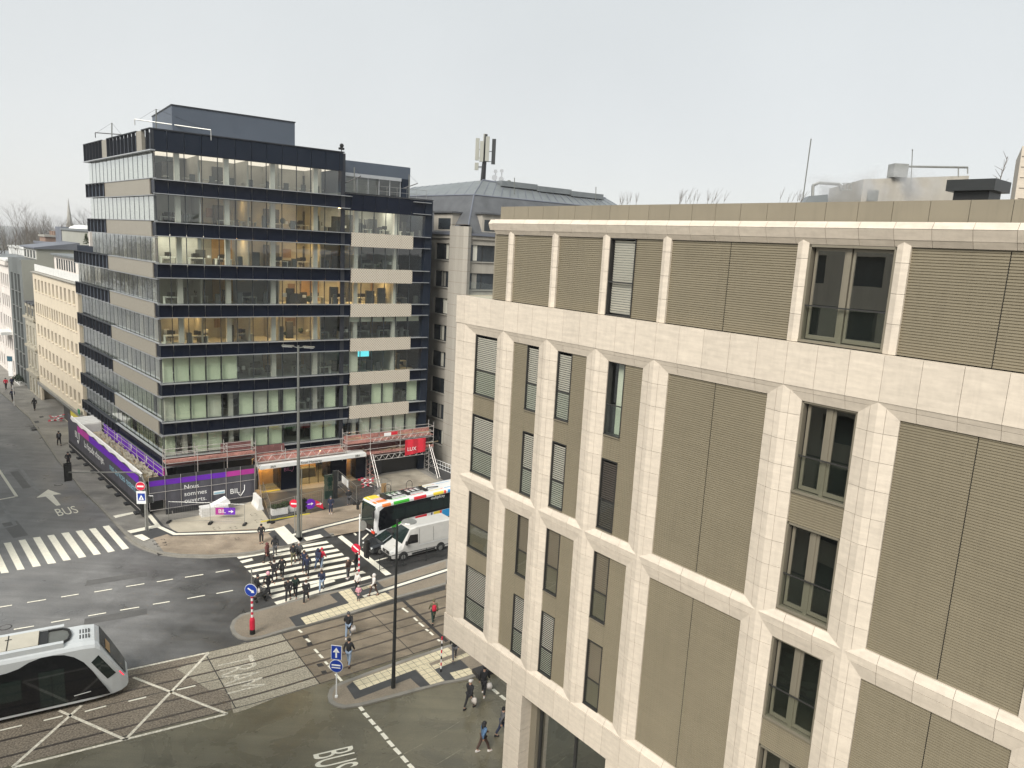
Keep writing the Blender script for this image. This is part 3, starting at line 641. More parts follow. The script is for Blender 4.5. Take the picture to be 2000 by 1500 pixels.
# joints of the tactile slabs
mb = MB()
def joints(P, step, z, u, v):
    P = [Vector(p) for p in P]
    for d, e in ((u, v), (v, u)):
        d2, e2 = Vector((d.x, d.y)), Vector((e.x, e.y))
        lo, hi = min(p.dot(d2) for p in P), max(p.dot(d2) for p in P); k = lo + step
        while k < hi - .1:
            c = []
            for i in range(len(P)):
                a, b = P[i], P[(i + 1) % len(P)]; fa, fb = a.dot(d2) - k, b.dot(d2) - k
                if fa * fb < 0: c.append(a + (b - a) * (fa / (fa - fb)))
            c.sort(key=lambda p: p.dot(e2))
            for a, b in zip(c[::2], c[1::2]):
                h = d2 * .011; mb.quad(V(*(a - h), z), V(*(b - h), z), V(*(b + h), z), V(*(a + h), z))
            k += step
for P in GD['mTactile'] + GD['sTactile']: joints(P, .45, .1165, UT, NT)
struct('slab_joint', mb, M['slate_slab'])

# faint tyre arcs and trench repairs on the carriageways
M['tyre'] = mat('tyre_polish', (.20, .185, .13), .3, var=.3, scale=1.2, speck=.35, speck_scale=5)
mb = MB()
for (cx, cy, r0, a0, a1) in ((-30, 60, 36.5, 300, 322), (-30, 60, 38.2, 300, 320), (-26, 58, 37.0, 306, 326), (-22, 64, 40.0, 300, 318)):
    for k in range(26):
        if k % 5 == 4: continue
        t0, t1 = R(a0 + (a1 - a0) * k / 26), R(a0 + (a1 - a0) * (k + 1) / 26)
        P = [(cx + r * math.cos(t), cy + r * math.sin(t)) for r, t in ((r0, t0), (r0, t1), (r0 + .05, t1), (r0 + .05, t0))]
        mb.quad(*[V(x, y, .0065) for x, y in P])
struct('tyre_mark', mb, M['tyre'])
M['patch'] = mat('asphalt_patch', (.108, .105, .10), .55, var=.2, scale=.8, speck=.2, speck_scale=14)
sheet('asphalt_patch', [[(-44.0, 60.5), (-41.0, 57.6), (-40.2, 58.3), (-43.2, 61.3)], [(-30.5, 50.0), (-27.0, 52.0), (-27.4, 52.8), (-30.9, 50.8)], [(-52.5, 74.0), (-48.0, 69.3), (-47.5, 69.8), (-52.0, 74.5)], [(-27.5, 44.6), (-24.2, 46.4), (-24.6, 47.2), (-27.9, 45.4)]], M['patch'], .0035)
# ------------------------------------------------------------------ office block with dark glass bands
OB = thing('office_building', 'nine-storey office block with dark glass bands, long windows and pale perforated panels', 'office building', O)
OB['worldpts'] = 1
BT = [30.38, 26.70, 23.0, 19.33, 15.63, 11.96, 8.28, 4.9]       # tops of the spandrel bands
BB = [29.10, 25.42, 21.7, 18.08, 14.40, 10.75, 7.02, 3.9]
FM = [0.10, 1.12, 2.53, 3.99, 5.40, 6.94, 8.43, 9.84, 11.33, 12.77, 14.20, 15.68, 17.10, 17.55]
LM = [17.55, 18.40, 19.70, 21.07, 22.42, 23.83, 25.34, 26.85]
SIDE = [1.05 + 1.44 * i for i in range(20)] + [29.55]            # side-street module lines
SIDE3 = [x for x in SIDE if x < 22] + [22.6]
# structure: slabs, back walls, columns
slab, back, colm = MB(), MB(), MB()
def plan(z0, z1, sL, tL, mbx, inset=.35, depth=13):
    """L-shaped floor plate behind both fronts"""
    a = O + UF * inset * 1.2 + UL * inset * 1.2
    P = [a, O + UF * (sL - .3) - NF * inset, O + UF * (sL - .3) - NF * depth, O + UL * (tL - .3) - NL * depth, O + UL * (tL - .3) - NL * inset]
    mbx.prism([(p.x, p.y) for p in P], z0, z1)
tops = [34.4] + BT[:-1]
for i, zt in enumerate(BT):
    tl = 22.6 if zt > 23.2 else 29.6
    plan(BB[i] + .18, zt - .25, 27.8, tl, slab)
# roof plates
plan(33.0, 34.2, 17.5, 22.6, slab)
wpart('floor_slab', slab, M['interior_white'], OB)
for i in range(8):
    z0 = BT[i] - .25; z1 = (BB[i - 1] + .2) if i else 33.0
    tl = 22.4 if z0 > 23 else 29.3
    sl = 17.3 if i == 0 else 27.3
    back.box(FR, (5.2, sl), (-6.4, -6.2), (z0, z1)); back.box(LE, (5.4, tl), (-5.2, -5.0), (z0, z1))
    for s in (2.0, 6.3, 10.6, 14.9, 19.3, 23.9):
        if s < sl: colm.box(FR, (s - .22, s + .22), (-1.1, -.66), (z0, z1))
    for t_ in (3.6, 8.1, 12.6, 17.1, 21.6, 26):
        if t_ < tl: colm.box(LE, (t_ - .2, t_ + .2), (-1.1, -.7), (z0, z1))
wpart('back_wall', back, M['office_wall'], OB)
wpart('interior_column', colm, M['white_wall'], OB)
# cross partitions between rooms
part_, wood, dark_ = MB(), MB(), MB()
rnd = random.Random(3)
for i in range(8):
    z0 = BT[i] - .25; z1 = (BB[i - 1] + .2) if i else 33.0
    for s in (3.99, 8.43, 11.33, 15.68, 19.7, 23.83):
        if (i == 0 and s > 17): continue
        if rnd.random() < .62: part_.box(FR, (s - .05, s + .05), (-6.2, -1.3), (z0, z1))
    for s in (2.6, 7.2, 12.2, 16.4, 20.9, 24.6):
        if (i == 0 and s > 17): continue
        r_ = rnd.random()
        if r_ < .5 and i in (2, 3, 4, 5): wood.box(FR, (s - 1.1, s + .9), (-6.15, -6.05), (z0, z1 - .3))
        elif r_ < .9: dark_.box(FR, (s - .9, s + .7), (-6.15, -5.9), (z0, z1 - .6))
for t_ in (4, 8.5, 13, 17.6, 22):
    for i in range(1, 8): part_.box(LE, (t_ - .05, t_ + .05), (-5, -1.3), (BT[i] - .25, BB[i - 1] + .2))
wpart('partition_wall', part_, M['office_wall'], OB)
wpart('wood_wall', wood, M['interior_wood'], OB)
wpart('dark_cabinet', dark_, M['interior_dark'], OB)

# spandrel bands, main front: (band index, s0, s1)
def zone(z): return (z - .02, z + .02)
led = MB()
for i, (zt, zb) in enumerate(zip(BT, BB)):
    for a, b in zip(FM, FM[1:]):
        if i == 7 and a < 11: continue
        piece('spandrel_panel', M['navy'], OB, FR, (a + .02, b - .02), (-.10, .0), (zb + .06, zt - .06))
    if i == 0:
        for a, b in zip([17.6] + LM[1:], LM[1:] + [27.0]):
            piece('spandrel_panel', M['navy'], OB, FR, (a + .02, b - .02), (-.10, .0), (28.95, 30.62))
    else:
        for a, b in ((17.6, 18.45),):
            piece('spandrel_panel', M['navy'], OB, FR, (a, b - .02), (-.10, .0), (zb + .06, zt - .06))
        if i < 7:
            for a, b in zip([18.45, 19.87, 21.29, 22.71, 24.13], [19.87, 21.29, 22.71, 24.13, 25.58]):
                piece('perforated_panel', M['perforated'], OB, FR, (a + .006, b - .006), (-.06, .10), (zb - .1, zt + .05))
            piece('spandrel_panel', M['navy'], OB, FR, (25.6, 26.95), (-.12, -.02), (zb + .06, zt - .06))
    e = 17.6 if i == 7 else 27.6
    led.box(FR, (-.12, min(e, 18.2)), (-.12, .30), (zt - .06, zt)); led.box(FR, (-.12, min(e, 18.2)), (-.12, .30), (zb, zb + .06))
    if i < 7:
        led.box(FR, (17.6, 18.5), (-.12, .10), (zt - .04, zt + .0)); led.box(FR, (25.5, 27.6), (-.12, .34), (zt - .05, zt + .01)); led.box(FR, (25.5, 27.6), (-.12, .34), (zb, zb + .05))
wpart('ledge', led, M['ledge'], OB)
for a, b in zip(FM, FM[1:]):
    if b > 17.54: b = 17.5
    piece('parapet_panel', M['navy_mat'], OB, FR, (a + .02 - (.1 if a < .2 else 0), b - .02), (-.14, .02), (32.78, 34.55))
piece('coping', M['navy_rail'], OB, FR, (-.05, 17.6), (-.4, .10), (34.56, 34.66))
piece('side_wall', M['navy_mat'], OB, FR, (27.0, 27.9), (-13, .06), (0, 30.62))
piece('end_wall', M['plant_grey'], OB, FR, (17.45, 17.62), (-12, -.05), (30.7, 34.5))
piece('coping', M['navy_rail'], OB, FR, (17.62, 27.95), (-.4, .12), (30.66, 30.74))
# dark vertical strip between the two parts of the front
piece('dark_strip', M['navy_rail'], OB, FR, (17.32, 17.74), (-.16, .012), (3.9, 34.5))

# glazing of the main front
mull = MB(); mullS = MB()
def glaze(F, lines, z0, z1, gm, dep=-.22, thin=.012):
    for a, b in zip(lines, lines[1:]):
        piece('window_pane', gm, OB, F, (a + .02, b - .02), (dep - thin, dep), (z0, z1))
        (mull.box(F, (a - .028, a + .028), (dep - .06, dep + .05), (z0, z1)) if F is FR else mullS.box(F, (a - .035, a + .035), (dep - .03, dep + .014), (z0, z1)))
    for z in (z0, z1): mull.box(F, (lines[0], lines[-1]), (dep - .05, dep + .03), (z - .03, z + .03))
levels = [(30.38, 32.78)] + [(BT[i + 1], BB[i]) for i in range(7)]
for k, (z0, z1) in enumerate(levels):
    glaze(FR, FM[:-1], z0, z1, M['glass'])
    if k: glaze(FR, LM, z0, z1, M['glass'])
# bronze-coloured thin vertical joint of the corner
mull.tube(FR(-.02, .02, 4), FR(-.02, .02, 34.5), .03)
for k, (z0, z1) in enumerate(levels):
    glaze(LE, SIDE3 if z0 > 22.9 else SIDE, z0, z1, M['glass_side'])
wpart('mullions', mull, M['mullion'], OB, kind='stuff'); wpart('mullions', mullS, M['mullion'], OB, kind='stuff')

# side-street front: dark glass, pale lattice panels, projecting fins
for i, (zt, zb) in enumerate(zip(BT, BB)):
    ln = SIDE3 if zt > 23.2 else SIDE
    end = ln[-1]
    piece('spandrel_panel', M['navy'], OB, LE, (-.02, 1.0), (-.12, .02), (zb + .05, zt - .05))
    for a, b in zip(ln, ln[1:]):
        if b < 15.8:
            if i < 7: piece('lattice_panel', M['lattice'], OB, LE, (a + .004, b - .004), (-.08, .10), (zb - .06, zt + .04))
            else: piece('spandrel_panel', M['navy'], OB, LE, (a + .02, b - .02), (-.14, -.04), (zb, zt))
        else:
            piece('spandrel_panel', M['plant_grey'] if i < 4 else M['navy_mat'], OB, LE, (a + .02, b - .02), (-.16, -.06), (zb, zt))  # grey of the upper panels paints the sky showing between the fins
            piece('fin', M['navy_rail'], OB, LE, (a - .035, a + .035), (-.06, .20), (zb - .02, zt + .02))
    piece('fin', M['navy_rail'], OB, LE, (end - .05, end + .02), (-.06, .20), (zb - .02, zt + .02))
    piece('fin_rail', M['navy_rail'], OB, LE, (15.4, end), (.0, .22), (zt + .02, zt + .10))
    piece('fin_rail', M['ledge'], OB, LE, (15.4, end), (.0, .22), (zb - .09, zb - .03))
    piece('ledge', M['ledge'], OB, LE, (-.1, 15.4), (-.12, .16), (zt + .05, zt + .11)); piece('ledge', M['ledge'], OB, LE, (-.1, 15.4), (-.12, .16), (zb - .14, zb - .08))
# top storey parapet on the side street
for (a, b, kind) in ((0.0, 2.5, 'fin'), (2.5, 4.0, 'lat'), (4.0, 13.6, 'fin'), (13.6, 15.4, 'lat'), (15.4, 22.6, 'fin')):
    if kind == 'lat':
        piece('lattice_panel', M['lattice'], OB, LE, (a, b), (-.1, .2), (32.9, 34.6))
    else:
        n = max(2, round((b - a) / 1.2)); piece('parapet_panel', M['plant_grey'], OB, LE, (a, b), (-.3, -.15), (32.8, 34.4))  # panel grey again painted as sky between the fins
        for k in range(n + (a > 1)): x = a + (b - a) * k / n; piece('fin', M['navy_rail'], OB, LE, (x - .04, x + .04), (-.06, .22), (32.9, 34.6))
        piece('fin_rail', M['navy_rail'], OB, LE, (a, b), (-.02, .24), (34.6, 34.68))
piece('ledge', M['ledge'], OB, LE, (-.1, 22.6), (-.12, .3), (32.76, 32.86))
piece('parapet_wall', M['navy_mat'], OB, LE, (22.62, 29.6), (-9, -.2), (22.9, 23.7))
piece('end_wall', M['render_grey'], OB, LE, (22.55, 22.62), (-9, -.3), (23.7, 34.3))
# roof plant
piece('roof_plant', M['plant_grey'], OB, Frame(FR(1.9, -1.6, 0), UF, NF), (0, 11.2), (-9.5, 0), (34.5, 37.0))
piece('roof_plant_edge', M['navy_rail'], OB, Frame(FR(1.9, -1.6, 0), UF, NF), (-.06, 11.26), (-9.56, .06), (37.0, 37.1))
# set-back penthouse over the lower wing
piece('penthouse_wall', M['plant_grey'], OB, FR, (17.7, 26.6), (-11, -3.0), (32.9, 34.2))
piece('penthouse_wall', M['navy_mat'], OB, FR, (25.6, 26.6), (-11, -3.0), (30.6, 32.9))
piece('penthouse_room', M['interior_white'], OB, FR, (17.7, 25.6), (-9.2, -9.0), (30.6, 32.9))
piece('penthouse_fascia', M['ledge'], OB, FR, (17.7, 25.5), (-3.05, -2.9), (32.6, 32.95))
mp_ = MB()
for k in range(7):
    a = 17.8 + k * 1.28
    if k < 6: piece('window_pane', M['glass'], OB, FR, (a, a + 1.22), (-3.1, -3.08), (30.7, 32.6))
    mp_.box(FR, (a - .06, a + .0), (-3.13, -3.03), (30.7, 32.6))
wpart('penthouse_frame', mp_, M['ledge'], OB)
rl = MB()
for z in (31.2, 31.7): rl.tube(FR(17.9, -.5, z), FR(27.4, -.5, z), .02, 5)
for k in range(9): x = 17.9 + k * 1.18; rl.tube(FR(x, -.5, 30.7), FR(x, -.5, 31.7), .02, 5)
wpart('roof_railing', rl, M['galv'], OB)
# ground storey: shaft behind the hoarding, entrances and garage
g0 = MB()
g0.box(FR, (-.0, 9.0), (-1.2, -1.0), (0, 3.9)); g0.box(LE, (0, 29.6), (-1.2, -1.0), (0, 3.9)); g0.box(FR, (19.9, 22.4), (-.4, 0), (0, 3.9)); g0.box(FR, (9.0, 27), (-9, -8.8), (0, 4))
wpart('ground_floor_wall', g0, M['banner_black'], OB)
piece('garage_shade_sheet', M['black'], OB, FR, (22.4, 27.0), (-.5, -.3), (.13, 3.4))  # black sheet painted in for the shade inside the garage
piece('lobby_floor', M['carpet'], OB, FR, (9, 20), (-8.8, -.5), (.125, .14))
piece('entrance_pier', M['navy'], OB, FR, (10.9, 12.9), (-2.2, .35), (.13, 3.0))
piece('entrance_pier', M['navy'], OB, FR, (16.3, 18.1), (-2.2, .25), (.13, 3.0))
piece('entrance_pier', M['navy'], OB, FR, (19.2, 20.4), (-2.2, .25), (.13, 3.0))
piece('lobby_wall', M['interior_wood'], OB, FR, (9.0, 10.9), (-2.4, -2.2), (.14, 3.1))
piece('lobby_wall', M['interior_wood'], OB, FR, (12.9, 16.3), (-4.4, -4.2), (.14, 3.1))
piece('lobby_wall', M['interior_wood'], OB, FR, (18.1, 19.2), (-1.4, -1.2), (.14, 3.1))
for (a, b, d) in ((9.2, 10.8, -1.0), (13.1, 16.1, -1.6), (18.15, 19.15, -.4)):
    piece('ceiling_lamp', M['lobby_lamp'], OB, FR, (a, b), (d - .9, d), (3.0, 3.05))
    piece('door_glass', M['glass'], OB, FR, (a - .05, b + .05), (-.32, -.30), (.14, 3.0))
piece('shop_counter', M['interior_dark'], OB, FR, (13.4, 15.6), (-3.2, -2.4), (.14, 1.2)); piece('shop_shelf', M['interior_dark'], OB, FR, (13.0, 16.2), (-4.15, -3.9), (1.7, 1.9))
for k in range(4): piece('door_mullion', M['iron'], OB, FR, (13.1 + k * 1.0, 13.16 + k * 1.0), (-.34, -.26), (.14, 3.0))
piece('lower_fascia', M['scaf_net'], OB, FR, (0, 11.3), (-.25, -.12), (3.9, 4.9))
piece('threshold', M['yellow'], OB, FR, (9.0, 10.8), (.1, .4), (.13, .18))
# entrance canopy with lettering
can = piece('canopy_beam', M['white_paint'], OB, FR, (8.3, 19.6), (.35, 2.05), (3.12, 3.5))
text_obj('canopy_lettering', '26A', M['iron'], FR(9.3, 2.06, 3.2), UF, (0, 0, 1), .24, OB, .01)
text_obj('canopy_lettering', 'Royal Monterey', M['iron'], FR(12.4, 2.06, 3.2), UF, (0, 0, 1), .24, OB, .01)
text_obj('canopy_lettering', '28A', M['iron'], FR(18.3, 2.06, 3.2), UF, (0, 0, 1), .24, OB, .01)
text_obj('pier_lettering', 'BIL', M['pink_letter'], FR(11.2, .36, 2.1), UF, (0, 0, 1), .38, OB, .01)
def shield(name, F, x, z, s, m, th, d):
    mb = MB(); pts = [(0, .0), (.12, .5), (.12, 1.0), (.0, 1.12)]
    out = [(.75, 1.1), (.75, .55), (.55, .2), (.3, -.15), (.05, .15)]
    for a, b in zip(out, out[1:]):
        mb.tube(F(x + a[0] * s, d, z + a[1] * s), F(x + b[0] * s, d, z + b[1] * s), .035 * s + .008, 4)
    return wpart(name, mb, m, th)
shield('pier_logo', FR, 11.9, 2.05, .45, M['pink_letter'], OB, .37)

# furniture, lamps and blinds seen through the glass
desk, mon, chair, dark_2, plant_, paper_, art_ = [MB() for _ in range(7)]
rnd = random.Random(11)
for i in range(1, 8):
    z0 = BT[i] - .25
    for k in range(26):
        s = rnd.uniform(.6, 26.3); d = rnd.uniform(-4.6, -1.3); q = rnd.random()
        if q < .35: dark_2.box(FR, (s, s + rnd.uniform(.3, 1.0)), (d - .3, d), (z0, z0 + rnd.uniform(.6, 1.9)))
        elif q < .55: plant_.ball(FR(s, d, z0 + rnd.uniform(.6, 1.3)), rnd.uniform(.18, .4), 6, 4)
        elif q < .75: paper_.box(FR, (s, s + rnd.uniform(.2, .5)), (d - .3, d), (z0 + .76, z0 + rnd.uniform(.9, 1.2)))
        elif q < .9: art_.box(FR, (s, s + rnd.uniform(.5, 1.0)), (-6.18, -6.1), (z0 + 1.0, z0 + 1.9))
for i in range(1, 7):
    z0 = BT[i] - .25
    s = .8
    while s < 26:
        if rnd.random() < .72:
            d = -1.5 - rnd.random() * 1.6
            desk.box(FR, (s, s + 1.5), (d - .8, d), (z0 + .70, z0 + .76)); desk.box(FR, (s + .04, s + .1), (d - .8, d), (z0, z0 + .7)); desk.box(FR, (s + 1.4, s + 1.46), (d - .8, d), (z0, z0 + .7))
            mon.box(FR, (s + .4, s + .98), (d - .3, d - .26), (z0 + .84, z0 + 1.2)); mon.box(FR, (s + .66, s + .72), (d - .3, d - .26), (z0 + .76, z0 + .86))
            chair.box(FR, (s + .5, s + 1.0), (d - 1.5, d - 1.0), (z0 + .42, z0 + .5)); chair.box(FR, (s + .5, s + 1.0), (d - 1.54, d - 1.46), (z0 + .5, z0 + 1.1)); chair.box(FR, (s + .72, s + .78), (d - 1.3, d - 1.24), (z0, z0 + .42))
        if rnd.random() < .4: chair.box(FR, (s + 1.7, s + 2.1), (-1.2, -.8), (z0, z0 + .9 + rnd.random() * .5))
        s += 1.9 + rnd.random() * 1.1
for i in (0,):
    z0 = BT[0] - .25
    for k in range(9):
        s = 1.5 + k * 1.75; chair.box(FR, (s, s + .5), (-2.2, -1.7), (z0 + .4, z0 + .5)); chair.box(FR, (s, s + .5), (-1.74, -1.68), (z0 + .5, z0 + 1.05)); desk.box(FR, (s - .3, s + .9), (-3.4, -2.5), (z0 + .7, z0 + .76))
wpart('desks', desk, M['interior_white'], OB, kind='stuff')
wpart('low_cupboards', dark_2, M['interior_dark'], OB, kind='stuff'); wpart('office_plants', plant_, M['bush'], OB, kind='stuff'); wpart('desk_papers', paper_, M['sign_white'], OB, kind='stuff'); wpart('wall_pictures', art_, M['brick'], OB, kind='stuff')
wpart('monitors', mon, M['black'], OB, kind='stuff')
wpart('office_chairs', chair, M['interior_dark'], OB, kind='stuff')
lamps = [ (1, 12.0, 14.0, 'warm'), (1, 6.9, 8.0, 'warm'), (2, .6, 5.2, 'cool2'), (2, 6.9, 8.2, 'warm'), (2, 12.8, 15.6, 'warm'), (3, 12.8, 15.6, 'warm'),
         (4, 2.4, 5.2, 'warm'), (4, 9.9, 14.0, 'warm'), (1, 17.9, 19.0, 'warm'), (1, 19.6, 26.6, 'cool'), (3, 17.8, 22.2, 'warm'), (3, 22.6, 23.8, 'warm'), (5, 23.9, 25.2, 'warm')]
for (k, a, b, c) in lamps:
    z = (33.0 if k == 0 else BB[k - 1] + .17)
    n = max(1, int((b - a) / 1.4))
    for q in range(n):
        x0 = a + (b - a) * q / n + .25; x1 = a + (b - a) * (q + 1) / n - .25
        piece('ceiling_lamp', M['warm_lamp'] if c == 'warm' else M['cool_lamp'], OB, FR, (x0, x1), (-3.4, -2.9) if c == 'warm' else (-3.6, -1.8), (z - .06, z - .02))
piece('glow_ceiling', M['glow_ceiling'], OB, FR, (.6, 17.0), (-6.0, -.9), (32.9, 32.94))  # added glowing sheet stands in for the room light; no fixture known here
piece('wall_screen', M['screen'], OB, FR, (19.9, 21.3), (-1.5, -1.45), (13.45, 14.3), label='glowing turquoise wall screen')
rnd = random.Random(5)
def blinds(k, a, b, m='blind', cover=1.0, dep=-.42):
    z0, z1 = levels[k]
    piece('blind', M[m], OB, FR, (a + .07, b - .07), (dep - .03, dep), (z1 - (z1 - z0) * cover + .06, z1 - .05))
for a, b in zip(FM[:4], FM[1:5]): blinds(5, a, b)
blinds(5, FM[4], FM[5])
for j, (a, b) in enumerate(zip(FM[:-1], FM[1:-1])):
    if j not in (4, 10, 9): blinds(6, a, b - (.35 if rnd.random() < .3 else 0), 'blind' if j % 3 else 'blind_pale')
    if j in (0, 2, 3, 5, 6, 7, 10, 11): blinds(7, a, b, 'blind')
for j, (a, b) in enumerate(zip(LM, LM[1:])):
    if j in (0, 3, 4, 6): blinds(6, a, b, 'blind')
    if j in (2, 3, 4, 5, 6): blinds(7, a, b, 'blind_pale')
    if j > 0: blinds(4, a, b, 'blind_pale', .3)
blinds(5, 18.5, 19.6, 'blind_pale')
for k in (6, 7):
    z0, z1 = levels[k]
    for a, b in zip(SIDE[:12], SIDE[1:13]):
        if rnd.random() < .75: piece('blind', M['blind'], OB, LE, (a + .07, b - .07), (-.45, -.42), (z0 + .05, z1 - .05))
for k in (0, 1):
    z0, z1 = levels[k]
    for a, b in zip(SIDE3, SIDE3[1:]):
        piece('blind', M['sign_white'], OB, LE, (a + .01, b - .01), (-.32, -.29), (z0 + .02, z1 - .02))
# ------------------------------------------------------------------ travertine building on the right
TB = thing('stone_building', 'pale travertine building with pointed pilasters, bronze slatted panels and a flat roof', 'building', RB(-12, 0, 0))
TB['worldpts'] = 1
M['glass_mirror'] = glass_mat('mirroring_glass', (.60, .64, .62), refl=.34, boost=2.0, wave=.015)
PIL = [-11.33, -8.39, -5.57, -2.76, .09, 5.09, 7.92, 12.83, 15.7]       # pilaster ridges
HW = .575
OPEN = [(-10.6, -8.96), (-7.82, -6.15), (-5.0, -3.33), (-2.18, -.49), (.66, 4.52), (5.67, 7.35), (8.5, 12.25), (13.4, 15.1)]
PROF = [(-HW, 0.0), (-.22, .085), (.22, .085), (HW, 0.0)]
stones = []     # (r, z, P, Q) solids, farthest ones may be joined
def stone(P2, r0, r1, z0=None, z1=None, vertical=True):
    stones.append((P2, r0, r1))
G = .011
rndS = random.Random(21)
def vstone(rc, x0, d0, x1, d1, z0, z1, ridge=None):
    """stone of a pilaster: section from (x0,d0) to (x1,d1), optional ridge point"""
    j = rndS.uniform(-.003, .003)
    pts = [(x0 + G / 2, d0 + j)]
    if ridge: pts.append((ridge[0], ridge[1] + j))
    pts += [(x1 - G / 2, d1 + j), (x1 - G / 2, -.09), (x0 + G / 2, -.09)]
    A = [RB(rc + x, d, z0 + G / 2) for x, d in pts]; B = [RB(rc + x, d, z1 - G / 2) for x, d in pts]
    stones.append((rc, (z0 + z1) / 2, A, B))
def hstone(r0, r1, prof, back=-.09):
    j = rndS.uniform(-.003, .003)
    pts = [(d + j, z) for d, z in prof] + [(back, prof[-1][1]), (back, prof[0][1])]
    A = [RB(r0 + G / 2, d, z) for d, z in pts]; B = [RB(r1 - G / 2, d, z) for d, z in pts]
    stones.append(((r0 + r1) / 2, prof[0][1], A, B))
def zrows(z0, z1, step=.81, start=None):
    z = start; out = [z1]
    while z > z0 + .25: out.append(z); z -= step
    out.append(z0); return out
for i, rc in enumerate(PIL):
    for (za, zb, st) in ((7.5, 14.95, 14.06), (14.9, 22.42, 21.55)):
        rows = zrows(za, zb, .813, st)
        for zt, zl_ in zip(rows, rows[1:]):
            if i == 0:
                vstone(rc, -.55, .12, -.0, .12, zl_, zt); vstone(rc, .0, .12, HW + .16, 0, zl_, zt)
                continue
            vstone(rc, -HW, 0, -.22, .085, zl_, zt)
            vstone(rc, -.22, .085, .22, .085, zl_, zt, ridge=(0, .128))
            vstone(rc, .22, .085, HW, 0, zl_, zt)
# ledge over the four main storeys, mid beam, low beam
def beam_cells(i):
    a, b = PIL[i], PIL[i + 1]; n = 5 if b - a > 4 else 3
    return [(a + (b - a) * k / n, a + (b - a) * (k + 1) / n) for k in range(n)]
for i in range(len(PIL) - 1):
    for a, b in beam_cells(i):
        aa = -12.0 if (i == 0 and a < -11.2) else a
        if i == 0 and a < -11.2: hstone(-12.0, -11.33, [(.15, 22.42), (.15, 23.69)])
        hstone(a, b, [(.15, 22.42), (.15, 23.69)])
        hstone(a, b, [(.085, 22.27), (.135, 22.415)]); hstone(a, b, [(0, 22.0), (.085, 22.262)])
        hstone(a, b, [(.115, 15.05), (0.01, 15.30)]); hstone(a, b, [(.085, 14.80), (.115, 15.04)]); hstone(a, b, [(0, 14.39), (.085, 14.79)])
        hstone(a, b, [(.12, 7.45), (0, 7.68)])
        if i == 0 and a < -11.2: hstone(-12.05, -11.33, [(.15, 6.17), (.15, 7.44)])
        hstone(a, b, [(.15, 6.17), (.15, 7.44)])
# top storey: narrow pilasters and cornice
TP = [-8.47, -5.66, -2.84, .03, 5.06, 7.90, 12.8]
for rc in TP:
    for za, zb in ((26.15, 26.72), (25.33, 26.15), (24.52, 25.33), (23.70, 24.52)):
        j = rndS.uniform(-.002, .002)
        pts = [(-.175, -.10), (0, -.05 + j), (.175, -.10), (.175, -.25), (-.175, -.25)]
        stones.append((rc, za, [RB(rc + x, d, za + .005) for x, d in pts], [RB(rc + x, d, zb - .005) for x, d in pts]))
xs = [-9.58] + [-8.42 + .945 * k for k in range(0, 26)]
for a, b in zip(xs, xs[1:]):
    hstone(a, b, [(-.12, 26.57), (-.02, 26.74)], -.3); hstone(a, b, [(-.01, 26.745), (.10, 27.02)], -.3); hstone(a, b, [(.10, 27.03), (-.02, 27.21)], -.3)
# corner return of the cornice
mbc = MB(); mbc.solid([RB(-9.86, d, z) for d, z in ((-3, 26.6), (.0, 26.75), (.10, 27.02), (-.02, 27.2), (-3, 27.2))], [RB(-9.59, d, z) for d, z in ((-3, 26.6), (.0, 26.75), (.10, 27.02), (-.02, 27.2), (-3, 27.2))])
wpart('cornice_return', mbc, M['travertine'], TB)
camxy = Vector((0, 0, CAM_H))
stones.sort(key=lambda s: (s[2][0] - camxy).length)
rest = MB()
for k, (r_, z_, A, B) in enumerate(stones):
    if k < 298:
        mb = MB(); mb.solid(A, B); wpart('stone_panel', mb, M['travertine'], TB)
    else: rest.solid(A, B)
wpart('stone_panels', rest, M['travertine'], TB, kind='stuff')
# backing behind the stones
bk = MB()
bk.box(RB, (-11.9, 18), (-.12, -.095), (6.2, 7.66)); bk.box(RB, (-10.6, 18), (-.12, -.095), (14.42, 15.28)); bk.box(RB, (-11.9, 18), (-.12, -.095), (22.02, 23.66)); bk.box(RB, (-9.5, 18), (-.42, -.31), (26.6, 27.2))
for i, rc in enumerate(PIL): bk.box(RB, (rc - .56, rc + .56), (-.122, -.10), (7.6, 22.1))
wpart('wall_backing', bk, M['travertine_dark'], TB)
# left flank (seen edge-on), low cantilever, core
fl = MB()
fl.box(RB, (-12.0, -11.9), (-12, .1), (6.17, 23.69)); fl.box(RB, (-12.0, 18), (-12, -.1), (6.17, 6.3))
wpart('side_wall', fl, M['travertine'], TB)
cr = MB(); cr.box(RB, (-11.8, 18), (-12, -1.2), (6.4, 23.5)); cr.box(RB, (-9.4, 18), (-12, -1.6), (23.5, 27.2)); cr.box(RB, (-6.6, 18), (-12, -7.5), (0, 6.3))
wpart('building_core', cr, M['interior_dark'], TB)
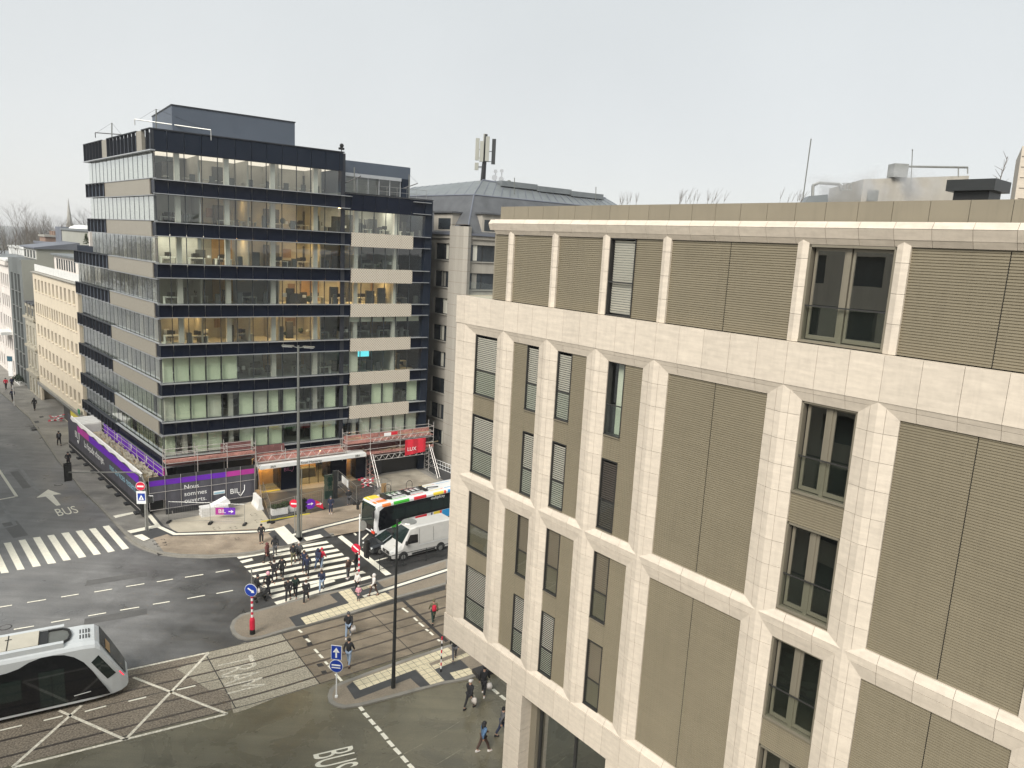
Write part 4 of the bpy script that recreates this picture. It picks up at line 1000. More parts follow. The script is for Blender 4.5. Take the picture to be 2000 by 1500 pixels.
# slatted bronze cladding: real horizontal fins
def slats(mb, r0, r1, z0, z1, d=-.05, p=.075, dep=.022):
    n = max(1, int((z1 - z0) / p)); p = (z1 - z0) / n
    for k in range(n):
        a = z0 + k * p
        P = [(d - dep, a), (d, a + p * .18), (d, a + p * .72), (d - dep, a + p * .80)]
        for (d0, y0), (d1, y1) in zip(P, P[1:]): mb.quad(RB(r0, d0, y0), RB(r1, d0, y0), RB(r1, d1, y1), RB(r0, d1, y1))
        mb.quad(RB(r0, d - dep, a + p * .80), RB(r1, d - dep, a + p * .80), RB(r1, d - dep, a + p), RB(r0, d - dep, a + p))
def cladding(r0, r1, z0, z1, d=-.05, seams=()):
    mb = MB(); e = [r0] + list(seams) + [r1]
    for k, (a, b) in enumerate(zip(e, e[1:])): slats(mb, a + (.012 if k else 0), b - (.012 if k < len(e) - 2 else 0), z0, z1, d)
    wpart('slatted_panel', mb, M['bronze_clad'], TB)
    piece('panel_backing', M['dark_frame'], TB, RB, (r0, r1), (d - .10, d - .06), (z0, z1))
Z2 = [(15.3, 22.0), (7.68, 14.4)]
WZ = [[(19.17, 22.0), (15.38, 18.2)], [(11.55, 14.4), (7.70, 10.56)]]
def reveal(r0, r1, z0, z1, d0=-.03, d1=-.26, t=.035):
    mb = MB(); mb.box(RB, (r0, r0 + t), (d1, d0), (z0, z1)); mb.box(RB, (r1 - t, r1), (d1, d0), (z0, z1)); mb.box(RB, (r0, r1), (d1, d0), (z1 - t, z1)); mb.box(RB, (r0, r1), (d1, d0 + .03), (z0, z0 + t))
    return mb
def small_window(r0, r1, z0, z1, kind):
    w_ = piece('window', M['dark_frame'], TB, RB, (r0, r1), (-.60, -.58), (z0, z1))
    root = MB(); root = reveal(r0, r1, z0, z1); fr = wpart('window_frame', root, M['dark_frame'], TB)
    zr = z0 + (z1 - z0) * .41
    if kind in ('blind', 'dark', 'brown'):
        mb = MB(); n = int((z1 - z0 - .12) / .088); hh = .066
        for k in range(n):
            z = z0 + .06 + k * .088
            mb.solid([RB(r0 + .05, -.15, z), RB(r0 + .05, -.11, z + hh), RB(r0 + .05, -.105, z + hh - .003), RB(r0 + .05, -.145, z - .003)], [RB(r1 - .02, -.15, z), RB(r1 - .02, -.11, z + hh), RB(r1 - .02, -.105, z + hh - .003), RB(r1 - .02, -.145, z - .003)])
        if kind == 'brown': piece('curtain', M['bronze_flat'], TB, RB, (r0 + .05, r1 - .02), (-.18, -.165), (z0, z1))
        wpart('venetian_blind', mb, {'blind': M['blind_pale'], 'dark': M['blind_dark'], 'brown': M['bronze_flat']}[kind], TB, kind='stuff')
    else:
        piece('curtain', M['blind_pale'], TB, RB, (r0 + (r1 - r0) * .25, r1 - .05), (-.42, -.40), (z0, z1))
        piece('window_pane', M['glass'], TB, RB, (r0 + .03, r1 - .03), (-.235, -.225), (z0 + .03, z1 - .03))
    piece('balustrade_glass', M['glass_clear'], TB, RB, (r0 + .02, r1 - .02), (-.075, -.068), (z0 + .02, zr))
    piece('balustrade_rail', M['dark_frame'], TB, RB, (r0, r1), (-.085, -.055), (zr, zr + .045))
    piece('window_sill', M['bronze_flat'], TB, RB, (r0, r1), (-.2, .0), (z0 - .05, z0 - .01))
SM = {0: (None, ['blind', 'blind'], ['brown', 'blind']), 1: (.9, ['blind', 'blind'], ['brown', 'blind']), 2: (-.83, ['blind', 'blind'], ['brown', 'blind']), 3: (-.82, ['clear', 'dark'], ['brown', 'brown'])}
for i, (r0, r1) in enumerate(OPEN):
    for fl_, (za, zb) in enumerate(Z2):
        if i in SM:
            spl, *kinds = SM[i]
            if spl is None: wa, wb = r0, r1
            elif spl > 0: wa, wb = r0 + spl, r1; cladding(r0, wa, za, zb)
            else: wa, wb = r0, r0 - spl; cladding(wb, r1, za, zb)
            for (z0, z1), kd in zip(WZ[fl_], kinds[fl_]): small_window(wa, wb, z0, z1, kd)
            cladding(wa, wb, WZ[fl_][1][1], WZ[fl_][0][0]); 
            if WZ[fl_][1][0] > za + .03: cladding(wa, wb, za, WZ[fl_][1][0])
        elif i in (4, 6): cladding(r0, r1, za, zb, seams=((r0 + r1) / 2,))
        else:
            for (z0, z1) in WZ[fl_]:
                wpart('window_frame', reveal(r0, r1, z0, z1, t=.06), M['bronze_frame'], TB)
                mid = (r0 + r1) / 2
                lf = MB()
                for a, b in ((r0 + .12, mid - .06), (mid + .06, r1 - .06)):
                    t = .09
                    lf.box(RB, (a, a + t), (-.27, -.20), (z0 + .1, z1 - .05)); lf.box(RB, (b - t, b), (-.27, -.20), (z0 + .1, z1 - .05))
                    lf.box(RB, (a, b), (-.268, -.202), (z1 - .14, z1 - .05)); lf.box(RB, (a, b), (-.268, -.202), (z0 + .1, z0 + .22))
                    piece('window_pane', M['glass_dark'], TB, RB, (a + t, b - t), (-.245, -.235), (z0 + .22, z1 - .14))
                lf.box(RB, (mid - .06, mid + .06), (-.27, -.17), (z0, z1))
                wpart('window_leaf', lf, M['bronze_frame'], TB)
                piece('room_back', M['interior_dark'], TB, RB, (r0, r1), (-1.1, -1.05), (z0, z1))
                zr = z0 + 1.14
                piece('balustrade_rail', M['dark_frame'], TB, RB, (r0, r1), (-.11, -.06), (zr, zr + .035))
                piece('balustrade_glass', M['glass_clear'], TB, RB, (r0 + .02, r1 - .02), (-.095, -.085), (z0 + .04, zr))
            cladding(r0, r1, WZ[fl_][1][1], WZ[fl_][0][0])
            if WZ[fl_][1][0] > za + .03: cladding(r0, r1, za, WZ[fl_][1][0])
# top storey panels, window and loggia
edges = [-9.60] + TP
for k, (a, b) in enumerate(zip(edges, edges[1:])):
    a_ = a + (.175 if k else 0); b_ = b - .175
    if k in (0, 1, 2): cladding(a_, b_, 23.7, 26.56, -.18)
    elif k == 3:
        wpart('window_frame', reveal(a_, a_ + 1.25, 23.7, 26.56, -.14, -.34), M['dark_frame'], TB)
        mb = MB()
        for q in range(30):
            z = 23.8 + q * .09
            mb.solid([RB(a_ + .1, -.33, z), RB(a_ + .1, -.285, z + .07), RB(a_ + .1, -.28, z + .067), RB(a_ + .1, -.325, z - .005)], [RB(a_ + 1.2, -.33, z), RB(a_ + 1.2, -.285, z + .07), RB(a_ + 1.2, -.28, z + .067), RB(a_ + 1.2, -.325, z - .005)])
        wpart('venetian_blind', mb, M['blind_pale'], TB, kind='stuff')
        piece('balustrade_rail', M['dark_frame'], TB, RB, (a_, a_ + 1.25), (-.2, -.14), (24.93, 24.98))
        cladding(a_ + 1.25, b_, 23.7, 26.56, -.18)
    elif k in (4, 6): cladding(a_, b_, 23.7, 26.56, -.18, seams=((a_ + b_) / 2,))
    elif k == 5:
        z0, z1 = 23.72, 26.56; mid = (a_ + b_) / 2 - .1
        wpart('window_frame', reveal(a_, b_, z0, z1, -.12, -.36, .07), M['bronze_frame'], TB)
        lf = MB()
        lf.box(RB, (mid - .07, mid + .07), (-.36, -.26), (z0, z1))
        for a, b in ((a_ + .12, mid - .07), (mid + .1, b_ - .08)):
            t = .07; lf.box(RB, (a, a + t), (-.37, -.30), (z0 + .1, z1 - .08)); lf.box(RB, (b - t, b), (-.37, -.30), (z0 + .1, z1 - .08)); lf.box(RB, (a, b), (-.368, -.302), (z1 - .17, z1 - .08)); lf.box(RB, (a, b), (-.368, -.302), (z0 + .1, z0 + .22))
            piece('window_pane', M['glass_mirror'], TB, RB, (a + t, b - t), (-.345, -.335), (z0 + .2, z1 - .16))
        wpart('window_leaf', lf, M['bronze_frame'], TB)
        piece('balustrade_rail', M['dark_frame'], TB, RB, (a_, b_), (-.19, -.14), (24.78, 24.82)); piece('balustrade_glass', M['glass_clear'], TB, RB, (a_, b_), (-.175, -.165), (z0 + .03, 24.78))
        piece('room_back', M['interior_dark'], TB, RB, (a_, b_), (-1.5, -1.45), (z0, z1))
# terrace end wall of the top storey, glass guard
piece('end_panel', M['bronze_flat'], TB, RB, (-9.72, -9.61), (-8, -.2), (23.6, 26.6))
piece('terrace_guard', M['glass_clear'], TB, RB, (-11.75, -9.75), (-.32, -.31), (23.7, 24.35)); piece('terrace_floor', M['light_slab'], TB, RB, (-11.95, -9.6), (-8, -.05), (23.5, 23.64))
# metal parapet panels
for k in range(27):
    a = -9.78 + .948 * k
    piece('parapet_panel', M['bronze_flat'], TB, RB, (a + .007, a + .941), (-.62, -.50), (27.15, 27.79))
piece('roof_deck', M['concrete'], TB, RB, (-9.0, 16), (-12, -.6), (27.1, 27.4))
# street-level: pier and big window
piece('pier', M['travertine'], TB, RB, (-6.86, -5.76), (-1.1, .12), (5.45, 6.165))
for k, (za, zb) in enumerate(((4.3, 5.44), (3.15, 4.29), (2.0, 3.14), (.85, 1.99), (0, .84))): piece('stone_panel', M['travertine'], TB, RB, (-6.86, -5.76), (-1.1, .12), (za + .006, zb - .006))
for za, zb in ((4.6, 6.16), (3.0, 4.59), (1.5, 2.99), (0, 1.49)): piece('pier', M['travertine'], TB, RB, (-.6, 2.2), (-1.1, .10), (za, zb))
mb = MB()
for k in range(5):
    mb.box(RB, (-5.76, -.6), (-.10 - .09 * k, -.035 - .09 * k), (6.10 - .055 * k, 6.16)); 
mb.box(RB, (-5.76, -.6), (-1.1, -.5), (5.70, 6.16)); mb.box(RB, (-5.76, -5.35), (-1.1, -.5), (0, 5.7)); mb.box(RB, (-.85, -.6), (-1.1, -.5), (0, 5.7))
wpart('shopfront_frame', mb, M['bronze_frame'], TB)
mb = MB()
for x in (-5.3, -3.05, -.95): mb.box(RB, (x - .05, x + .05), (-.85, -.7), (0, 5.7))
wpart('shopfront_mullion', mb, M['dark_frame'], TB)
for a, b in ((-5.25, -3.1), (-3.0, -1.0)): piece('shop_window', M['glass_mirror'], TB, RB, (a, b), (-.79, -.77), (.1, 5.7))
piece('shop_floor', M['interior_dark'], TB, RB, (-6.6, 0), (-7.4, -1.1), (.0, .05))
mb = MB(); mb.ball(RB(-3.9, -2.0, 4.9), .55, 14, 10, (1, 1, .8)); mb.tube(RB(-3.9, -2, 5.3), RB(-3.9, -2, 6.1), .02, 4); wpart('pendant_lamp', mb, M['black'], TB, smooth=True)
mb = MB(); mb.ball(RB(-2.0, -2.0, 4.9), .55, 14, 10, (1, 1, .8)); mb.tube(RB(-2.0, -2, 5.3), RB(-2.0, -2, 6.1), .02, 4); wpart('pendant_lamp', mb, M['black'], TB, smooth=True)
# ------------------------------------------------------------------ neighbouring buildings
def wall_rows(mb, F, x0, x1, z0, z1, rows, d1=0.0, d0=-.3):
    """wall with real openings; rows = [(za, zb, [(xa, xb), ...])] sorted upwards"""
    z = z0
    for za, zb, ops in rows:
        if za > z: mb.box(F, (x0, x1), (d0, d1), (z, za))
        x = x0
        for a, b in ops:
            if a > x: mb.box(F, (x, a), (d0, d1), (za, zb))
            x = b
        if x < x1: mb.box(F, (x, x1), (d0, d1), (za, zb))
        z = zb
    if z < z1: mb.box(F, (x0, x1), (d0, d1), (z, z1))
def fill_windows(th, F, rows, depth=-.2, frame='dark_frame', glass='glass_far', two=True, sill=None):
    for za, zb, ops in rows:
        for a, b in ops:
            piece('window', M[glass], th, F, (a, b), (depth - .03, depth), (za, zb))
            if two: piece('window_mullion', M[frame], th, F, ((a + b) / 2 - .03, (a + b) / 2 + .03), (depth, depth + .05), (za, zb))
            if sill: piece('sill', M[sill], th, F, (a - .06, b + .06), (-.05, .10), (za - .12, za - .02))

# limestone building behind, with slate mansard
BG0 = Vector((-5.87, 83.256, 0))
BF, BL_ = Frame(BG0, UF, NF), Frame(BG0, UL, NL)
B2 = thing('limestone_building', 'grey limestone office building with steep slate roof, behind the dark glass block', 'office building', BG0); B2['worldpts'] = 1
zz = [26.15 - 3.16 * k for k in range(8)]
rowsL = [(z - 1.85, z, [(2.75, 5.75), (7.2, 10.2), (11.6, 14.6)]) for z in zz][::-1]
rowsF = [(z - 1.85, z, [(.45 + 4.6 * k, 4.0 + 4.6 * k) for k in range(5)]) for z in zz][::-1]
mb = MB(); wall_rows(mb, BL_, 0, 20, 0, 27.4, rowsL); wall_rows(mb, BF, 0, 26, 0, 27.4, rowsF)
wpart('wall', mb, M['limestone'], B2)
fill_windows(B2, BL_, rowsL); fill_windows(B2, BF, rowsF)
rr = random.Random(4)
for F, rows in ((BL_, rowsL), (BF, rowsF)):
    for za, zb, ops in rows:
        for a, b in ops[:2]:
            x = a + rr.random() * 1.2; piece('curtain', M['blind_pale'] if rr.random() < .5 else M['concrete'], B2, F, (x, x + .35 + rr.random() * .5), (-.205, -.19), (za + .1, zb - .05))
mb = MB()
pier = [BL_(2.6, .0, 0), BL_(2.55, .45, 0), BL_(1.2, .62, 0), BL_(.2, .55, 0) + NF * .35, BF(-.2, .62, 0), BF(.28, .45, 0), BF(.35, 0, 0), BG0 - NF * 1 - NL * 1]
mb.prism([(p.x, p.y) for p in pier], 0, 28.1); wpart('corner_pier', mb, M['limestone'], B2)
mb = MB()
for k in range(22): 
    z = 1.4 + k * 1.28
    c = sum((p for p in pier), Vector()) / len(pier)
    mb.prism([((p.x - c.x) * 1.006 + c.x, (p.y - c.y) * 1.006 + c.y) for p in pier], z, z + .025)
wpart('stone_joint', mb, M['travertine_dark'], B2)
for z in zz:
    piece('sill', M['concrete'], B2, BL_, (2.6, 20), (0, .12), (z - 1.97, z - 1.87)); piece('sill', M['concrete'], B2, BF, (.3, 26), (0, .12), (z - 1.97, z - 1.87))
piece('gutter', M['zinc_dark'], B2, BF, (.3, 26), (0, .35), (27.15, 27.4)); piece('gutter', M['zinc_dark'], B2, BL_, (2.6, 20), (0, .35), (27.15, 27.4))
piece('cornice', M['limestone'], B2, BF, (.3, 26), (0, .18), (26.75, 27.1)); piece('cornice', M['limestone'], B2, BL_, (2.6, 20), (0, .18), (26.75, 27.1))
def inset(F1, d): return F1
mb = MB()
c0 = BG0 + V(0, 0, 27.4); i1 = BG0 - NF * 2.4 - NL * 2.4 + V(0, 0, 31.8); i2 = BG0 - NF * 6.5 - NL * 6.5 + V(0, 0, 34.0)
e0 = BF(26, 0, 27.4); e1 = BF(26, -2.4, 31.8); e2 = BF(26, -6.5, 33.4)
l0 = BL_(20, 0, 27.4); l1 = BL_(20, -2.4, 31.8); l2 = BL_(20, -6.5, 33.4)
mb.quad(c0, e0, e1, i1); mb.quad(l0, c0, i1, l1); wpart('slate_slope', mb, M['slate_roof'], B2)
mb = MB(); mb.quad(i1, e1, e2, i2); mb.quad(l1, i1, i2, l2); mb.quad(i2, e2, l2); wpart('zinc_slope', mb, M['zinc'], B2)
mb = MB()
for k in range(20):
    f = k / 19
    a, b = i1.lerp(e1, f), i2.lerp(e2, f); mb.tube(a, b, .05, 4)
    if k % 2: mb.tube(l1.lerp(i1, f), l2.lerp(i2, f), .05, 4)
mb.tube(c0, i1, .09, 5); mb.tube(i1, i2, .08, 5); mb.tube(i1, e1, .10, 5); mb.tube(i1, l1, .1, 5); mb.tube(i2, e2, .14, 5)
wpart('roof_seam', mb, M['zinc_dark'], B2)
for k in range(3):
    s = 7 + k * 6.5
    piece('roof_light', M['zinc'], B2, Frame(i2.lerp(e2, (2.5 + k * 7.2) / 26) - V(0, 0, .3), UF, NF), (0, 5.5), (-1.4, 1.4), (-.2, .45))
for (F, a, b) in ((BL_, 2.9, 6.4), (BF, 2.0, 6.0), (BF, 9, 13), (BL_, 9, 12.5)):
    dm = piece('dormer', M['limestone'], B2, F, (a, b), (-2.0, -.12), (27.4, 29.6)); piece('dormer_window', M['glass_far'], B2, F, (a + .3, b - .9), (-.13, -.10), (27.75, 29.0)); piece('dormer_roof', M['slate_roof'], B2, F, (a - .2, b + .2), (-2.4, .15), (29.6, 29.78))
mb = MB(); mb.prism([(p.x, p.y) for p in (BG0 - NF * .3 - NL * .3, BF(26, -.3, 0), BF(26, -12, 0), BL_(20, -12, 0), BL_(20, -.3, 0))], .2, 27.3); wpart('core', mb, M['interior_dark'], B2)

# mobile-phone mast and dishes on its roof
mp0 = at(942, 364, 97)
T1 = thing('antenna_mast', 'dark mast carrying upright phone antenna panels on the slate roof', 'antenna mast', mp0)
px = .0685
mb = MB(); mb.tube(mp0 - V(0, 0, .6), mp0 + V(.15, 0, 3.6), .36, 8, .26); mb.tube(mp0 + V(.15, 0, 3.4), mp0 + V(.2, 0, 6.4), .20, 6); wpart('mast', mb, M['black'], T1)
for k, (dx, dy, z0, z1, mt) in enumerate(((-.85, .2, 3.2, 5.9, 'blind_pale'), (-.25, -.35, 3.0, 5.5, 'blind_pale'), (.45, -.3, 3.1, 6.1, 'blind_pale'), (1.25, .1, 2.8, 5.9, 'pole_grey'), (.1, .4, 4.6, 6.5, 'blind_pale'), (-.85, .2, 2.0, 2.9, 'blind_pale'))):
    piece('antenna_panel', M['render_grey' if mt == 'blind_pale' else 'pole_dark'], T1, Frame(mp0, V(1, 0, 0), V(0, 1, 0)), (dx - .24, dx + .24), (dy - .15, dy + .15), (z0, z1))
    mb = MB(); mb.tube(mp0 + V(.15, 0, (z0 + z1) / 2), mp0 + V(dx, dy, (z0 + z1) / 2), .05, 4); mb.tube(mp0 + V(.15, 0, z0 + .3), mp0 + V(dx, dy, z0 + .3), .05, 4); wpart('bracket', mb, M['black'], T1)
for k, (u, v, r, s) in enumerate(((966, 347, .45, 1), (968, 335, .32, 1), (979, 350, .42, 1), (980, 334, .3, 1), (960, 357, .35, 0), (994, 357, .42, 0))):
    p = at(u, v, 97); b = at(u, 372, 97)
    T = thing('dish_antenna', '%s round dish antenna %s' % ('white' if s else 'grey', ('left of the dish cluster beside the phone mast', 'at the top left of the dish cluster', 'at the lower right of the dish cluster', 'at the top right of the dish cluster', 'lowest, right beside the phone mast', 'standing alone right of the dish cluster')[k]), 'dish antenna', b, 'dish antennas on the slate roof')
    mb = MB(); mb.tube(b - V(0, 0, .5), p + V(0, .1, .2), .04, 5); wpart('pole', mb, M['galv'], T)
    mb = MB(); mb.tube(p + V(0, -.1, 0), p + V(0, .12, 0), r * .8, 14, r * .5); wpart('dish', mb, M['ledge'] if s else M['pole_grey'], T)
for (u, v0, v1, Y, lab) in ((1005, 348, 385, 92, 'thin lightning rod rising above the slate roof right of the dishes'), (1164, 366, 398, 100, 'thin lightning rod at the far right end of the slate roof'), (1584, 272, 392, 34, 'tall thin leaning antenna rod on the stone building roof'), (1782, 293, 350, 69, 'thin rod standing on the steaming rooftop unit')):
    a, b = at(u - (17 if u == 1584 else 0), v1, Y), at(u, v0, Y)
    mb = MB(); mb.tube(a - V(0, 0, 1), b, .012 + .0004 * Y, 5); mb.ball(b, .07 if Y > 50 else .03, 6, 4); tag(obj('lightning_rod', mb, M['pole_grey'], None, a), lab, 'antenna', 'thin rods on the roofs')

# cream office row with square windows
CB = thing('cream_building', 'cream stone building with five rows of small upright windows above a garage entrance', 'building', LE(29.7, 0, 0)); CB['worldpts'] = 1
def row(n, a, b, w, za, zb): 
    st = (b - a) / n; return (za, zb, [(a + st * k + (st - w) / 2, a + st * k + (st + w) / 2) for k in range(n)])
rows = [row(11, 30.6, 55, 1.1, 3.9, 5.45), row(11, 30.6, 55, 1.1, 7.0, 8.5), row(11, 30.6, 55, 1.1, 10.1, 11.6), row(17, 30.6, 55, .85, 13.1, 14.75), row(11, 30.6, 55, 1.15, 16.4, 18.1)]
mb = MB(); wall_rows(mb, LE, 29.75, 55.6, 2.7, 19.0, rows); mb.box(LE, (29.75, 40.5), (-.3, 0), (0, 2.7)); mb.box(LE, (54.6, 55.6), (-.3, 0), (0, 2.7)); mb.box(LE, (55.3, 55.6), (-10, -.3), (0, 19.0))
wpart('wall', mb, M['cream'], CB)
fill_windows(CB, LE, rows, depth=-.24, frame='blind_pale', glass='glass_far', sill='cream')
for za, zb, ops in rows:
    for a, b in ops:
        if rr.random() < .75: piece('curtain', M['blind_pale'], CB, LE, (a + .04, a + .04 + (b - a) * (.25 + .6 * rr.random())), (-.235, -.225), (za + .04, zb - .04))
piece('fascia', M['galv'], CB, LE, (29.8, 55.4), (0, .35), (2.5, 2.85)); piece('garage_wall', M['brick'], CB, LE, (40.5, 54.6), (-5, -4.8), (0, 2.7)); piece('core', M['interior_dark'], CB, LE, (29.9, 55.2), (-10, -5.1), (0, 18.9))
piece('roof_edge', M['concrete'], CB, LE, (29.75, 55.7), (-1.2, .25), (19.0, 19.12)); piece('roof_deck', M['concrete'], CB, LE, (29.75, 55.6), (-10, -1.2), (18.9, 19.1))
for k in range(17):
    a = 29.9 + k * 1.51; piece('balustrade_panel', M['white_paint'], CB, LE, (a + .03, a + 1.46), (-.35, -.28), (19.2, 20.15))
piece('attic_wall', M['white_wall'], CB, LE, (29.9, 56.4), (-7.5, -3.0), (19.1, 21.5)); piece('attic_roof', M['zinc'], CB, LE, (29.9, 56.6), (-7.6, -2.6), (21.5, 21.75))
for k in range(8):
    a = 43.8 + k * 1.45; piece('attic_window', M['glass_far'], CB, LE, (a, a + .8), (-2.99, -2.96), (19.6, 21.1))
piece('shopfront', M['dark_frame'], CB, LE, (33, 40.4), (0.0, .06), (.3, 2.4)); piece('poster', M['yellow'], CB, LE, (31.0, 36.2), (.1, .16), (.4, 2.3), label='yellow poster on the shopfront')
piece('exit_sign', M['green_sign'], CB, LE, (30.3, 31.2), (.3, .38), (2.9, 3.5)); 

# ornate stone house
OH = thing('stone_townhouse', 'narrow old grey stone townhouse with ornate dormers between cream block and dark block', 'house', LE(55.8, 0, 0)); OH['worldpts'] = 1
rows = [(.2, 2.6, [(56.6, 58.2), (59, 60.5), (61.4, 62.8)]), (4.3, 6.7, [(56.6, 57.9), (59, 60.3), (61.4, 62.7)]), (8.0, 10.6, [(56.6, 57.9), (59, 60.3), (61.4, 62.7)])]
mb = MB(); wall_rows(mb, LE, 55.75, 63.4, 0, 11.9, rows); wpart('wall', mb, M['old_stone'], OH); fill_windows(OH, LE, rows, frame='blind_pale', glass='interior_white', sill='old_stone')
for z in (3.3, 7.3, 11.7): piece('string_course', M['old_stone'], OH, LE, (55.7, 63.4), (0, .32), (z, z + .3))
mb = MB(); mb.quad(LE(55.75, -.2, 12), LE(63.4, -.2, 12), LE(63.4, -1.6, 15), LE(55.75, -1.6, 15)); mb.quad(LE(55.75, -1.6, 15), LE(63.4, -1.6, 15), LE(63.4, -9, 15.4), LE(55.75, -9, 15.4)); wpart('roof', mb, M['slate_roof'], OH)
for x in (57.2, 59.6, 62.0): piece('dormer', M['old_stone'], OH, LE, (x - .6, x + .6), (-1.2, .05), (12.0, 14.0)); piece('dormer_window', M['glass_far'], OH, LE, (x - .35, x + .35), (.05, .08), (12.4, 13.5)); piece('dormer_cap', M['slate_roof'], OH, LE, (x - .7, x + .7), (-1.3, .15), (14.0, 14.25))
piece('core', M['interior_dark'], OH, LE, (55.8, 63.3), (-9, -.4), (0, 12))

# dark grey modern block with vertical window strips
DB = thing('grey_apartment_block', 'tall narrow grey block with vertical dark window strips and zinc attic', 'building', LE(63.5, 0, 0)); DB['worldpts'] = 1
mb = MB(); mb.box(LE, (63.5, 74.6), (-11, -.35), (0, 20.35)); mb.box(LE, (63.5, 65.6), (-.35, 0), (0, 20.35)); mb.box(LE, (67.4, 68.2), (-.35, 0), (0, 20.35)); mb.box(LE, (70.0, 71.2), (-.35, 0), (0, 20.35)); mb.box(LE, (73.0, 74.6), (-.35, 0), (0, 20.35)); mb.box(LE, (65.6, 73), (-.35, 0), (18, 20.35))
wpart('wall', mb, M['dark_render'], DB)
piece('gable_wall', M['render_grey'], DB, LE, (63.42, 63.5), (-11, -.02), (0, 20.4))
for (a, b) in ((65.6, 67.4), (68.2, 70.0), (71.2, 73.0)):
    for k in range(7): piece('window', M['glass_far'], DB, LE, (a + .1, b - .1), (-.34, -.3), (.6 + 2.45 * k, 2.6 + 2.45 * k)); piece('balcony_rail', M['galv'], DB, LE, (a, b), (-.1, .1), (.5 + 2.45 * k, .58 + 2.45 * k))
piece('attic_wall', M['render_grey'], DB, LE, (63.45, 73.5), (-11, -2.1), (20.4, 22.1))
mb = MB(); mb.solid([LE(63.2, -1.7, 22.1), LE(63.2, -1.7, 22.3), LE(63.2, -11, 23.7), LE(63.2, -11, 22.1)], [LE(74.4, -1.7, 22.1), LE(74.4, -1.7, 22.3), LE(74.4, -11, 23.7), LE(74.4, -11, 22.1)]); wpart('zinc_roof', mb, M['zinc_dark'], DB)
for k in range(4): piece('attic_window', M['white_paint'], DB, LE, (64 + k * 2.3, 65.5 + k * 2.3), (-2.1, -2.0), (20.5, 21.9)); piece('attic_pane', M['glass_far'], DB, LE, (64.2 + k * 2.3, 65.3 + k * 2.3), (-2.0, -1.97), (20.6, 21.8))

# white and pale houses farther up the street
spec = [(74.8, 83.2, 19.6, 'white_wall', 'white townhouse with tall paired windows and a pale porch roof, beyond the grey block', 4),
        (83.4, 96, 18.2, 'white_wall', 'pale plastered house at the left edge of the street row', 5),
        (96.2, 118, 19.0, 'old_stone', 'stone house far up the side street', 6)]
for (a, b, h, mt, lab, n) in spec:
    H = thing('townhouse', lab, 'house', LE(a, 0, 0)); H['worldpts'] = 1
    rows = [row(n, a + .4, b - .4, 1.15, z, z + 2.1) for z in (.8, 4.6, 8.2, 11.8, 15.3)]
    mb = MB(); wall_rows(mb, LE, a, b, 0, h, rows); mb.box(LE, (a, a + .3), (-10, -.3), (0, h)); wpart('wall', mb, M[mt], H); fill_windows(H, LE, rows, glass='glass_far', sill='white_wall')
    piece('core', M['interior_dark'], H, LE, (a + .35, b), (-10, -.4), (0, h - .2)); piece('roof', M['zinc'] if n > 4 else M['white_paint'], H, LE, (a - .1, b + .1), (-10, .3), (h, h + .3)); piece('cornice', M[mt], H, LE, (a, b), (0, .45), (h - .7, h - .1))
    if n == 4: piece('porch_roof', M['white_paint'], H, LE, (75.2, 80), (0, 1.6), (7.4, 7.9))
# blocks of roofs behind the row
def block(name, lab, a, b, d0, d1, z1, m1, m2, z0=0):
    H = thing(name, lab, 'building', LE(a, d1, 0)); H['worldpts'] = 1
    piece('wall', M[m1], H, LE, (a, b), (d0, d1), (z0, z1)); piece('roof', M[m2], H, LE, (a - .2, b + .2), (d0 - .2, d1 + .2), (z1, z1 + .35)); return H
H = block('rear_building', 'plain grey rendered block with curved metal roof edge, rising behind the cream building', 40, 75, -22, -8, 25.1, 'render_grey', 'zinc')
piece('zinc_cladding', M['zinc_dark'], H, LE, (75.02, 79.2), (-22, -7.9), (0, 25.6))
mb = MB(); mb.ball(LE(70, -10, 25.3), 1.6, 10, 6, (1.3, 1.3, .5)); mb.ball(LE(60, -11, 25.3), 1.4, 10, 6, (1.3, 1.3, .5)); wpart('roof_dome', mb, M['white_paint'], H, smooth=True)
block('rear_building', 'low dark slate-roofed building behind the grey block', 79, 92, -16, -7, 22.4, 'zinc_dark', 'zinc_dark')
H = block('chimney_stack', 'wide brick chimney stack among the distant roofs', 88, 93, -12, -8, 23.6, 'brick', 'concrete'); H['category'] = 'chimney'
for k in range(3): piece('chimney_pot', M['brick'], H, LE, (88.6 + k * 1.5, 89.1 + k * 1.5), (-10, -9.5), (23.9, 24.7))
H = block('rear_building', 'white flat-roofed building among the distant roofs on the left', 108, 126, -22, -8, 20.6, 'white_paint', 'white_paint')
block('rear_building', 'pale low building far left under the bare trees', 122, 150, -18, -4, 18.6, 'white_wall', 'zinc')
block('rear_building', 'long grey building far up the side street', 128, 190, -40, -24, 17.5, 'render_grey', 'slate_roof')
# street fronts just outside the frame, seen in the window reflections
for (a, b, h) in ((-8, 14, 17), (14.5, 33, 19), (33.5, 60, 18)):
    H = thing('facing_house', '%s stone house across the side street, mirrored in the office glass' % {-8: 'corner', 14.5: 'tall middle', 33.5: 'farthest'}[a], 'house', LE(a, 21, 0), 'houses facing the office block'); H['worldpts'] = 1
    Fm = Frame(LE(0, 21, 0), UL, -NL)
    rows = [row(int((b - a) / 2.6), a + .4, b - .4, 1.2, z, z + 2.1) for z in (.8, 4.6, 8.2, 11.8)]
    mb = MB(); wall_rows(mb, Fm, a, b, 0, h, rows); wpart('wall', mb, M['old_stone'], H)
    mb = MB(); mb.box(Fm, (a, b), (-9, -.35), (0, h - .2)); wpart('core', mb, M['interior_dark'], H)
    piece('roof', M['slate_roof'], H, Fm, (a, b), (-7, -.3), (h, h + 2.4))
NB0 = V(-27, 14, 0) + UT * 7
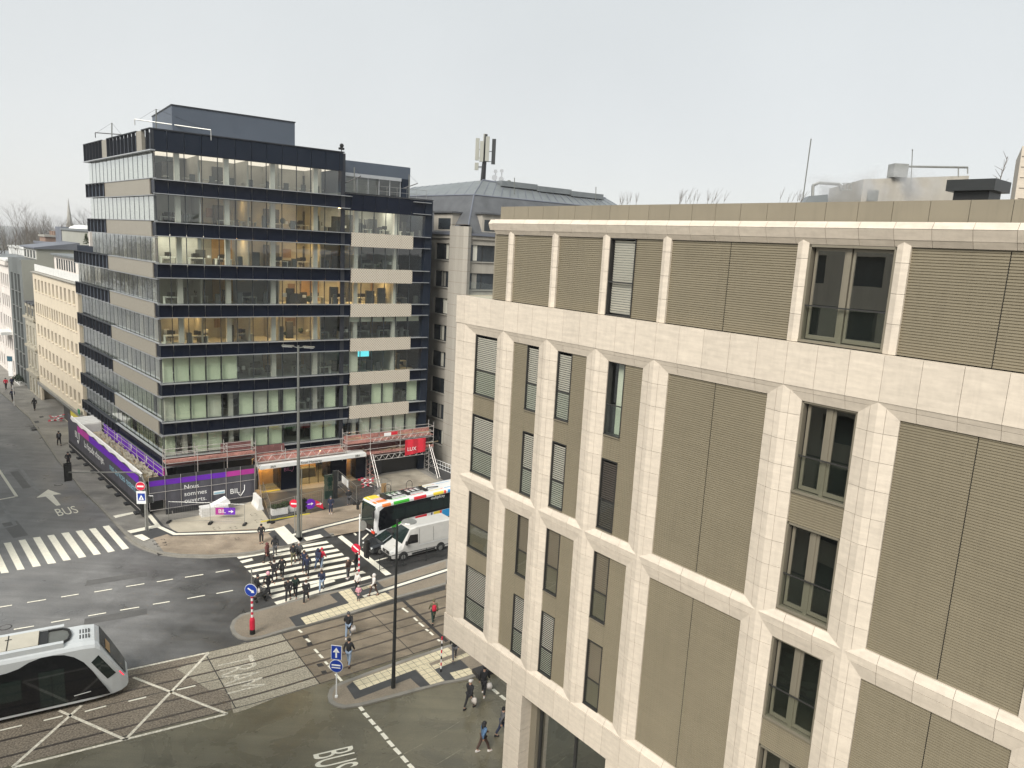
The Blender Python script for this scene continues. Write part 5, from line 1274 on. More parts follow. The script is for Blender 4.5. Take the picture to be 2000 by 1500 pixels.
NB = thing('neighbour_block', 'grey stone office block left of the tram street, mirrored in the travertine building windows', 'office building', NB0); NB['worldpts'] = 1
Fn = Frame(NB0, -UT, -NT)
rows = [row(10, 0.4, 39, 2.6, z, z + 1.8) for z in (1, 4.4, 7.8, 11.2, 14.6, 18.0, 21.4, 24.8)]
Fe = Frame(NB0, NT, UT)
rows2 = [row(4, 0.4, 15, 2.4, z, z + 1.8) for z in (1, 4.4, 7.8, 11.2, 14.6, 18.0, 21.4, 24.8)]
mb = MB(); wall_rows(mb, Fn, 0, 40, 0, 28, rows); wall_rows(mb, Fe, 0, 15.4, 0, 28, rows2); wpart('wall', mb, M['limestone'], NB)
mb = MB(); mb.box(Fn, (.35, 40), (-15, -.35), (0, 27.8)); wpart('core', mb, M['interior_dark'], NB)

# ------------------------------------------------------------------ rooftop things on the right
CH = thing('chimney', 'black square metal chimney with a wide cap on the stone building roof', 'chimney', at(1913, 388, 21)); CH['worldpts'] = 1
c = at(1907, 388, 21); Fc = Frame(c, UR, NR)
ztop = at(1913, 354, 21).z - c.z; zmid = at(1913, 376, 21).z - c.z
piece('flue', M['black'], CH, Fc, (-.44, .44), (-.44, .44), (-1.2, zmid)); piece('cap', M['pole_dark'], CH, Fc, (-.60, .60), (-.60, .60), (zmid, ztop)); piece('cap_knob', M['black'], CH, Fc, (-.06, .06), (-.06, .06), (ztop, ztop + .05))
PH = thing('rooftop_building', 'beige rooftop plant building with ducts, half hidden in steam', 'building', at(1790, 388, 70)); PH['worldpts'] = 1
a_, b_ = at(1687, 350, 70), at(1893, 343, 70)
Fp = Frame(V(a_.x, 70, 0), (1, 0, 0), (0, -1, 0)); W_ = b_.x - a_.x
mb = MB(); mb.solid([V(a_.x, 70, 22), V(b_.x, 70, 22), V(b_.x, 70, b_.z), V(a_.x, 70, a_.z)], [V(a_.x + 1, 80, 22), V(b_.x + 1, 80, 22), V(b_.x + 1, 80, b_.z), V(a_.x + 1, 80, a_.z)]); wpart('wall', mb, M['limestone'], PH)
piece('louvre', M['pole_grey'], PH, Fp, (.5, 1.5), (0, .08), (a_.z - 1.9, a_.z - .9))
mb = MB()
d0, d1 = at(1760, 325, 70), at(1890, 327, 70)
mb.tube(d0, d1, .10, 6); mb.tube(d1, at(1890, 340, 70), .06, 6); mb.box(WORLD, (d0.x - .8, d0.x + .5), (69.6, 70.8), (at(1760, 343, 70).z - .2, d0.z + .2)); mb.tube(at(1872, 326, 70), at(1872, 345, 70), .06, 5); wpart('roof_duct', mb, M['galv'], PH)
mb = MB()
p0, p1, p2 = at(1588, 362, 46), at(1600, 357, 46), at(1640, 360, 46)
mb.path([at(1587, 388, 46), p0, p1, p2, at(1644, 372, 46)], .09, 6); tag(obj('vent_pipe', mb, M['galv'], None, Vector(p0)), 'curved metal vent pipe steaming behind the parapet', 'pipe')
mb = MB(); g0_, g1_ = at(1562, 388, 30), at(1622, 380, 30)
mb.solid([g0_ + V(0, 0, -.5), g1_ + V(0, 0, -.7), g1_ + V(-.1, 0, .0), g0_ + V(.35, 0, .12)], [g0_ + V(.2, 1.2, -.5), g1_ + V(.2, 1.2, -.7), g1_ + V(.1, 1.2, .0), g0_ + V(.55, 1.2, .12)]); tag(obj('skylight', mb, M['zinc'], None, Vector(g0_)), 'low glazed skylight just above the metal parapet', 'skylight')
mb = MB()
for u in (1648, 1655, 1662): mb.tube(at(u, 372, 46), at(u, 358, 46), .03, 4)
for v in (358, 371): mb.tube(at(1645, v, 46), at(1664, v, 46), .03, 4)
tag(obj('roof_ladder', mb, M['galv'], None, at(1655, 372, 46)), 'small metal guard frame beside the steaming vent pipe', 'railing')
TW = thing('stone_tower', 'tall pale stone wall edge at the right side of the picture', 'building', at(2010, 388, 40)); TW['worldpts'] = 1
a_ = at(1987, 388, 40); t_ = at(1997, 285, 40)
mb = MB(); mb.solid([a_ + V(0, 0, -6), a_ + V(6, 0, -6), t_ + V(6, 0, 0), t_], [a_ + V(3, 5, -6), a_ + V(9, 5, -6), t_ + V(9, 5, 0), t_ + V(3, 5, 0)]); wpart('wall', mb, M['travertine'], TW)
for k in range(5): piece('stone_joint', M['travertine_dark'], TW, Frame(a_ + (t_ - a_) * (k / 5), (1, 0, 0), (0, -1, 0)), (0.02, 5), (0, .02), (0, .03))

def steam(name, c, r, dens, lab):
    mb = MB(); mb.ball(c, 1, 14, 10, r)
    m = bpy.data.materials.new(name); m.use_nodes = True; t = m.node_tree; t.nodes.clear()
    o = t.nodes.new('ShaderNodeOutputMaterial'); pv = t.nodes.new('ShaderNodeVolumePrincipled'); pv.inputs['Color'].default_value = (.95, .95, .95, 1)
    g = t.nodes.new('ShaderNodeNewGeometry'); n = t.nodes.new('ShaderNodeTexNoise'); n.inputs['Scale'].default_value = .55; n.inputs['Detail'].default_value = 4
    sb = t.nodes.new('ShaderNodeVectorMath'); sb.operation = 'SUBTRACT'; sb.inputs[1].default_value = c
    dv = t.nodes.new('ShaderNodeVectorMath'); dv.operation = 'DIVIDE'; dv.inputs[1].default_value = r
    ln = t.nodes.new('ShaderNodeVectorMath'); ln.operation = 'LENGTH'
    f = t.nodes.new('ShaderNodeMapRange'); f.inputs['From Min'].default_value = .2; f.inputs['From Max'].default_value = 1.0; f.inputs['To Min'].default_value = 1; f.inputs['To Max'].default_value = 0
    k = t.nodes.new('ShaderNodeMapRange'); k.inputs['From Min'].default_value = .42; k.inputs['From Max'].default_value = .68; k.inputs['To Max'].default_value = dens
    ml = t.nodes.new('ShaderNodeMath'); ml.operation = 'MULTIPLY'
    L = t.links
    L.new(g.outputs['Position'], n.inputs['Vector']); L.new(g.outputs['Position'], sb.inputs[0]); L.new(sb.outputs[0], dv.inputs[0]); L.new(dv.outputs[0], ln.inputs[0])
    L.new(ln.outputs['Value'], f.inputs['Value']); L.new(n.outputs['Fac'], k.inputs['Value']); L.new(f.outputs[0], ml.inputs[0]); L.new(k.outputs[0], ml.inputs[1]); L.new(ml.outputs[0], pv.inputs['Density']); L.new(pv.outputs[0], o.inputs['Volume'])
    ob = obj('steam', mb, m, None, Vector(c), kind='stuff'); ob['label'] = lab; ob['category'] = 'steam'
    return ob
steam('steam_a', at(1750, 362, 66), (5.0, 1.6, 2.0), 1.1, 'white steam drifting past the beige rooftop building')
steam('steam_b', at(1625, 372, 44), (3.2, 1.2, 1.0), .9, 'white steam around the curved vent pipe on the roof')

# ------------------------------------------------------------------ bare trees, spire
def tree_mesh(seed, h, spread, levels=5, r0=.35, gap=1.0):
    rd = random.Random(seed); mb = MB(); tw = MB()
    def grow(p, d, L, r, lv):
        n = 2; q = p
        for _ in range(n):
            d = (d + Vector((rd.uniform(-1, 1), rd.uniform(-1, 1), rd.uniform(-.3, .6))) * .16).normalized(); q2 = q + d * L / n
            (mb if lv > 2 else tw).tube(q, q2, r, 5 if lv > 3 else 3, r * .78, cap=False); q = q2; r *= .8
        if lv == 0: return
        k = 3 if lv > 1 else 4
        for i in range(k):
            a = rd.uniform(0, 6.28); s = rd.uniform(.35, .95) * spread
            nd = (d + Vector((math.cos(a) * s, math.sin(a) * s, rd.uniform(.0, .35)))).normalized()
            grow(q if rd.random() < .7 else p.lerp(q, .6), nd, L * rd.uniform(.62, .82), r * .72, lv - 1)
    grow(Vector((0, 0, 0)), Vector((0, 0, 1)), h * .30, r0, levels)
    return mb, tw
tmesh = []
for k in range(3):
    a, b = tree_mesh(40 + k, 26, 1.0 if k < 2 else .7, 6, .75)
    ma, mb_ = obj('trunk', a, M['bark']), obj('twigs', b, M['bark']); tmesh.append((ma.data, mb_.data, max(v.z for v in b.v)))
    bpy.data.objects.remove(ma); bpy.data.objects.remove(mb_)
labs = ['large bare tree with spreading crown at the far left edge', 'bare tree with forked crown behind the white roofs', 'smaller bare tree left of the spire', 'slim bare tree left of the office block, behind the grey wall', 'tall narrow bare tree at the left of the spire', 'distant bare tree between the white roof and the chimney stack', 'bare tree just left of the top of the office block', 'distant bare tree right of the spire']
for i, (u, v, Y, k) in enumerate(((8, 396, 150, 0), (52, 390, 160, 1), (78, 420, 190, 2), (158, 397, 150, 1), (98, 402, 210, 2), (36, 412, 190, 0), (172, 392, 165, 0), (142, 425, 240, 1))):
    top = at(u, v, Y); s = top.z / tmesh[k][2]
    T = thing('bare_tree', labs[i], 'tree', V(top.x, top.y, 0), 'bare winter trees on the skyline', rz=i * 1.3)
    T.scale = (s * .9, s * .9, s)
    for nm, me in (('trunk', tmesh[k][0]), ('crown', tmesh[k][1])):
        o = bpy.data.objects.new(nm, me); COL.objects.link(o); o.parent = T
sp = at(133, 386, 700)
mb = MB(); mb.tube(V(sp.x, sp.y, 0), V(sp.x, sp.y, sp.z - 24), 3.0, 8); mb.tube(V(sp.x, sp.y, sp.z - 24), sp, 2.4, 8, .05)
tag(obj('church_spire', mb, M['concrete'], None, V(sp.x, sp.y, 0)), 'thin pointed church spire fading in the haze on the skyline', 'spire')
# far wooded skyline as one mass
mb = MB(); rd = random.Random(9)
for k in range(420):
    a = R(-62 + rd.random() * 100); d = 230 + rd.random() * 420
    x, y = math.sin(a) * d, math.cos(a) * d; h = 15 + rd.random() * 10 + d * .004
    mb.tube(V(x, y, -1), V(x, y, h * .55), .5, 3, .3, cap=False)
    for j in range(34):
        b_ = rd.uniform(0, 6.28); e = rd.uniform(.15, 1.0); z0 = h * rd.uniform(.3, .6); w_ = h * .32
        p = V(x + math.cos(b_) * w_ * .15, y + math.sin(b_) * w_ * .15, z0); q = V(x + math.cos(b_) * w_ * e, y + math.sin(b_) * w_ * e, z0 + (h - z0) * rd.uniform(.4, 1) * (1.15 - e * .5)); n_ = Vector((rd.uniform(-1, 1), rd.uniform(-1, 1), .1)).normalized() * .22
        mb.quad(p - n_, p + n_, q)
o = obj('far_wood', mb, M['wood_haze'], None, V(0, 0, 0), kind='stuff'); o['label'] = 'distant wooded skyline fading to grey'; o['category'] = 'wood'
# twiggy plants on the parapet and a small roof tree
for j, (u, v, Y, n, lab) in enumerate(((1225, 398, 33, 9, 'wispy twigs poking above the parapet, leftmost clump'), (1345, 395, 30, 10, 'wispy twigs above the parapet, middle clump'), (1400, 396, 29, 6, 'wispy twigs above the parapet, right of the middle clump'), (1545, 391, 27, 7, 'wispy twigs beside the skylight on the parapet'))):
    b = at(u, v, Y); mb = MB()
    for k in range(n):
        x = rd.uniform(-.5, .5); p = b + V(x, rd.uniform(-.2, .2), -.6); q = p + V(rd.uniform(-.1, .3), 0, .6 + rd.uniform(.1, .4)); mb.tube(p, q, .008, 3, .004)
        for _ in range(3): e = q + V(rd.uniform(-.1, .22), rd.uniform(-.1, .1), rd.uniform(.05, .2)); mb.tube(p.lerp(q, .7), e, .005, 3, .003)
    tag(obj('roof_plant', mb, M['bark'], None, b), lab, 'plant', 'twigs along the roof edge')
b = at(1947, 345, 60); T = thing('small_tree', 'small leaning bare tree behind the black chimney', 'tree', b); mb = MB()
p = b + V(0, 0, -2); q = at(1968, 306, 60); mb.tube(p, q, .05, 4, .02)
for k in range(14): f = .3 + .7 * k / 14; s_ = p.lerp(q, f); mb.tube(s_, s_ + V(rd.uniform(-.8, 1.0), 0, rd.uniform(.3, .7)), .025, 3, .01)
wpart('trunk', mb, M['bark'], T)
# ------------------------------------------------------------------ hoarding along the side street
HO = thing('hoarding', 'long dark printed construction hoarding with purple stripe along the side street', 'hoarding', LE(25.9, 2.6, 0)); HO['worldpts'] = 1
n = 12; st = (25.9 + 2.0) / n
for k in range(n):
    a = -2.0 + k * st; b = a + st
    piece('banner_panel', M['banner'], HO, LE, (a + .01, b - .01), (2.55, 2.58), (1.05, 4.25)); piece('banner_skirt', M['banner_black'], HO, LE, (a + .01, b - .01), (2.56, 2.60), (.14, 1.05))
for k in range(9):
    a, b = -1.0 + k * 2.48, -1.0 + (k + 1) * 2.48
    piece('stripe', M['magenta'] if k >= 7 else M['purple'], HO, LE, (a, b), (2.585, 2.60), (3.0, 3.75))
mb = MB()
for k in range(26):
    a = -1.9 + k; mb.solid([LE(a, 2.60, 4.26), LE(a, 2.66, 3.95 + .12 * math.sin(k * 1.7)), LE(a, 2.5, 4.30)], [LE(a + 1.02, 2.60, 4.26), LE(a + 1.02, 2.66, 3.95 + .12 * math.sin((k + 1) * 1.7)), LE(a + 1.02, 2.5, 4.30)])
wpart('top_flap', mb, M['stone_white'], HO)
text_obj('hoarding_lettering', 'La façade change,', M['sign_white'], LE(18.6, 2.60, 1.95), -UL, (0, 0, 1), .72, HO, .004, stretch=1.12)
text_obj('hoarding_lettering', 'nos services restent.', M['cyan_print'], LE(8.6, 2.60, 1.95), -UL, (0, 0, 1), .72, HO, .004, stretch=1.03)
text_obj('hoarding_logo', 'BIL', M['sign_white'], LE(22.6, 2.60, 2.2), -UL, (0, 0, 1), .75, HO, .004)
LEr = Frame(LE(0, 0, 0), -UL, NL)
shield('hoarding_logo', LEr, -21.4, 1.85, 1.1, M['sign_white'], HO, 2.61)
for k in range(9): piece('ballast_foot', M['banner_black'], HO, LE, (-1 + k * 3, -.3 + k * 3), (2.6, 3.0), (.12, .28))
mb = MB(); mb.tube(LE(-2, 2.72, .75), LE(25.9, 2.72, .75), .03, 5); wpart('rail', mb, M['scaf'], HO)
# deck, rubble and inner purple sheet between hoarding and building
DK = thing('covered_walkway', 'scaffold walkway deck with planks and rubble between the hoarding and the dark block', 'scaffold', LE(20, 1.2, 0)); DK['worldpts'] = 1
rd = random.Random(14)
for k in range(8): piece('deck_board', M['plank'], DK, LE, (-.8 + k * 2.6, 1.7 + k * 2.6), (.5, 2.45), (3.05, 3.12))
mb = MB()
for k in range(330):
    t_, d_ = rd.uniform(-.5, 18.5), rd.uniform(.6, 1.9); a = rd.uniform(-.45, .45); L_ = rd.uniform(.1, .9)
    d2 = UL * math.cos(a) + NL * math.sin(a); p = LE(t_, d_, 3.16 + rd.random() * .25); q = p + d2 * L_ + V(0, 0, rd.uniform(0, .25)); mb.tube(p, q, rd.uniform(.02, .06), 4)
wpart('rubble', mb, M['old_stone'], DK, kind='stuff')
for d in (.55, 2.45):
    for z in (3.6, 4.1):
        mb = MB(); mb.tube(LE(-1.5, d, z), LE(20.5, d, z), .03, 5); wpart('guard_rail', mb, M['scaf'], DK)
for k in range(9):
    for d in (.5, 2.45): mb = MB(); mb.tube(LE(-1 + k * 2.6, d, .1), LE(-1 + k * 2.6, d, 4.35), .03, 5); wpart('upright', mb, M['scaf'], DK)
for k in range(8): piece('inner_sheet', M['purple'], DK, LE, (-.4 + k * 2.5, 2.08 + k * 2.5), (.28, .31), (3.0, 4.05))
piece('inner_sheet', M['magenta'], DK, LE, (-.8, -.42), (.28, .31), (3.0, 4.05))
for k in (4, 9, 14): mb = MB(); mb.solid([LE(k, .33, 3.9), LE(k + .3, .33, 4.1), LE(k + .15, .4, 3.3)], [LE(k, .36, 3.9), LE(k + .3, .36, 4.1), LE(k + .15, .43, 3.3)]); wpart('loose_sheet', mb, M['stone_white'], DK)
CT = thing('site_container', 'white metal site container behind the far end of the hoarding', 'container', LE(22.5, 1.2, 0)); CT['worldpts'] = 1
piece('body', M['stone_white'], CT, LE, (20.6, 24.5), (.3, 2.3), (.3, 3.9))
for k in range(5): piece('roof_board', M['stone_white'], CT, LE, (20.7 + k * .78, 21.35 + k * .78), (.25, 2.35), (3.9, 4.0))
# front banner on the corner scaffold
BN = thing('banner', 'grey and purple bank banner reading Nous sommes ouverts on the corner scaffold', 'banner', FR(0, 2.5, 0)); BN['worldpts'] = 1
n = 7
for k in range(n):
    a = -1.8 + k * 1.343; b = a + 1.343; zb_ = 1.35 if k < 1 else .35
    piece('banner_panel', M['banner'], BN, FR, (a + .008, b - .008), (2.48, 2.50), (zb_ + .25, 3.88)); piece('stripe', M['magenta'] if k >= 5 else M['purple'], BN, FR, (a, b), (2.505, 2.515), (3.02, 3.52)); piece('top_strip', M['banner_black'], BN, FR, (a, b), (2.505, 2.512), (3.58, 3.88))
    if k: piece('banner_skirt', M['banner_black'], BN, FR, (a, b), (2.44, 2.47), (.15, .75))
text_obj('banner_lettering', 'Nous', M['sign_white'], FR(1.15, 2.52, 2.35), UF, (0, 0, 1), .42, BN, .004)
text_obj('banner_lettering', 'sommes', M['sign_white'], FR(1.15, 2.52, 1.68), UF, (0, 0, 1), .42, BN, .004)
text_obj('banner_lettering', 'ouverts.', M['sign_white'], FR(1.15, 2.52, 1.02), UF, (0, 0, 1), .42, BN, .004)
text_obj('banner_logo', 'BIL', M['sign_white'], FR(5.25, 2.52, 1.25), UF, (0, 0, 1), .5, BN, .006)
shield('banner_logo', FR, 6.0, 1.05, .85, M['sign_white'], BN, 2.53)
piece('banner_picture', M['sign_white'], BN, FR, (3.75, 4.8), (2.52, 2.53), (1.4, 1.75), label='faint pale picture between the words and the logo'); piece('banner_picture', M['cyan_print'], BN, FR, (3.8, 4.75), (2.53, 2.54), (1.45, 1.62))
mb = MB()
for z in (.75, 2.4): mb.tube(FR(-1.8, 2.56, z), FR(7.6, 2.56, z), .022, 5)
for k in range(8): mb.tube(FR(-1.8 + k * 1.343, 2.56, .8), FR(-1.8 + k * 1.343, 2.56, 3.9), .02, 5)
wpart('banner_rods', mb, M['scaf'], BN)

# ------------------------------------------------------------------ scaffolds on the main front
def scaffold(name, lab, s0, s1, d0, d1, ups, levels_, decks, ztop, sheet=None, foot=.13):
    T = thing(name, lab, 'scaffold', FR(s0, d1, 0)); T['worldpts'] = 1
    for s in ups:
        for d in (d0, d1):
            mb = MB(); mb.tube(FR(s, d, foot), FR(s, d, ztop), .035, 5); wpart('upright', mb, M['scaf'], T)
    for z in levels_:
        for d in (d0, d1):
            mb = MB(); mb.tube(FR(s0, d, z), FR(s1, d, z), .03, 5); wpart('ledger', mb, M['scaf'], T)
        for s in ups: mb = MB(); mb.tube(FR(s, d0, z), FR(s, d1, z), .028, 5); wpart('cross_tube', mb, M['scaf'], T)
    for z, a, b, m in decks:
        k = a
        while k < b - .1:
            e = min(b, k + 2.57); piece('deck_board', M[m], T, FR, (k, e - .02), (d0 + .05, d1 - .02), (z, z + .06)); k = e
    return T
def girder(T, s0, s1, d, z0, z1, n):
    mb = MB(); mb.tube(FR(s0, d, z0), FR(s1, d, z0), .03, 5); mb.tube(FR(s0, d, z1), FR(s1, d, z1), .03, 5)
    for k in range(n):
        a, b = s0 + (s1 - s0) * k / n, s0 + (s1 - s0) * (k + 1) / n; mb.tube(FR(a, d, z0), FR((a + b) / 2, d, z1), .022, 4); mb.tube(FR((a + b) / 2, d, z1), FR(b, d, z0), .022, 4)
    wpart('lattice_girder', mb, M['scaf'], T)
S1 = scaffold('scaffold', 'corner scaffold with red deck and guard rails above the bank banner', -.2, 8.0, .35, 1.6, (-.2, 2.6, 5.3, 8.0), (4.7, 5.25, 5.75), [(4.72, -.2, 8.0, 'scaf_red')], 6.15)
for k in range(4): piece('toe_board', M['scaf_red'], S1, FR, (-.2 + k * 2.05, 1.8 + k * 2.05), (1.58, 1.61), (4.75, 5.0))
piece('red_sheet', M['scaf_net'], S1, FR, (5.0, 7.9), (.32, .34), (4.9, 5.8))
for s in (-.2, 8.0): mb = MB(); mb.tube(FR(s, 1.6, 4.6), FR(s + .3, 2.5, .15), .03, 5); mb.tube(FR(s, 1.6, 2.3), FR(s + .2, 2.5, 3.8), .025, 5); wpart('brace', mb, M['scaf'], S1)
S2 = scaffold('scaffold', 'middle scaffold of lattice girders and red sheets above the entrance canopy', 8.1, 17.4, .35, 1.5, (8.1, 11.0, 17.4), (3.75, 4.35), [(3.78, 8.1, 17.4, 'scaf_red')], 4.9, foot=3.6)
girder(S2, 8.1, 17.4, 1.52, 3.68, 4.38, 9)
for k in range(4): piece('red_sheet', M['scaf_red'], S2, FR, (8.15 + k * 2.3, 10.4 + k * 2.3), (.5, .52), (3.7, 4.3))
for k in range(3): piece('red_sheet', M['scaf_net'], S2, FR, (8.0 + k * 1.1, 9.08 + k * 1.1), (.30, .33), (4.3, 5.1))
S3 = scaffold('scaffold', 'large right-hand scaffold with red boards over the garage entrance', 17.6, 28.1, .3, 1.5, (17.6, 20.3, 23.9, 28.1), (3.1, 3.7, 4.3, 4.9, 5.5), [(3.1, 17.6, 28.1, 'scaf_red'), (4.5, 17.6, 28.1, 'scaf_red')], 6.0, foot=2.4)
for k in range(5):
    piece('red_board', M['scaf_red'], S3, FR, (17.7 + k * 2.1, 19.7 + k * 2.1), (.36, .39), (4.6, 5.2)); piece('toe_board', M['scaf_red'], S3, FR, (17.7 + k * 2.1, 19.75 + k * 2.1), (1.50, 1.53), (3.1 + .0, 3.38))
    piece('brown_sheet', M['scaf_net'], S3, FR, (17.7 + k * 2.1, 19.75 + k * 2.1), (.3, .33), (2.5, 4.4))
girder(S3, 20.6, 27.4, 1.55, 2.35, 2.9, 9); girder(S3, 20.6, 27.8, 1.55, 4.45, 4.95, 10)
mb = MB(); rd = random.Random(2)
for k in range(46):
    s = rd.uniform(17.8, 27.6); z = rd.choice((3.2, 4.62)); p = FR(s, rd.uniform(.5, 1.3), z + rd.random() * .3); mb.tube(p, p + UF * rd.uniform(.5, 1.6) + V(0, 0, rd.uniform(-.05, .12)), .035, 4)
wpart('stacked_tubes', mb, M['plank'], S3, kind='stuff')
for s, e in ((20.3, 19.5), (27.6, 28.4)):
    for d in (1.5, .5):
        mb = MB(); mb.tube(FR(s, d, .13), FR(s, d, 3.1), .035, 5); wpart('upright', mb, M['scaf'], S3)
    for q in (0, 1): mb = MB(); mb.tube(FR(s + q * .3, 1.5, 3.4 - q * .3), FR(s - .2 + q * .3, 4.1, .13), .035, 5); wpart('raking_shore', mb, M['scaf'], S3)
    mb = MB()
    for k in range(5): z = .4 + k * .5; mb.tube(FR(s, .5, z), FR(s + (.4 if k % 2 else -.3), 1.5 + (2.4 - z) * .9, z * .9), .022, 4); mb.tube(FR(s - .4, 1.5, z), FR(s + .4, 1.5, z + .4), .02, 4)
    wpart('brace', mb, M['scaf_red'] if s < 21 else M['scaf'], S3)
    piece('base_beam', M['galv'], S3, FR, (s - .1, s + .1), (.4, 4.2), (.13, .22))
piece('white_box', M['sign_white'], S3, FR, (21.9, 22.7), (1.54, 1.6), (5.0, 5.35)); piece('red_box', M['red_banner'], S3, FR, (22.72, 23.5), (1.54, 1.6), (5.05, 5.4))
RBn = thing('red_banner', 'bright red banner with small white lettering hung on the right-hand scaffold', 'banner', FR(24.5, 1.62, 2.5)); RBn['worldpts'] = 1
mb = MB()
for k in range(8):
    a, b = 24.45 + k * .325, 24.45 + (k + 1) * .325; f = lambda x: 1.62 + .05 * math.sin(x * 5); g_ = lambda x: (x - 24.45) * .10
    mb.solid([FR(a, f(a), 2.45 + g_(a)), FR(a, f(a) + .01, 2.45 + g_(a)), FR(a, f(a) + .01, 4.3 - .4 * 0), FR(a, f(a), 4.3)], [FR(b, f(b), 2.45 + g_(b)), FR(b, f(b) + .01, 2.45 + g_(b)), FR(b, f(b) + .01, 4.3), FR(b, f(b), 4.3)])
wpart('cloth', mb, M['red_banner'], RBn)
text_obj('banner_lettering', 'LUX', M['sign_white'], FR(24.7, 1.70, 3.0), UF, (0, 0, 1), .42, RBn, .004)

# ------------------------------------------------------------------ mesh fences, planters, piles at the forecourt
def heras(lab, p, q, h=1.95, boards=(), group='mesh fence panels around the building site'):
    p, q = Vector(p), Vector(q); d = (q - p).normalized(); nn = Vector((-d.y, d.x, 0)); L_ = (q - p).length
    T = thing('mesh_fence', lab, 'fence', p, group); T['worldpts'] = 1; F = Frame(p, d, nn)
    mb = MB(); mb.path([F(0, 0, .1), F(0, 0, h), F(L_, 0, h), F(L_, 0, .1)], .022, 5); mb.tube(F(0, 0, .25), F(L_, 0, .25), .018, 4); wpart('frame', mb, M['galv'], T)
    mb = MB(); k = .2
    while k < L_ - .05: mb.tube(F(k, 0, .25), F(k, 0, h), .0035, 3, cap=False); k += .2
    for z in (.6, 1.0, 1.4, 1.75): mb.tube(F(0, 0, z), F(L_, 0, z), .004, 3, cap=False)
    wpart('wires', mb, M['galv'], T)
    for x in (0, L_): mb = MB(); mb.box(F, (x - .12, x + .12), (-.35, .35), (.0, .12)); wpart('foot', mb, M['rubber'], T)
    for (a, b, z0, z1, m, l) in boards: piece('board', M[m], T, F, (a, b), (.03, .045) if True else 0, (z0, z1), label=l)
    return T, F
Z = .126
def G(u, v): return ground(u, v, Z)
heras('mesh fence panel below the purple banner, left of the sand-coloured slabs', G(330, 1020), G(411, 1022))
T, F = heras('mesh fence panel carrying a small purple bank sign with white arrow', G(411, 1023), G(478, 1025))
# purple bank sign
BS = thing('bank_sign', 'small purple and magenta bank sign with white arrow beside the white slab stack', 'sign', G(422, 1012) + V(0, 0, .4)); BS['worldpts'] = 1
p, q = at(421, 1004, G(440, 1012).y - .2), at(466, 1009, G(440, 1012).y + .1); d = (q - p); d.z = 0; d.normalize(); Fs = Frame(p, d, Vector((d.y, -d.x, 0)))
piece('board', M['magenta'], BS, Fs, (0, .75), (0, .04), (-.05, .62)); piece('board', M['purple'], BS, Fs, (.75, 1.75), (0, .04), (-.05, .62))
text_obj('lettering', 'BIL', M['sign_white'], Fs(.25, .05, .12), d, (0, 0, 1), .36, BS, .006)
mb = MB(); mb.quad(Fs(1.15, .05, .22), Fs(1.4, .05, .22), Fs(1.4, .05, .30), Fs(1.15, .05, .30)); mb.quad(Fs(1.38, .05, .1), Fs(1.6, .05, .26), Fs(1.38, .05, .42)); wpart('arrow', mb, M['sign_white'], BS)
heras('mesh fence panel in front of the two planters, left half', G(529, 1021), G(579, 1006), 1.9)
heras('mesh fence panel with a purple round sign and a red diagonal sign', G(579, 1006), G(630, 993), 1.9)
heras('short mesh fence panel left of the planters beside the white barrier', G(514, 975), G(529, 1021), 1.8)
heras('mesh fence panel behind the bus front at the driveway', G(696, 985), G(745, 968), 1.9)
heras('mesh fence panel carrying a white board near the entrance', G(660, 952), G(696, 985), 1.9, boards=((1.1, 3.1, .9, 1.7, 'sign_white', 'white board'),))
for (u, v, m, lab, shp) in ((605, 985, 'purple', 'round purple sign with a white arrow on the forecourt fence', 'o'), (622, 985, 'sign_red', 'tilted red square sign on the forecourt fence, right of the purple one', 'd')):
    b = G(u, v + 17); c = b + V(0, 0, .95); Fx = Frame(c, UF, NF)
    T = thing('site_sign', lab, 'sign', b); T['worldpts'] = 1; mb = MB()
    if shp == 'o': mb.rings([[Fx(.5 * math.cos(k * math.pi / 7), d_, .5 * math.sin(k * math.pi / 7)) for k in range(14)] for d_ in (.1, .14)])
    else: mb.solid([Fx(-.35, .1, .45), Fx(.35, .1, .0), Fx(.45, .1, -.6), Fx(-.3, .1, -.15)], [Fx(-.35, .13, .45), Fx(.35, .13, .0), Fx(.45, .13, -.6), Fx(-.3, .13, -.15)])
    wpart('board', mb, M[m], T); mb = MB(); mb.box(Fx, (-.25, .1), (.15, .16), (-.03, .05)); mb.solid([Fx(.08, .15, -.14), Fx(.08, .15, .16), Fx(.3, .15, .01)], [Fx(.08, .16, -.14), Fx(.08, .16, .16), Fx(.3, .16, .01)]); wpart('arrow', mb, M['sign_white'], T)
def leafball(mb, c, r, n, rd, s=.09):
    for _ in range(n):
        d = Vector((rd.gauss(0, 1), rd.gauss(0, 1), rd.gauss(0, 1))).normalized() * r * rd.random() ** .4
        p = Vector(c) + Vector((d.x, d.y, abs(d.z) * .9)); a = Vector((rd.uniform(-1, 1), rd.uniform(-1, 1), rd.uniform(-1, 1))).normalized() * s; b = a.cross(Vector((rd.random(), rd.random(), rd.random()))).normalized() * s * .6
        mb.quad(p - a, p + b, p + a, p - b)
rd = random.Random(31)
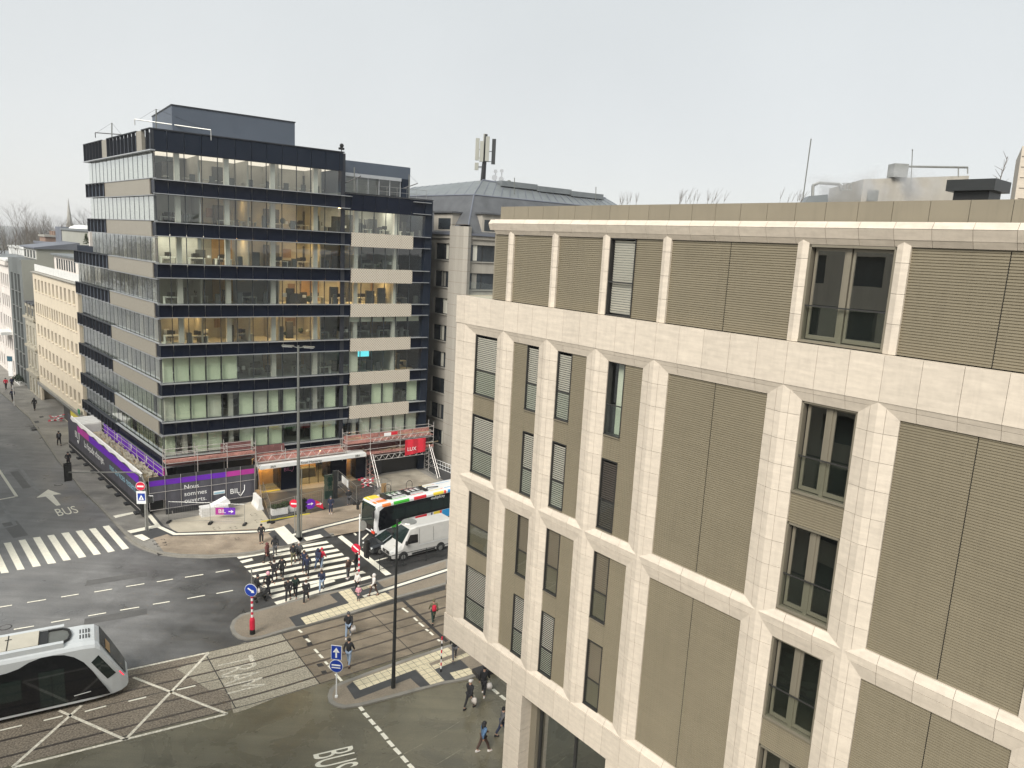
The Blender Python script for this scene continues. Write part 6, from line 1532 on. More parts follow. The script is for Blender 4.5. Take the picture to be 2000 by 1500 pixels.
for i, (u, v, lab) in enumerate(((545, 1003, 'left grey planter box with green and yellow shrubs behind the mesh fence'), (569, 997, 'right grey planter box with green shrubs behind the mesh fence'))):
    p = G(u, v); T = thing('planter', lab, 'planter', p, 'planter boxes at the entrance'); T['worldpts'] = 1; F = Frame(p, UF, NF)
    mb = MB(); mb.box(F, (-.75, .75), (-.35, .35), (0, .62)); wpart('box', mb, M['stone_white'], T); mb = MB(); mb.box(F, (-.68, .68), (-.28, .28), (.62, .66)); wpart('soil', mb, M['interior_dark'], T)
    mb = MB()
    for k in range(6): leafball(mb, F(-.6 + k * .24, rd.uniform(-.1, .1), .66), .38, 90, rd)
    wpart('foliage', mb, M['bush'], T, kind='stuff')
mb = MB(); mb.box(Frame(G(556, 1012), UF, NF), (-2.2, 2.4), (-.05, .05), (0, .08)); tag(obj('wheel_stop', mb, M['yellow'], None, G(556, 1012)), 'yellow painted edging in front of the planters', 'edging')
# white concrete blocks / stacked slabs
P1 = thing('slab_stack', 'stack of white wrapped slabs behind the fence left of the bank sign', 'building material', G(418, 1006)); P1['worldpts'] = 1; F = Frame(G(418, 1004), UF, NF)
for k in range(5): piece('slab', M['stone_white'], P1, F, (-1.2 + .05 * (k % 2), 1.35 - .04 * k), (-.55, .45), (.17 * k, .155 + .17 * k))
mb = MB(); mb.solid([F(-.3, -.5, .85), F(1.4, -.5, .85), F(1.4, -.5, 1.1), F(1.1, -.5, 1.45)], [F(-.3, .3, .85), F(1.4, .3, .85), F(1.4, .3, 1.1), F(1.1, .3, 1.45)]); wpart('cover_sheet', mb, M['sign_white'], P1)
P2 = thing('barrier_block', 'tall white traffic barrier block standing left of the entrance', 'barrier', G(503, 990)); F = Frame(G(503, 990), NF, UF); P2['worldpts'] = 1
mb = MB(); mb.rings([[F(-1.0, -.3, z0), F(1.0, -.3, z0), F(1.0, .3, z0), F(-1.0, .3, z0)] for z0 in (0, .2)]); mb.rings([[F(-.98, -w_, z0), F(.98, -w_, z0), F(.98, w_, z0), F(-.98, w_, z0)] for z0, w_ in ((.2, .28), (.5, .17), (1.15, .13))]); wpart('body', mb, M['stone_white'], P2)
KS = thing('info_totem', 'slim green glass information totem in front of the entrance', 'totem', G(643, 975)); KS['worldpts'] = 1; F = Frame(G(643, 975), UF, NF)
piece('panel', M['glass_dark'], KS, F, (-.5, .4), (-.06, .06), (.1, 2.6)); piece('panel_back', mat('teal_glass', (.10, .20, .17), .25, var=.15), KS, F, (-.48, .38), (-.15, -.08), (.05, 2.55)); piece('post', M['pole_dark'], KS, F, (.42, .85), (-.25, .1), (0, 2.9))
# orange and white barriers by the garage, far barrier stack
def stripes_thing(name, lab, c, cat='barrier', n=7, L_=1.6):
    T = thing(name, lab, cat, c); T['worldpts'] = 1; rd2 = random.Random(c.x)
    for k in range(n):
        a = rd2.uniform(-.5, .5); d = (UF * math.cos(a) + V(0, 0, math.sin(a))).normalized(); p = Vector(c) + V(rd2.uniform(-.3, .3), rd2.uniform(-.3, .3), .15 + .13 * k)
        for j in range(5): mb = MB(); mb.tube(p + d * (L_ / 5) * (j - 2.5), p + d * (L_ / 5) * (j - 1.5), .055, 5); wpart('board', mb, M['sign_white'] if j % 2 else M['sign_red'], T)
    return T
stripes_thing('barrier_pile', 'heap of red and white barrier boards beside the scaffold foot', G(716, 950), n=6)
stripes_thing('barrier_pile', 'heap of orange and white barriers lying under the yellow poster', G(112, 823), n=5)
CG = thing('mesh_cart', 'wire mesh cart with a brown board at the scaffold foot', 'cart', G(748, 962)); CG['worldpts'] = 1; F = Frame(G(748, 962), UF, NF)
mb = MB()
for z in (.3, 1.3): mb.path([F(-.7, -.5, z), F(.7, -.5, z), F(.7, .5, z), F(-.7, .5, z), F(-.7, -.5, z)], .025, 4)
for x in (-.7, 0, .7):
    for y in (-.5, .5): mb.tube(F(x, y, 0), F(x, y, 1.3), .02, 4)
wpart('frame', mb, M['galv'], CG); piece('board', M['interior_wood'], CG, F, (-.5, .1), (.5, .54), (.2, 1.2))
for i, (u, v, lab) in enumerate(((757, 965, 'dark arched bicycle stand left of the driveway'), (799, 957, 'dark arched bicycle stand on the driveway behind the bus roof'))):
    p = G(u, v); mb = MB(); F = Frame(p, UF, NF); mb.path([F(-.35, 0, 0)] + [F(.35 * math.cos(math.pi - k * math.pi / 8), 0, .7 + .35 * math.sin(k * math.pi / 8)) for k in range(9)] + [F(.35, 0, 0)], .03, 6)
    tag(obj('cycle_stand', mb, M['black'], None, p), lab, 'bicycle stand', 'bicycle stands')
rdl = MB()
RL = thing('stair_railing', 'white metal guard railing at the ramp beside the limestone building', 'railing', G(880, 905)); RL['worldpts'] = 1
F = Frame(G(880, 925), UL, NL); mb = MB()
for z in (.1, .55, 1.0): mb.tube(F(0, 0, z), F(4, 0, z), .03, 5)
for k in range(9): mb.tube(F(k * .5, 0, 0), F(k * .5, 0, 1.0), .02, 4)
wpart('frame', mb, M['sign_white'], RL)

# ------------------------------------------------------------------ poles, lamps, signals, signs
def pole(mb, p, h, r0, r1, n=8): mb.tube(p, Vector(p) + V(0, 0, h), r0, n, r1)
LP = thing('street_lamp', 'very tall grey street lamp with twin arms in front of the dark block', 'street lamp', G(583, 1048)); LP['worldpts'] = 1
b = G(583, 1048); mb = MB(); pole(mb, b, 8, .17, .13, 12); pole(mb, b + V(0, 0, 8), 8.95, .13, .08, 12); mb.tube(b, b + V(0, 0, .5), .22, 12); wpart('pole', mb, M['pole_grey'], LP)
for sgn in (-1, 1):
    mb = MB(); e = b + V(0, 0, 16.85) + RX.normalized() * 0 + V(sgn, 0, 0) * .5; mb.tube(b + V(0, 0, 16.75), e, .04, 6); wpart('arm', mb, M['pole_grey'], LP)
    mb = MB(); mb.box(Frame(e, V(sgn, 0, 0), V(0, 1, 0)), (-.1, .85), (-.16, .16), (-.03, .08)); wpart('lamp_head', mb, M['pole_grey'], LP)
    mb = MB(); mb.box(Frame(e, V(sgn, 0, 0), V(0, 1, 0)), (.0, .8), (-.13, .13), (-.07, -.035)); wpart('lamp_lens', mb, M['chrome_light'], LP)
mb = MB(); mb.tube(b + V(.30, -.1, 0), b + V(.30, -.1, 6.2), .05, 6); wpart('flag_pole', mb, M['pole_grey'], LP)
L2 = thing('street_lamp', 'slim black lamp post on the lower traffic island, topped by a round disc lantern', 'street lamp', ground(768, 1343, .1)); L2['worldpts'] = 1
b = ground(768, 1343, .1); mb = MB(); pole(mb, b, 1.2, .13, .11, 10); pole(mb, b + V(0, 0, 1.2), 9.3, .11, .055, 10); wpart('pole', mb, M['pole_dark'], L2)
top = b + V(0, 0, 10.4)
mb = MB(); mb.tube(top + V(0, 0, -.3), top + V(.50, .1, .0), .03, 5); mb.tube(top + V(.65, .1, -.06), top + V(.65, .1, .0), .45, 18, .40); wpart('lantern_disc', mb, M['galv'], L2)
# signal pole at the corner with cantilever arm
SG = thing('traffic_signal', 'grey signal pole at the corner with a long arm, no-entry sign and black lights', 'traffic light', G(286, 1035)); SG['worldpts'] = 1
b = G(286, 1035); mb = MB(); pole(mb, b, 4.4, .12, .10, 10)
jt = b + V(0, 0, 4.55)
armend = at(133, 922.5, jt.y + 5.6)
mid1 = at(262, 920, jt.y + .6)
mb.path([b + V(0, 0, 4.35), at(277, 929, jt.y), at(264, 922.5, jt.y + .4), armend], .06, 7); wpart('pole', mb, M['galv'], SG)
def sig_head(T, c, fdir, n=3, s=1.0):
    f = Vector(fdir).normalized(); side = Vector((-f.y, f.x, 0)); F = Frame(c, side, f)
    mb = MB(); mb.box(F, (-.17 * s, .17 * s), (-.12, .12), (-.17 * n * s, .17 * n * s)); mb.box(F, (-.22 * s, .22 * s), (.10, .125), (-.20 * n * s, .20 * n * s)); wpart('signal_box', mb, M['black'], T)
    for k in range(n):
        z = (n - 1 - 2 * k) * .165 * s; mb = MB(); mb.tube(F(0, .125, z), F(0, .135, z), .11 * s, 12); wpart('signal_lens', mb, M[('sign_red', 'bronze_flat', 'glass_black')[k % 3]], T)
        mb = MB(); mb.tube(F(0, .13, z + .05), F(0, .30, z + .05), .125 * s, 8, cap=False); wpart('visor', mb, M['black'], T)
sig_head(SG, armend + V(0, 0, 0), -UL * -1, 3, 1.5)
sig_head(SG, b + V(-.25, .1, 2.0), UL, 3, .9)
Fq = Frame(b, Vector((1, .1, 0)).normalized(), Vector((.1, -1, 0)).normalized())
def disc(T, F, x, d, z, r, m, name='sign_plate', n=20):
    mb = MB(); mb.rings([[F(x + rr_ * math.cos(k * 2 * math.pi / n), dd, z + rr_ * math.sin(k * 2 * math.pi / n)) for k in range(n)] for dd, rr_ in ((d, r), (d + .015, r))]); return wpart(name, mb, M[m], T)
disc(SG, Fq, -.28, .16, 4.05, .40, 'sign_white'); disc(SG, Fq, -.28, .18, 4.05, .37, 'sign_red'); piece('sign_bar', M['sign_white'], SG, Fq, (-.55, -.01), (.20, .21), (3.98, 4.12))
piece('sign_plate', M['sign_white'], SG, Fq, (-.65, .12), (.14, .16), (2.45, 3.6)); piece('sign_plate', M['sign_blue'], SG, Fq, (-.55, .06), (.165, .175), (2.75, 3.4))
mb = MB(); mb.solid([Fq(-.48, .18, 2.82), Fq(-.02, .18, 2.82), Fq(-.25, .18, 3.28)], [Fq(-.48, .185, 2.82), Fq(-.02, .185, 2.82), Fq(-.25, .185, 3.28)]); wpart('sign_triangle', mb, M['sign_white'], SG)
mb = MB(); mb.box(Fq, (-.28, -.22), (.19, .2), (2.88, 3.05)); wpart('sign_figure', mb, M['sign_blue'], SG)
piece('signal_box', M['black'], SG, Fq, (.3, .62), (-.05, .2), (2.55, 3.1)); piece('signal_frame', M['sign_white'], SG, Fq, (.27, .65), (-.06, -.03), (2.5, 3.15))
mb = MB(); mb.tube(b + V(.22, -.1, 0), b + V(.22, -.1, 4.2), .035, 5); wpart('conduit', mb, M['galv'], SG)
# striped bollard sign at the median tip
def striped(T, F, z0, z1, n, r):
    h = (z1 - z0) / n
    for k in range(n): mb = MB(); mb.tube(F(0, 0, z0 + k * h), F(0, 0, z0 + (k + 1) * h), r, 10); wpart('post_band', mb, M['sign_white'] if k % 2 == 0 else M['sign_red'], T)
b = ground(493, 1238, .1)
K1 = thing('keep_side_sign', 'blue round direction sign on a red and white post at the median tip', 'road sign', b); K1['worldpts'] = 1
Fk = Frame(b, Vector((1, -.15, 0)).normalized(), Vector((-.15, -1, 0)).normalized())
mb = MB(); mb.tube(b, b + V(0, 0, .35), .17, 12); wpart('bollard_base', mb, M['black'], K1); mb = MB(); mb.rings([[Fk(r * math.cos(a * math.pi / 6), r * math.sin(a * math.pi / 6), z) for a in range(12)] for z, r in ((.35, .17), (1.0, .17), (1.2, .10))]); wpart('bollard', mb, M['sign_red'], K1)
striped(K1, Fk, 1.2, 2.75, 8, .075); mb = MB(); mb.tube(b + V(0, 0, 2.75), b + V(0, 0, 4.6), .045, 8); wpart('pole', mb, M['galv'], K1)
def blue_disc(T, F, z, r, ang):
    disc(T, F, 0, .10, z, r, 'sign_white'); disc(T, F, 0, .12, z, r * .93, 'sign_blue')
    mb = MB(); dx, dz = math.cos(ang), math.sin(ang); px_, pz_ = -dz, dx; w_ = r * .12; L_ = r * .55
    c = lambda s, t_: F(dx * s + px_ * t_, .14, z + dz * s + pz_ * t_)
    mb.quad(c(-L_, -w_), c(L_ * .5, -w_), c(L_ * .5, w_), c(-L_, w_)); mb.quad(c(L_ * .4, -w_ * 2.6), c(L_ * 1.2, 0), c(L_ * .4, w_ * 2.6)); wpart('sign_arrow', mb, M['sign_white'], T)
blue_disc(K1, Fk, 3.15, .44, R(-32))
b = ground(657, 1362, .1)
K2 = thing('direction_sign', 'blue square arrow sign over a blue round sign on a white pole, lower island', 'road sign', b); K2['worldpts'] = 1
Fk = Frame(b, Vector((1, -.1, 0)).normalized(), Vector((-.1, -1, 0)).normalized())
mb = MB(); pole(mb, b, 3.2, .04, .04, 8); mb.tube(b, b + V(0, 0, .12), .09, 8); wpart('pole', mb, M['sign_white'], K2)
piece('sign_plate', M['sign_white'], K2, Fk, (-.31, .31), (.06, .08), (2.42, 3.30)); piece('sign_plate', M['sign_blue'], K2, Fk, (-.28, .28), (.085, .095), (2.45, 3.27))
mb = MB(); mb.box(Fk, (-.05, .05), (.10, .105), (2.55, 2.95)); mb.solid([Fk(-.2, .1, 2.88), Fk(.2, .1, 2.88), Fk(0, .1, 3.18)], [Fk(-.2, .105, 2.88), Fk(.2, .105, 2.88), Fk(0, .105, 3.18)]); wpart('sign_arrow', mb, M['sign_white'], K2)
disc(K2, Fk, 0, .06, 2.02, .40, 'sign_white'); disc(K2, Fk, 0, .08, 2.02, .37, 'sign_blue'); piece('sign_bar', M['sign_white'], K2, Fk, (-.26, .26), (.10, .11), (2.05, 2.13)); piece('sign_bar', M['sign_white'], K2, Fk, (-.26, .26), (.10, .11), (1.9, 1.96))
# crossing signals on the median and near the big lamp
b = ground(701, 1122, .1)
K3 = thing('pedestrian_signal', 'white pole with pink-red sign and black signal heads beside the crossing end', 'traffic light', b); K3['worldpts'] = 1
Fk = Frame(b, V(1, 0, 0), V(0, -1, 0)); striped(K3, Fk, 0, 1.9, 8, .06)
mb = MB(); mb.tube(b + V(0, 0, 1.9), b + V(0, 0, 5.0), .05, 8); wpart('pole', mb, M['sign_white'], K3)
disc(K3, Fk, -.24, .12, 2.25, .36, 'sign_red'); mb = MB(); mb.quad(Fk(-.5, .15, 2.42), Fk(-.42, .15, 2.5), Fk(.02, .15, 2.1), Fk(-.06, .15, 2.02)); wpart('sign_bar', mb, M['sign_white'], K3)
sig_head(K3, b + V(.55, .05, 2.1), UF, 3, 1.25)
mb = MB(); mb.rings([[Fk(.25 + .3 * math.cos(k * math.pi / 8), .0 + e, 4.1 + .42 * math.sin(k * math.pi / 8)) for k in range(16)] for e in (0, .03)]); wpart('sign_back', mb, M['galv'], K3)
b = G(576, 1040)
K4 = thing('pedestrian_signal', 'low red sign and black signal head beside the tall grey lamp', 'traffic light', b); K4['worldpts'] = 1; Fk = Frame(b, V(1, 0, 0), V(0, -1, 0))
mb = MB(); mb.tube(b, b + V(0, 0, 3.4), .05, 8); wpart('pole', mb, M['galv'], K4); disc(K4, Fk, -.05, .12, 2.75, .38, 'sign_red'); sig_head(K4, b + V(.75, .0, 2.6), UF, 3, 1.1)
piece('sign_bar', M['sign_white'], K4, Fk, (-.3, .2), (.15, .16), (2.68, 2.8))
for i, (u, v, lab) in enumerate(((861, 1312, 'thin red, white and black striped post on the lower island near the stone building'),)):
    b = ground(u, v, .1); T = thing('marker_post', lab, 'post', b); T['worldpts'] = 1; F = Frame(b, V(1, 0, 0), V(0, -1, 0)); h = 2.35 / 11
    for k in range(11): mb = MB(); mb.tube(F(0, 0, k * h), F(0, 0, (k + 1) * h), .045, 8); wpart('post_band', mb, M[('black', 'sign_white', 'sign_red', 'sign_white')[k % 4]], T)
# stop flag far up the street
b = G(28, 793)
T = thing('bus_stop_post', 'white bus stop post with blue flag and timetable panels far up the side street', 'bus stop', b); T['worldpts'] = 1; F = Frame(b, V(1, 0, 0), V(0, -1, 0))
mb = MB(); mb.tube(b, b + V(0, 0, 3.0), .05, 6); wpart('pole', mb, M['sign_white'], T)
b2 = G(22, 745); F = Frame(b2, V(1, 0, 0), V(0, -1, 0)); piece('flag', mat('stop_flag', (.03, .10, .14), .5), T, F, (-.4, .45), (0, .06), (3.4, 4.2)); piece('timetable', M['sign_white'], T, F, (-.32, .4), (0, .06), (.9, 3.3))
mb = MB(); mb.tube(b2, b2 + V(0, 0, 3.4), .05, 6); wpart('pole', mb, M['galv'], T)
# railing with dark mesh beside the van
RLg = thing('median_railing', 'dark metal pedestrian railing along the median beside the white van', 'railing', FR(11.6, 22.6, .1)); RLg['worldpts'] = 1
k = 0; s = 11.6
while s < 30:
    e = s + 2.1
    mb = MB()
    for z in (.12, .55, 1.05): mb.tube(FR(s, 22.6, z + .1), FR(e, 22.6, z + .1), .028, 5)
    mb.tube(FR(s, 22.6, 0.05), FR(s, 22.6, 1.2), .035, 5)
    wpart('rail_frame', mb, M['pole_dark'], RLg)
    mb = MB()
    for j in range(1, 15): x = s + j * .14; mb.tube(FR(x, 22.6, .22), FR(x, 22.6, 1.15), .009, 3, cap=False)
    wpart('rail_bars', mb, M['pole_dark'], RLg)
    s = e
# bollard-like posts and small street pieces
for (u, v, lab) in ((700, 995, 'short dark bollard on the paving left of the bus front'), (1 + 940, 1316, 'dark stone block at the kerb under the stone building')):
    if v < 1100: b = G(u, v); mb = MB(); mb.tube(b, b + V(0, 0, .95), .06, 8, .05); tag(obj('bollard', mb, M['black'], None, b), lab, 'bollard')
    else: b = ground(u - 8, v + 1, .1); mb = MB(); mb.box(Frame(b, UT, NT), (-.2, 1.6), (-.35, .35), (-.1, .25)); tag(obj('stone_block', mb, M['iron'], None, b), lab, 'block')
# planting by the stone townhouse
b = G(43, 752); T = thing('potted_shrub', 'dark evergreen shrubs in pots outside the grey block far up the street', 'shrub', b); T['worldpts'] = 1; mb = MB()
for k in range(5): leafball(mb, b + UL * k * .9 + V(0, 0, .5), .8, 120, rd, .14)
wpart('foliage', mb, M['hedge'], T, kind='stuff'); mb = MB(); mb.box(Frame(b, UL, NL), (-.5, 4.5), (-.4, .4), (0, .6)); wpart('pot', mb, M['stone_white'], T)
# roof-edge booms (rope access arms)
for i, (u0, v0, u1, v1, um, vm, wtop, Fz) in enumerate(((186, 259, 240, 263, 218.5, 240, 0, 0), (263, 233, 412, 254, 305, 213, 0, 0))):
    Y = 72 if i == 0 else 69
    if i == 0: Y = 78
    a, c = at(u0, v0, Y), at(u1, v1, Y); m_ = at(um, vm, Y); lo = at(um, vm + (38 if i == 0 else 40), Y)
    T = thing('maintenance_arm', ('small rope-access boom at the left roof corner of the dark block', 'long rope-access boom above the front roof corner of the dark block')[i], 'roof boom', lo, 'roof maintenance booms'); T['worldpts'] = 1
    mb = MB(); mb.tube(lo, m_, .06, 5); wpart('mast', mb, M['pole_grey'], T); mb = MB(); mb.tube(a, c, .05, 5); mb.tube(a, a - V(0, 0, .5), .04, 4); mb.tube(c, c - V(0, 0, .9), .04, 4); wpart('boom', mb, M['galv'] if i else M['black'], T)
    mb = MB(); mb.tube(m_, a.lerp(c, .05), .012, 3); mb.tube(m_, a.lerp(c, .95), .012, 3); wpart('stay_wire', mb, M['black'], T)
for i, (u0, v0, u1, v1, um, vm) in enumerate(((668, 360, 705, 344, 692, 327), (788, 368, 816, 358, 799, 341))):
    Y = 77 if i == 0 else 80
    a, c = at(u0, v0, Y), at(u1, v1, Y); m_ = at(um, vm, Y); lo = at(um, vm + 46, Y)
    T = thing('maintenance_arm', ('rope-access boom on the lower wing roof, left one beside the tall part', 'rope-access boom at the right end of the lower wing roof')[i], 'roof boom', lo, 'roof maintenance booms'); T['worldpts'] = 1
    mb = MB(); mb.tube(lo, m_, .06, 5); wpart('mast', mb, M['pole_grey'], T); mb = MB(); mb.tube(a, c, .05, 5); wpart('boom', mb, M['black'], T); mb = MB(); mb.tube(m_, c, .012, 3); wpart('stay_wire', mb, M['black'], T)
c = FR(17.4, -.2, 34.65); mb = MB(); mb.tube(c, c + V(0, 0, .7), .05, 5); mb.ball(c + V(0, 0, .6), .22, 8, 5); mb.box(Frame(c, UF, NF), (-.3, .25), (-.1, .1), (.2, .4)); tag(obj('roof_camera', mb, M['black'], None, c), 'small black camera at the right end of the high roof edge', 'camera')
b = LE(29.5, -1.2, 23.7); T = thing('potted_conifer', 'small conifer on the side terrace of the dark block', 'plant', b); T['worldpts'] = 1; mb = MB()
for k in range(6): leafball(mb, b + V(0, 0, .15 + k * .22), .42 - k * .06, 60, rd, .08)
wpart('foliage', mb, M['bush'], T, kind='stuff')
# ------------------------------------------------------------------ vehicles (local axes: x forward, y left, z up)
LX = WORLD
M['bus_white'] = mat('bus_white', (.72, .72, .70), .3, var=.03, spec=.6)
for k, c in {'c_green': (.05, .42, .03), 'c_red': (.62, .02, .03), 'c_orange': (.80, .22, .05), 'c_orangered': (.75, .06, .02), 'c_yellow': (.80, .60, .05), 'c_blue': (.03, .30, .62), 'c_navy': (.015, .015, .10), 'c_pink': (.72, .50, .50)}.items():
    M[k] = mat(k, c, .35, var=.03, spec=.6)
M['car_grey'] = mat('car_grey', (.030, .032, .036), .22, metal=.3, var=.03, spec=.7)
M['van_white'] = mat('van_white', (.52, .51, .48), .32, var=.05, spec=.6)
M['tram_white'] = mat('tram_white', (.60, .62, .62), .28, var=.03, spec=.7)
M['tram_panel'] = mat('tram_roof_panel', (.55, .51, .42), .6, var=.06)
M['trim'] = mat('black_trim', (.02, .02, .02), .5, var=0)
M['tail_red'] = mat('tail_light', (.7, .01, .04), .3, var=0, emit=(1, .02, .06), estr=.5)
M['front_glass'] = mat('vehicle_glass', (.012, .022, .020), .05, var=0, spec=.8)
def lobj(name, mb, m, T, **k): return obj(name, mb, M[m] if isinstance(m, str) else m, T, **k)
def wheel(T, x, y, r, w_=.24):
    mb = MB(); mb.tube((x, y - w_ / 2, r), (x, y + w_ / 2, r), r, 18); o = lobj('tyre', mb, 'rubber', T)
    mb = MB(); mb.tube((x, y - w_ / 2 - .012, r), (x, y + w_ / 2 + .012, r), r * .6, 12); obj('rim', mb, M['galv'], o)
def poly_side(T, name, pts, y, m, th=.012):
    s = 1 if y > 0 else -1; mb = MB()
    mb.solid([V(px_, y, pz_) for px_, pz_ in pts], [V(px_, y + s * th, pz_) for px_, pz_ in pts]); return lobj(name, mb, m, T)

# city bus
fdir = -(UF * .9926 - NF * .122); org = FR(14.15, 16.2, 0) - Vector((-fdir.y, fdir.x, 0)) * 1.275
BUS = thing('city_bus', 'black and white electric city bus with rainbow stripes waiting beyond the white van', 'bus', org, rz=math.atan2(fdir.y, fdir.x))
W_ = 1.265
def sect(x, w_, z0, z1, r=.16): return [V(x, -w_, z0), V(x, -w_, z1 - r), V(x, -w_ + r * .4, z1 - r * .3), V(x, -w_ + r * 1.4, z1), V(x, w_ - r * 1.4, z1), V(x, w_ - r * .4, z1 - r * .3), V(x, w_, z1 - r), V(x, w_, z0)]
mb = MB(); mb.rings([sect(-12, W_, .32, 3.05), sect(-.55, W_, .32, 3.05), sect(-.22, W_ - .03, .32, 3.0), sect(-.06, W_ - .12, .33, 2.7), sect(.02, W_ - .16, .36, 1.3), sect(.0, W_ - .16, .34, .5)]); lobj('body', mb, 'bus_white', BUS)
for s in (1, -1):
    poly_side(BUS, 'side_window_band', [(-11.9, 1.15), (-3.2, 1.15), (-2.2, .85), (-1.2, .62), (-.42, .62), (-.30, 1.1), (-.42, 2.45), (-.9, 2.72), (-11.9, 2.72)], s * (W_ + .004), 'glass_black')
    for k in range(6): poly_side(BUS, 'window', [(-3.1 - k * 1.45, 1.35), (-1.75 - k * 1.45, 1.35), (-1.75 - k * 1.45, 2.35), (-3.1 - k * 1.45, 2.35)], s * (W_ + .018), 'front_glass', .004)
    for (a, b, c) in ((-3.6, -1.75, 'c_green'), (-5.6, -4.3, 'c_red'), (-6.25, -6.1, 'c_navy'), (-7.1, -6.4, 'c_yellow'), (-7.35, -7.12, 'c_orangered'), (-8.9, -7.4, 'c_blue'), (-10.6, -9.1, 'c_navy')):
        poly_side(BUS, 'side_stripe', [(a, .36), (b, .36), (b, 1.10 if b < -3.2 else .80), (a, 1.12)], s * (W_ + .003), c)
    for (a, b, c) in ((-1.6, -.7, 'c_orange'), (-3.6, -1.9, 'c_green'), (-5.5, -4.1, 'c_red'), (-7.5, -6.3, 'c_yellow'), (-7.8, -7.55, 'c_orangered'), (-9.6, -8.0, 'c_blue'), (-11.2, -9.8, 'c_navy')):
        mb = MB(); mb.quad(V(a, s * (W_ + .006), 2.74), V(b, s * (W_ + .006), 2.74), V(b, s * (W_ + .006), 2.89), V(a, s * (W_ + .006), 2.89)); mb.quad(V(a, s * (W_ + .006), 2.89), V(b, s * (W_ + .006), 2.89), V(b, s * (W_ - .06), 3.005), V(a, s * (W_ - .06), 3.005)); mb.quad(V(a, s * (W_ - .06), 3.008), V(b, s * (W_ - .06), 3.008), V(b, s * (W_ - .62), 3.058), V(a, s * (W_ - .62), 3.058)); lobj('roof_stripe', mb, c, BUS)
    wheel(BUS, -2.75, s * 1.13, .48, .28); wheel(BUS, -8.75, s * 1.13, .48, .28)
    poly_side(BUS, 'wheel_arch', [(-2.75 + .58 * math.cos(k * math.pi / 8), .40 + .60 * math.sin(k * math.pi / 8)) for k in range(9)], s * (W_ - .02), 'trim', .03)
    mb = MB(); mb.tube((-.15, s * 1.1, 2.75), (.28, s * 1.35, 2.5), .03, 5); mb.box(LX, (.18, .32), (s * 1.35 - .09, s * 1.35 + .09), (1.95, 2.55)); lobj('mirror', mb, 'trim', BUS)
mb = MB(); mb.quad(V(-.05, -1.08, 2.72), V(.035, -1.06, 1.0), V(.035, 1.06, 1.0), V(-.05, 1.08, 2.72)); mb.quad(V(-.22, -1.05, 2.97), V(-.05, -1.08, 2.72), V(-.05, 1.08, 2.72), V(-.22, 1.05, 2.97)); lobj('windscreen', mb, 'front_glass', BUS)
mb = MB(); mb.box(LX, (.02, .05), (-1.05, 1.05), (.55, 1.0)); lobj('front_panel', mb, 'glass_black', BUS)
for s in (1, -1):
    mb = MB(); mb.box(LX, (-.06, .06), (s * .72, s * 1.16), (.36, .60)); lobj('front_corner', mb, 'c_orangered' if s > 0 else 'bus_white', BUS)
    mb = MB(); mb.box(LX, (.05, .07), (s * .7, s * 1.02), (.62, .74)); lobj('headlight', mb, 'chrome_light', BUS)
mb = MB(); mb.box(LX, (-.05, .03), (-1.1, 1.1), (.30, .36)); lobj('bumper', mb, 'trim', BUS)
for (a, b, c) in ((-1.2, -.35, 'c_yellow'), (-.35, .25, 'c_pink'), (.25, .8, 'c_orange')):
    mb = MB(); mb.quad(V(-.62, a, 3.056), V(-.24, a, 3.012), V(-.24, b, 3.012), V(-.62, b, 3.056)); mb.quad(V(-1.5, a, 3.058), V(-.62, a, 3.058), V(-.62, b, 3.058), V(-1.5, b, 3.058)); lobj('roof_stripe', mb, c, BUS)
mb = MB()
for y in (-.45, .45): mb.tube((-6.2, y, 3.25), (-1.9, y, 3.25), .05, 5)
for k in range(9): mb.tube((-2 - k * .5, -.45, 3.25), (-2 - k * .5, .45, 3.25), .04, 4)
for x in (-2, -4, -6): mb.box(LX, (x - .15, x + .15), (-.6, .6), (3.04, 3.2))
mb.box(LX, (-1.9, -1.5), (-.5, .5), (3.04, 3.35)); mb.tube((-6.2, .3, 3.3), (-7.6, .2, 3.12), .05, 5); lobj('charging_gear', mb, 'trim', BUS)
text_obj('bus_lettering', 'multiplicity', M['sign_white'], V(-6.0, W_ + .03, 2.42), (-1, 0, 0), (0, 0, 1), .26, BUS, .002)

# white delivery van
fd = (-UF * .997 + NF * .07).normalized(); org = FR(13.05, 20.72, 0)
VAN = thing('delivery_van', 'white high-roof delivery van waiting at the crossing beside the railing', 'van', org, rz=math.atan2(fd.y, fd.x))
def vs(x, wb, wt, z0, zm, z1): return [V(x, -wb, z0), V(x, -wb, zm), V(x, -wt, z1 - .08), V(x, -wt + .14, z1), V(x, wt - .14, z1), V(x, wt, z1 - .08), V(x, wb, zm), V(x, wb, z0)]
mb = MB(); mb.rings([vs(-6.0, .97, .88, .35, 1.3, 2.62), vs(-5.9, .99, .90, .33, 1.3, 2.70), vs(-2.35, .99, .90, .33, 1.3, 2.72), vs(-1.75, .99, .86, .33, 1.3, 2.58), vs(-.98, .99, .82, .33, 1.02, 1.42), vs(-.35, .97, .78, .34, .85, 1.16), vs(-.08, .90, .74, .36, .75, 1.02), vs(.0, .84, .7, .4, .6, .85)]); lobj('body', mb, 'van_white', VAN, smooth=False)
mb = MB(); mb.quad(V(-1.02, -.80, 1.44), V(-1.02, .80, 1.44), V(-1.73, .78, 2.545), V(-1.73, -.78, 2.545)); 
for v_ in mb.v: v_.x += .02; v_.z += .02
lobj('windscreen', mb, 'front_glass', VAN)
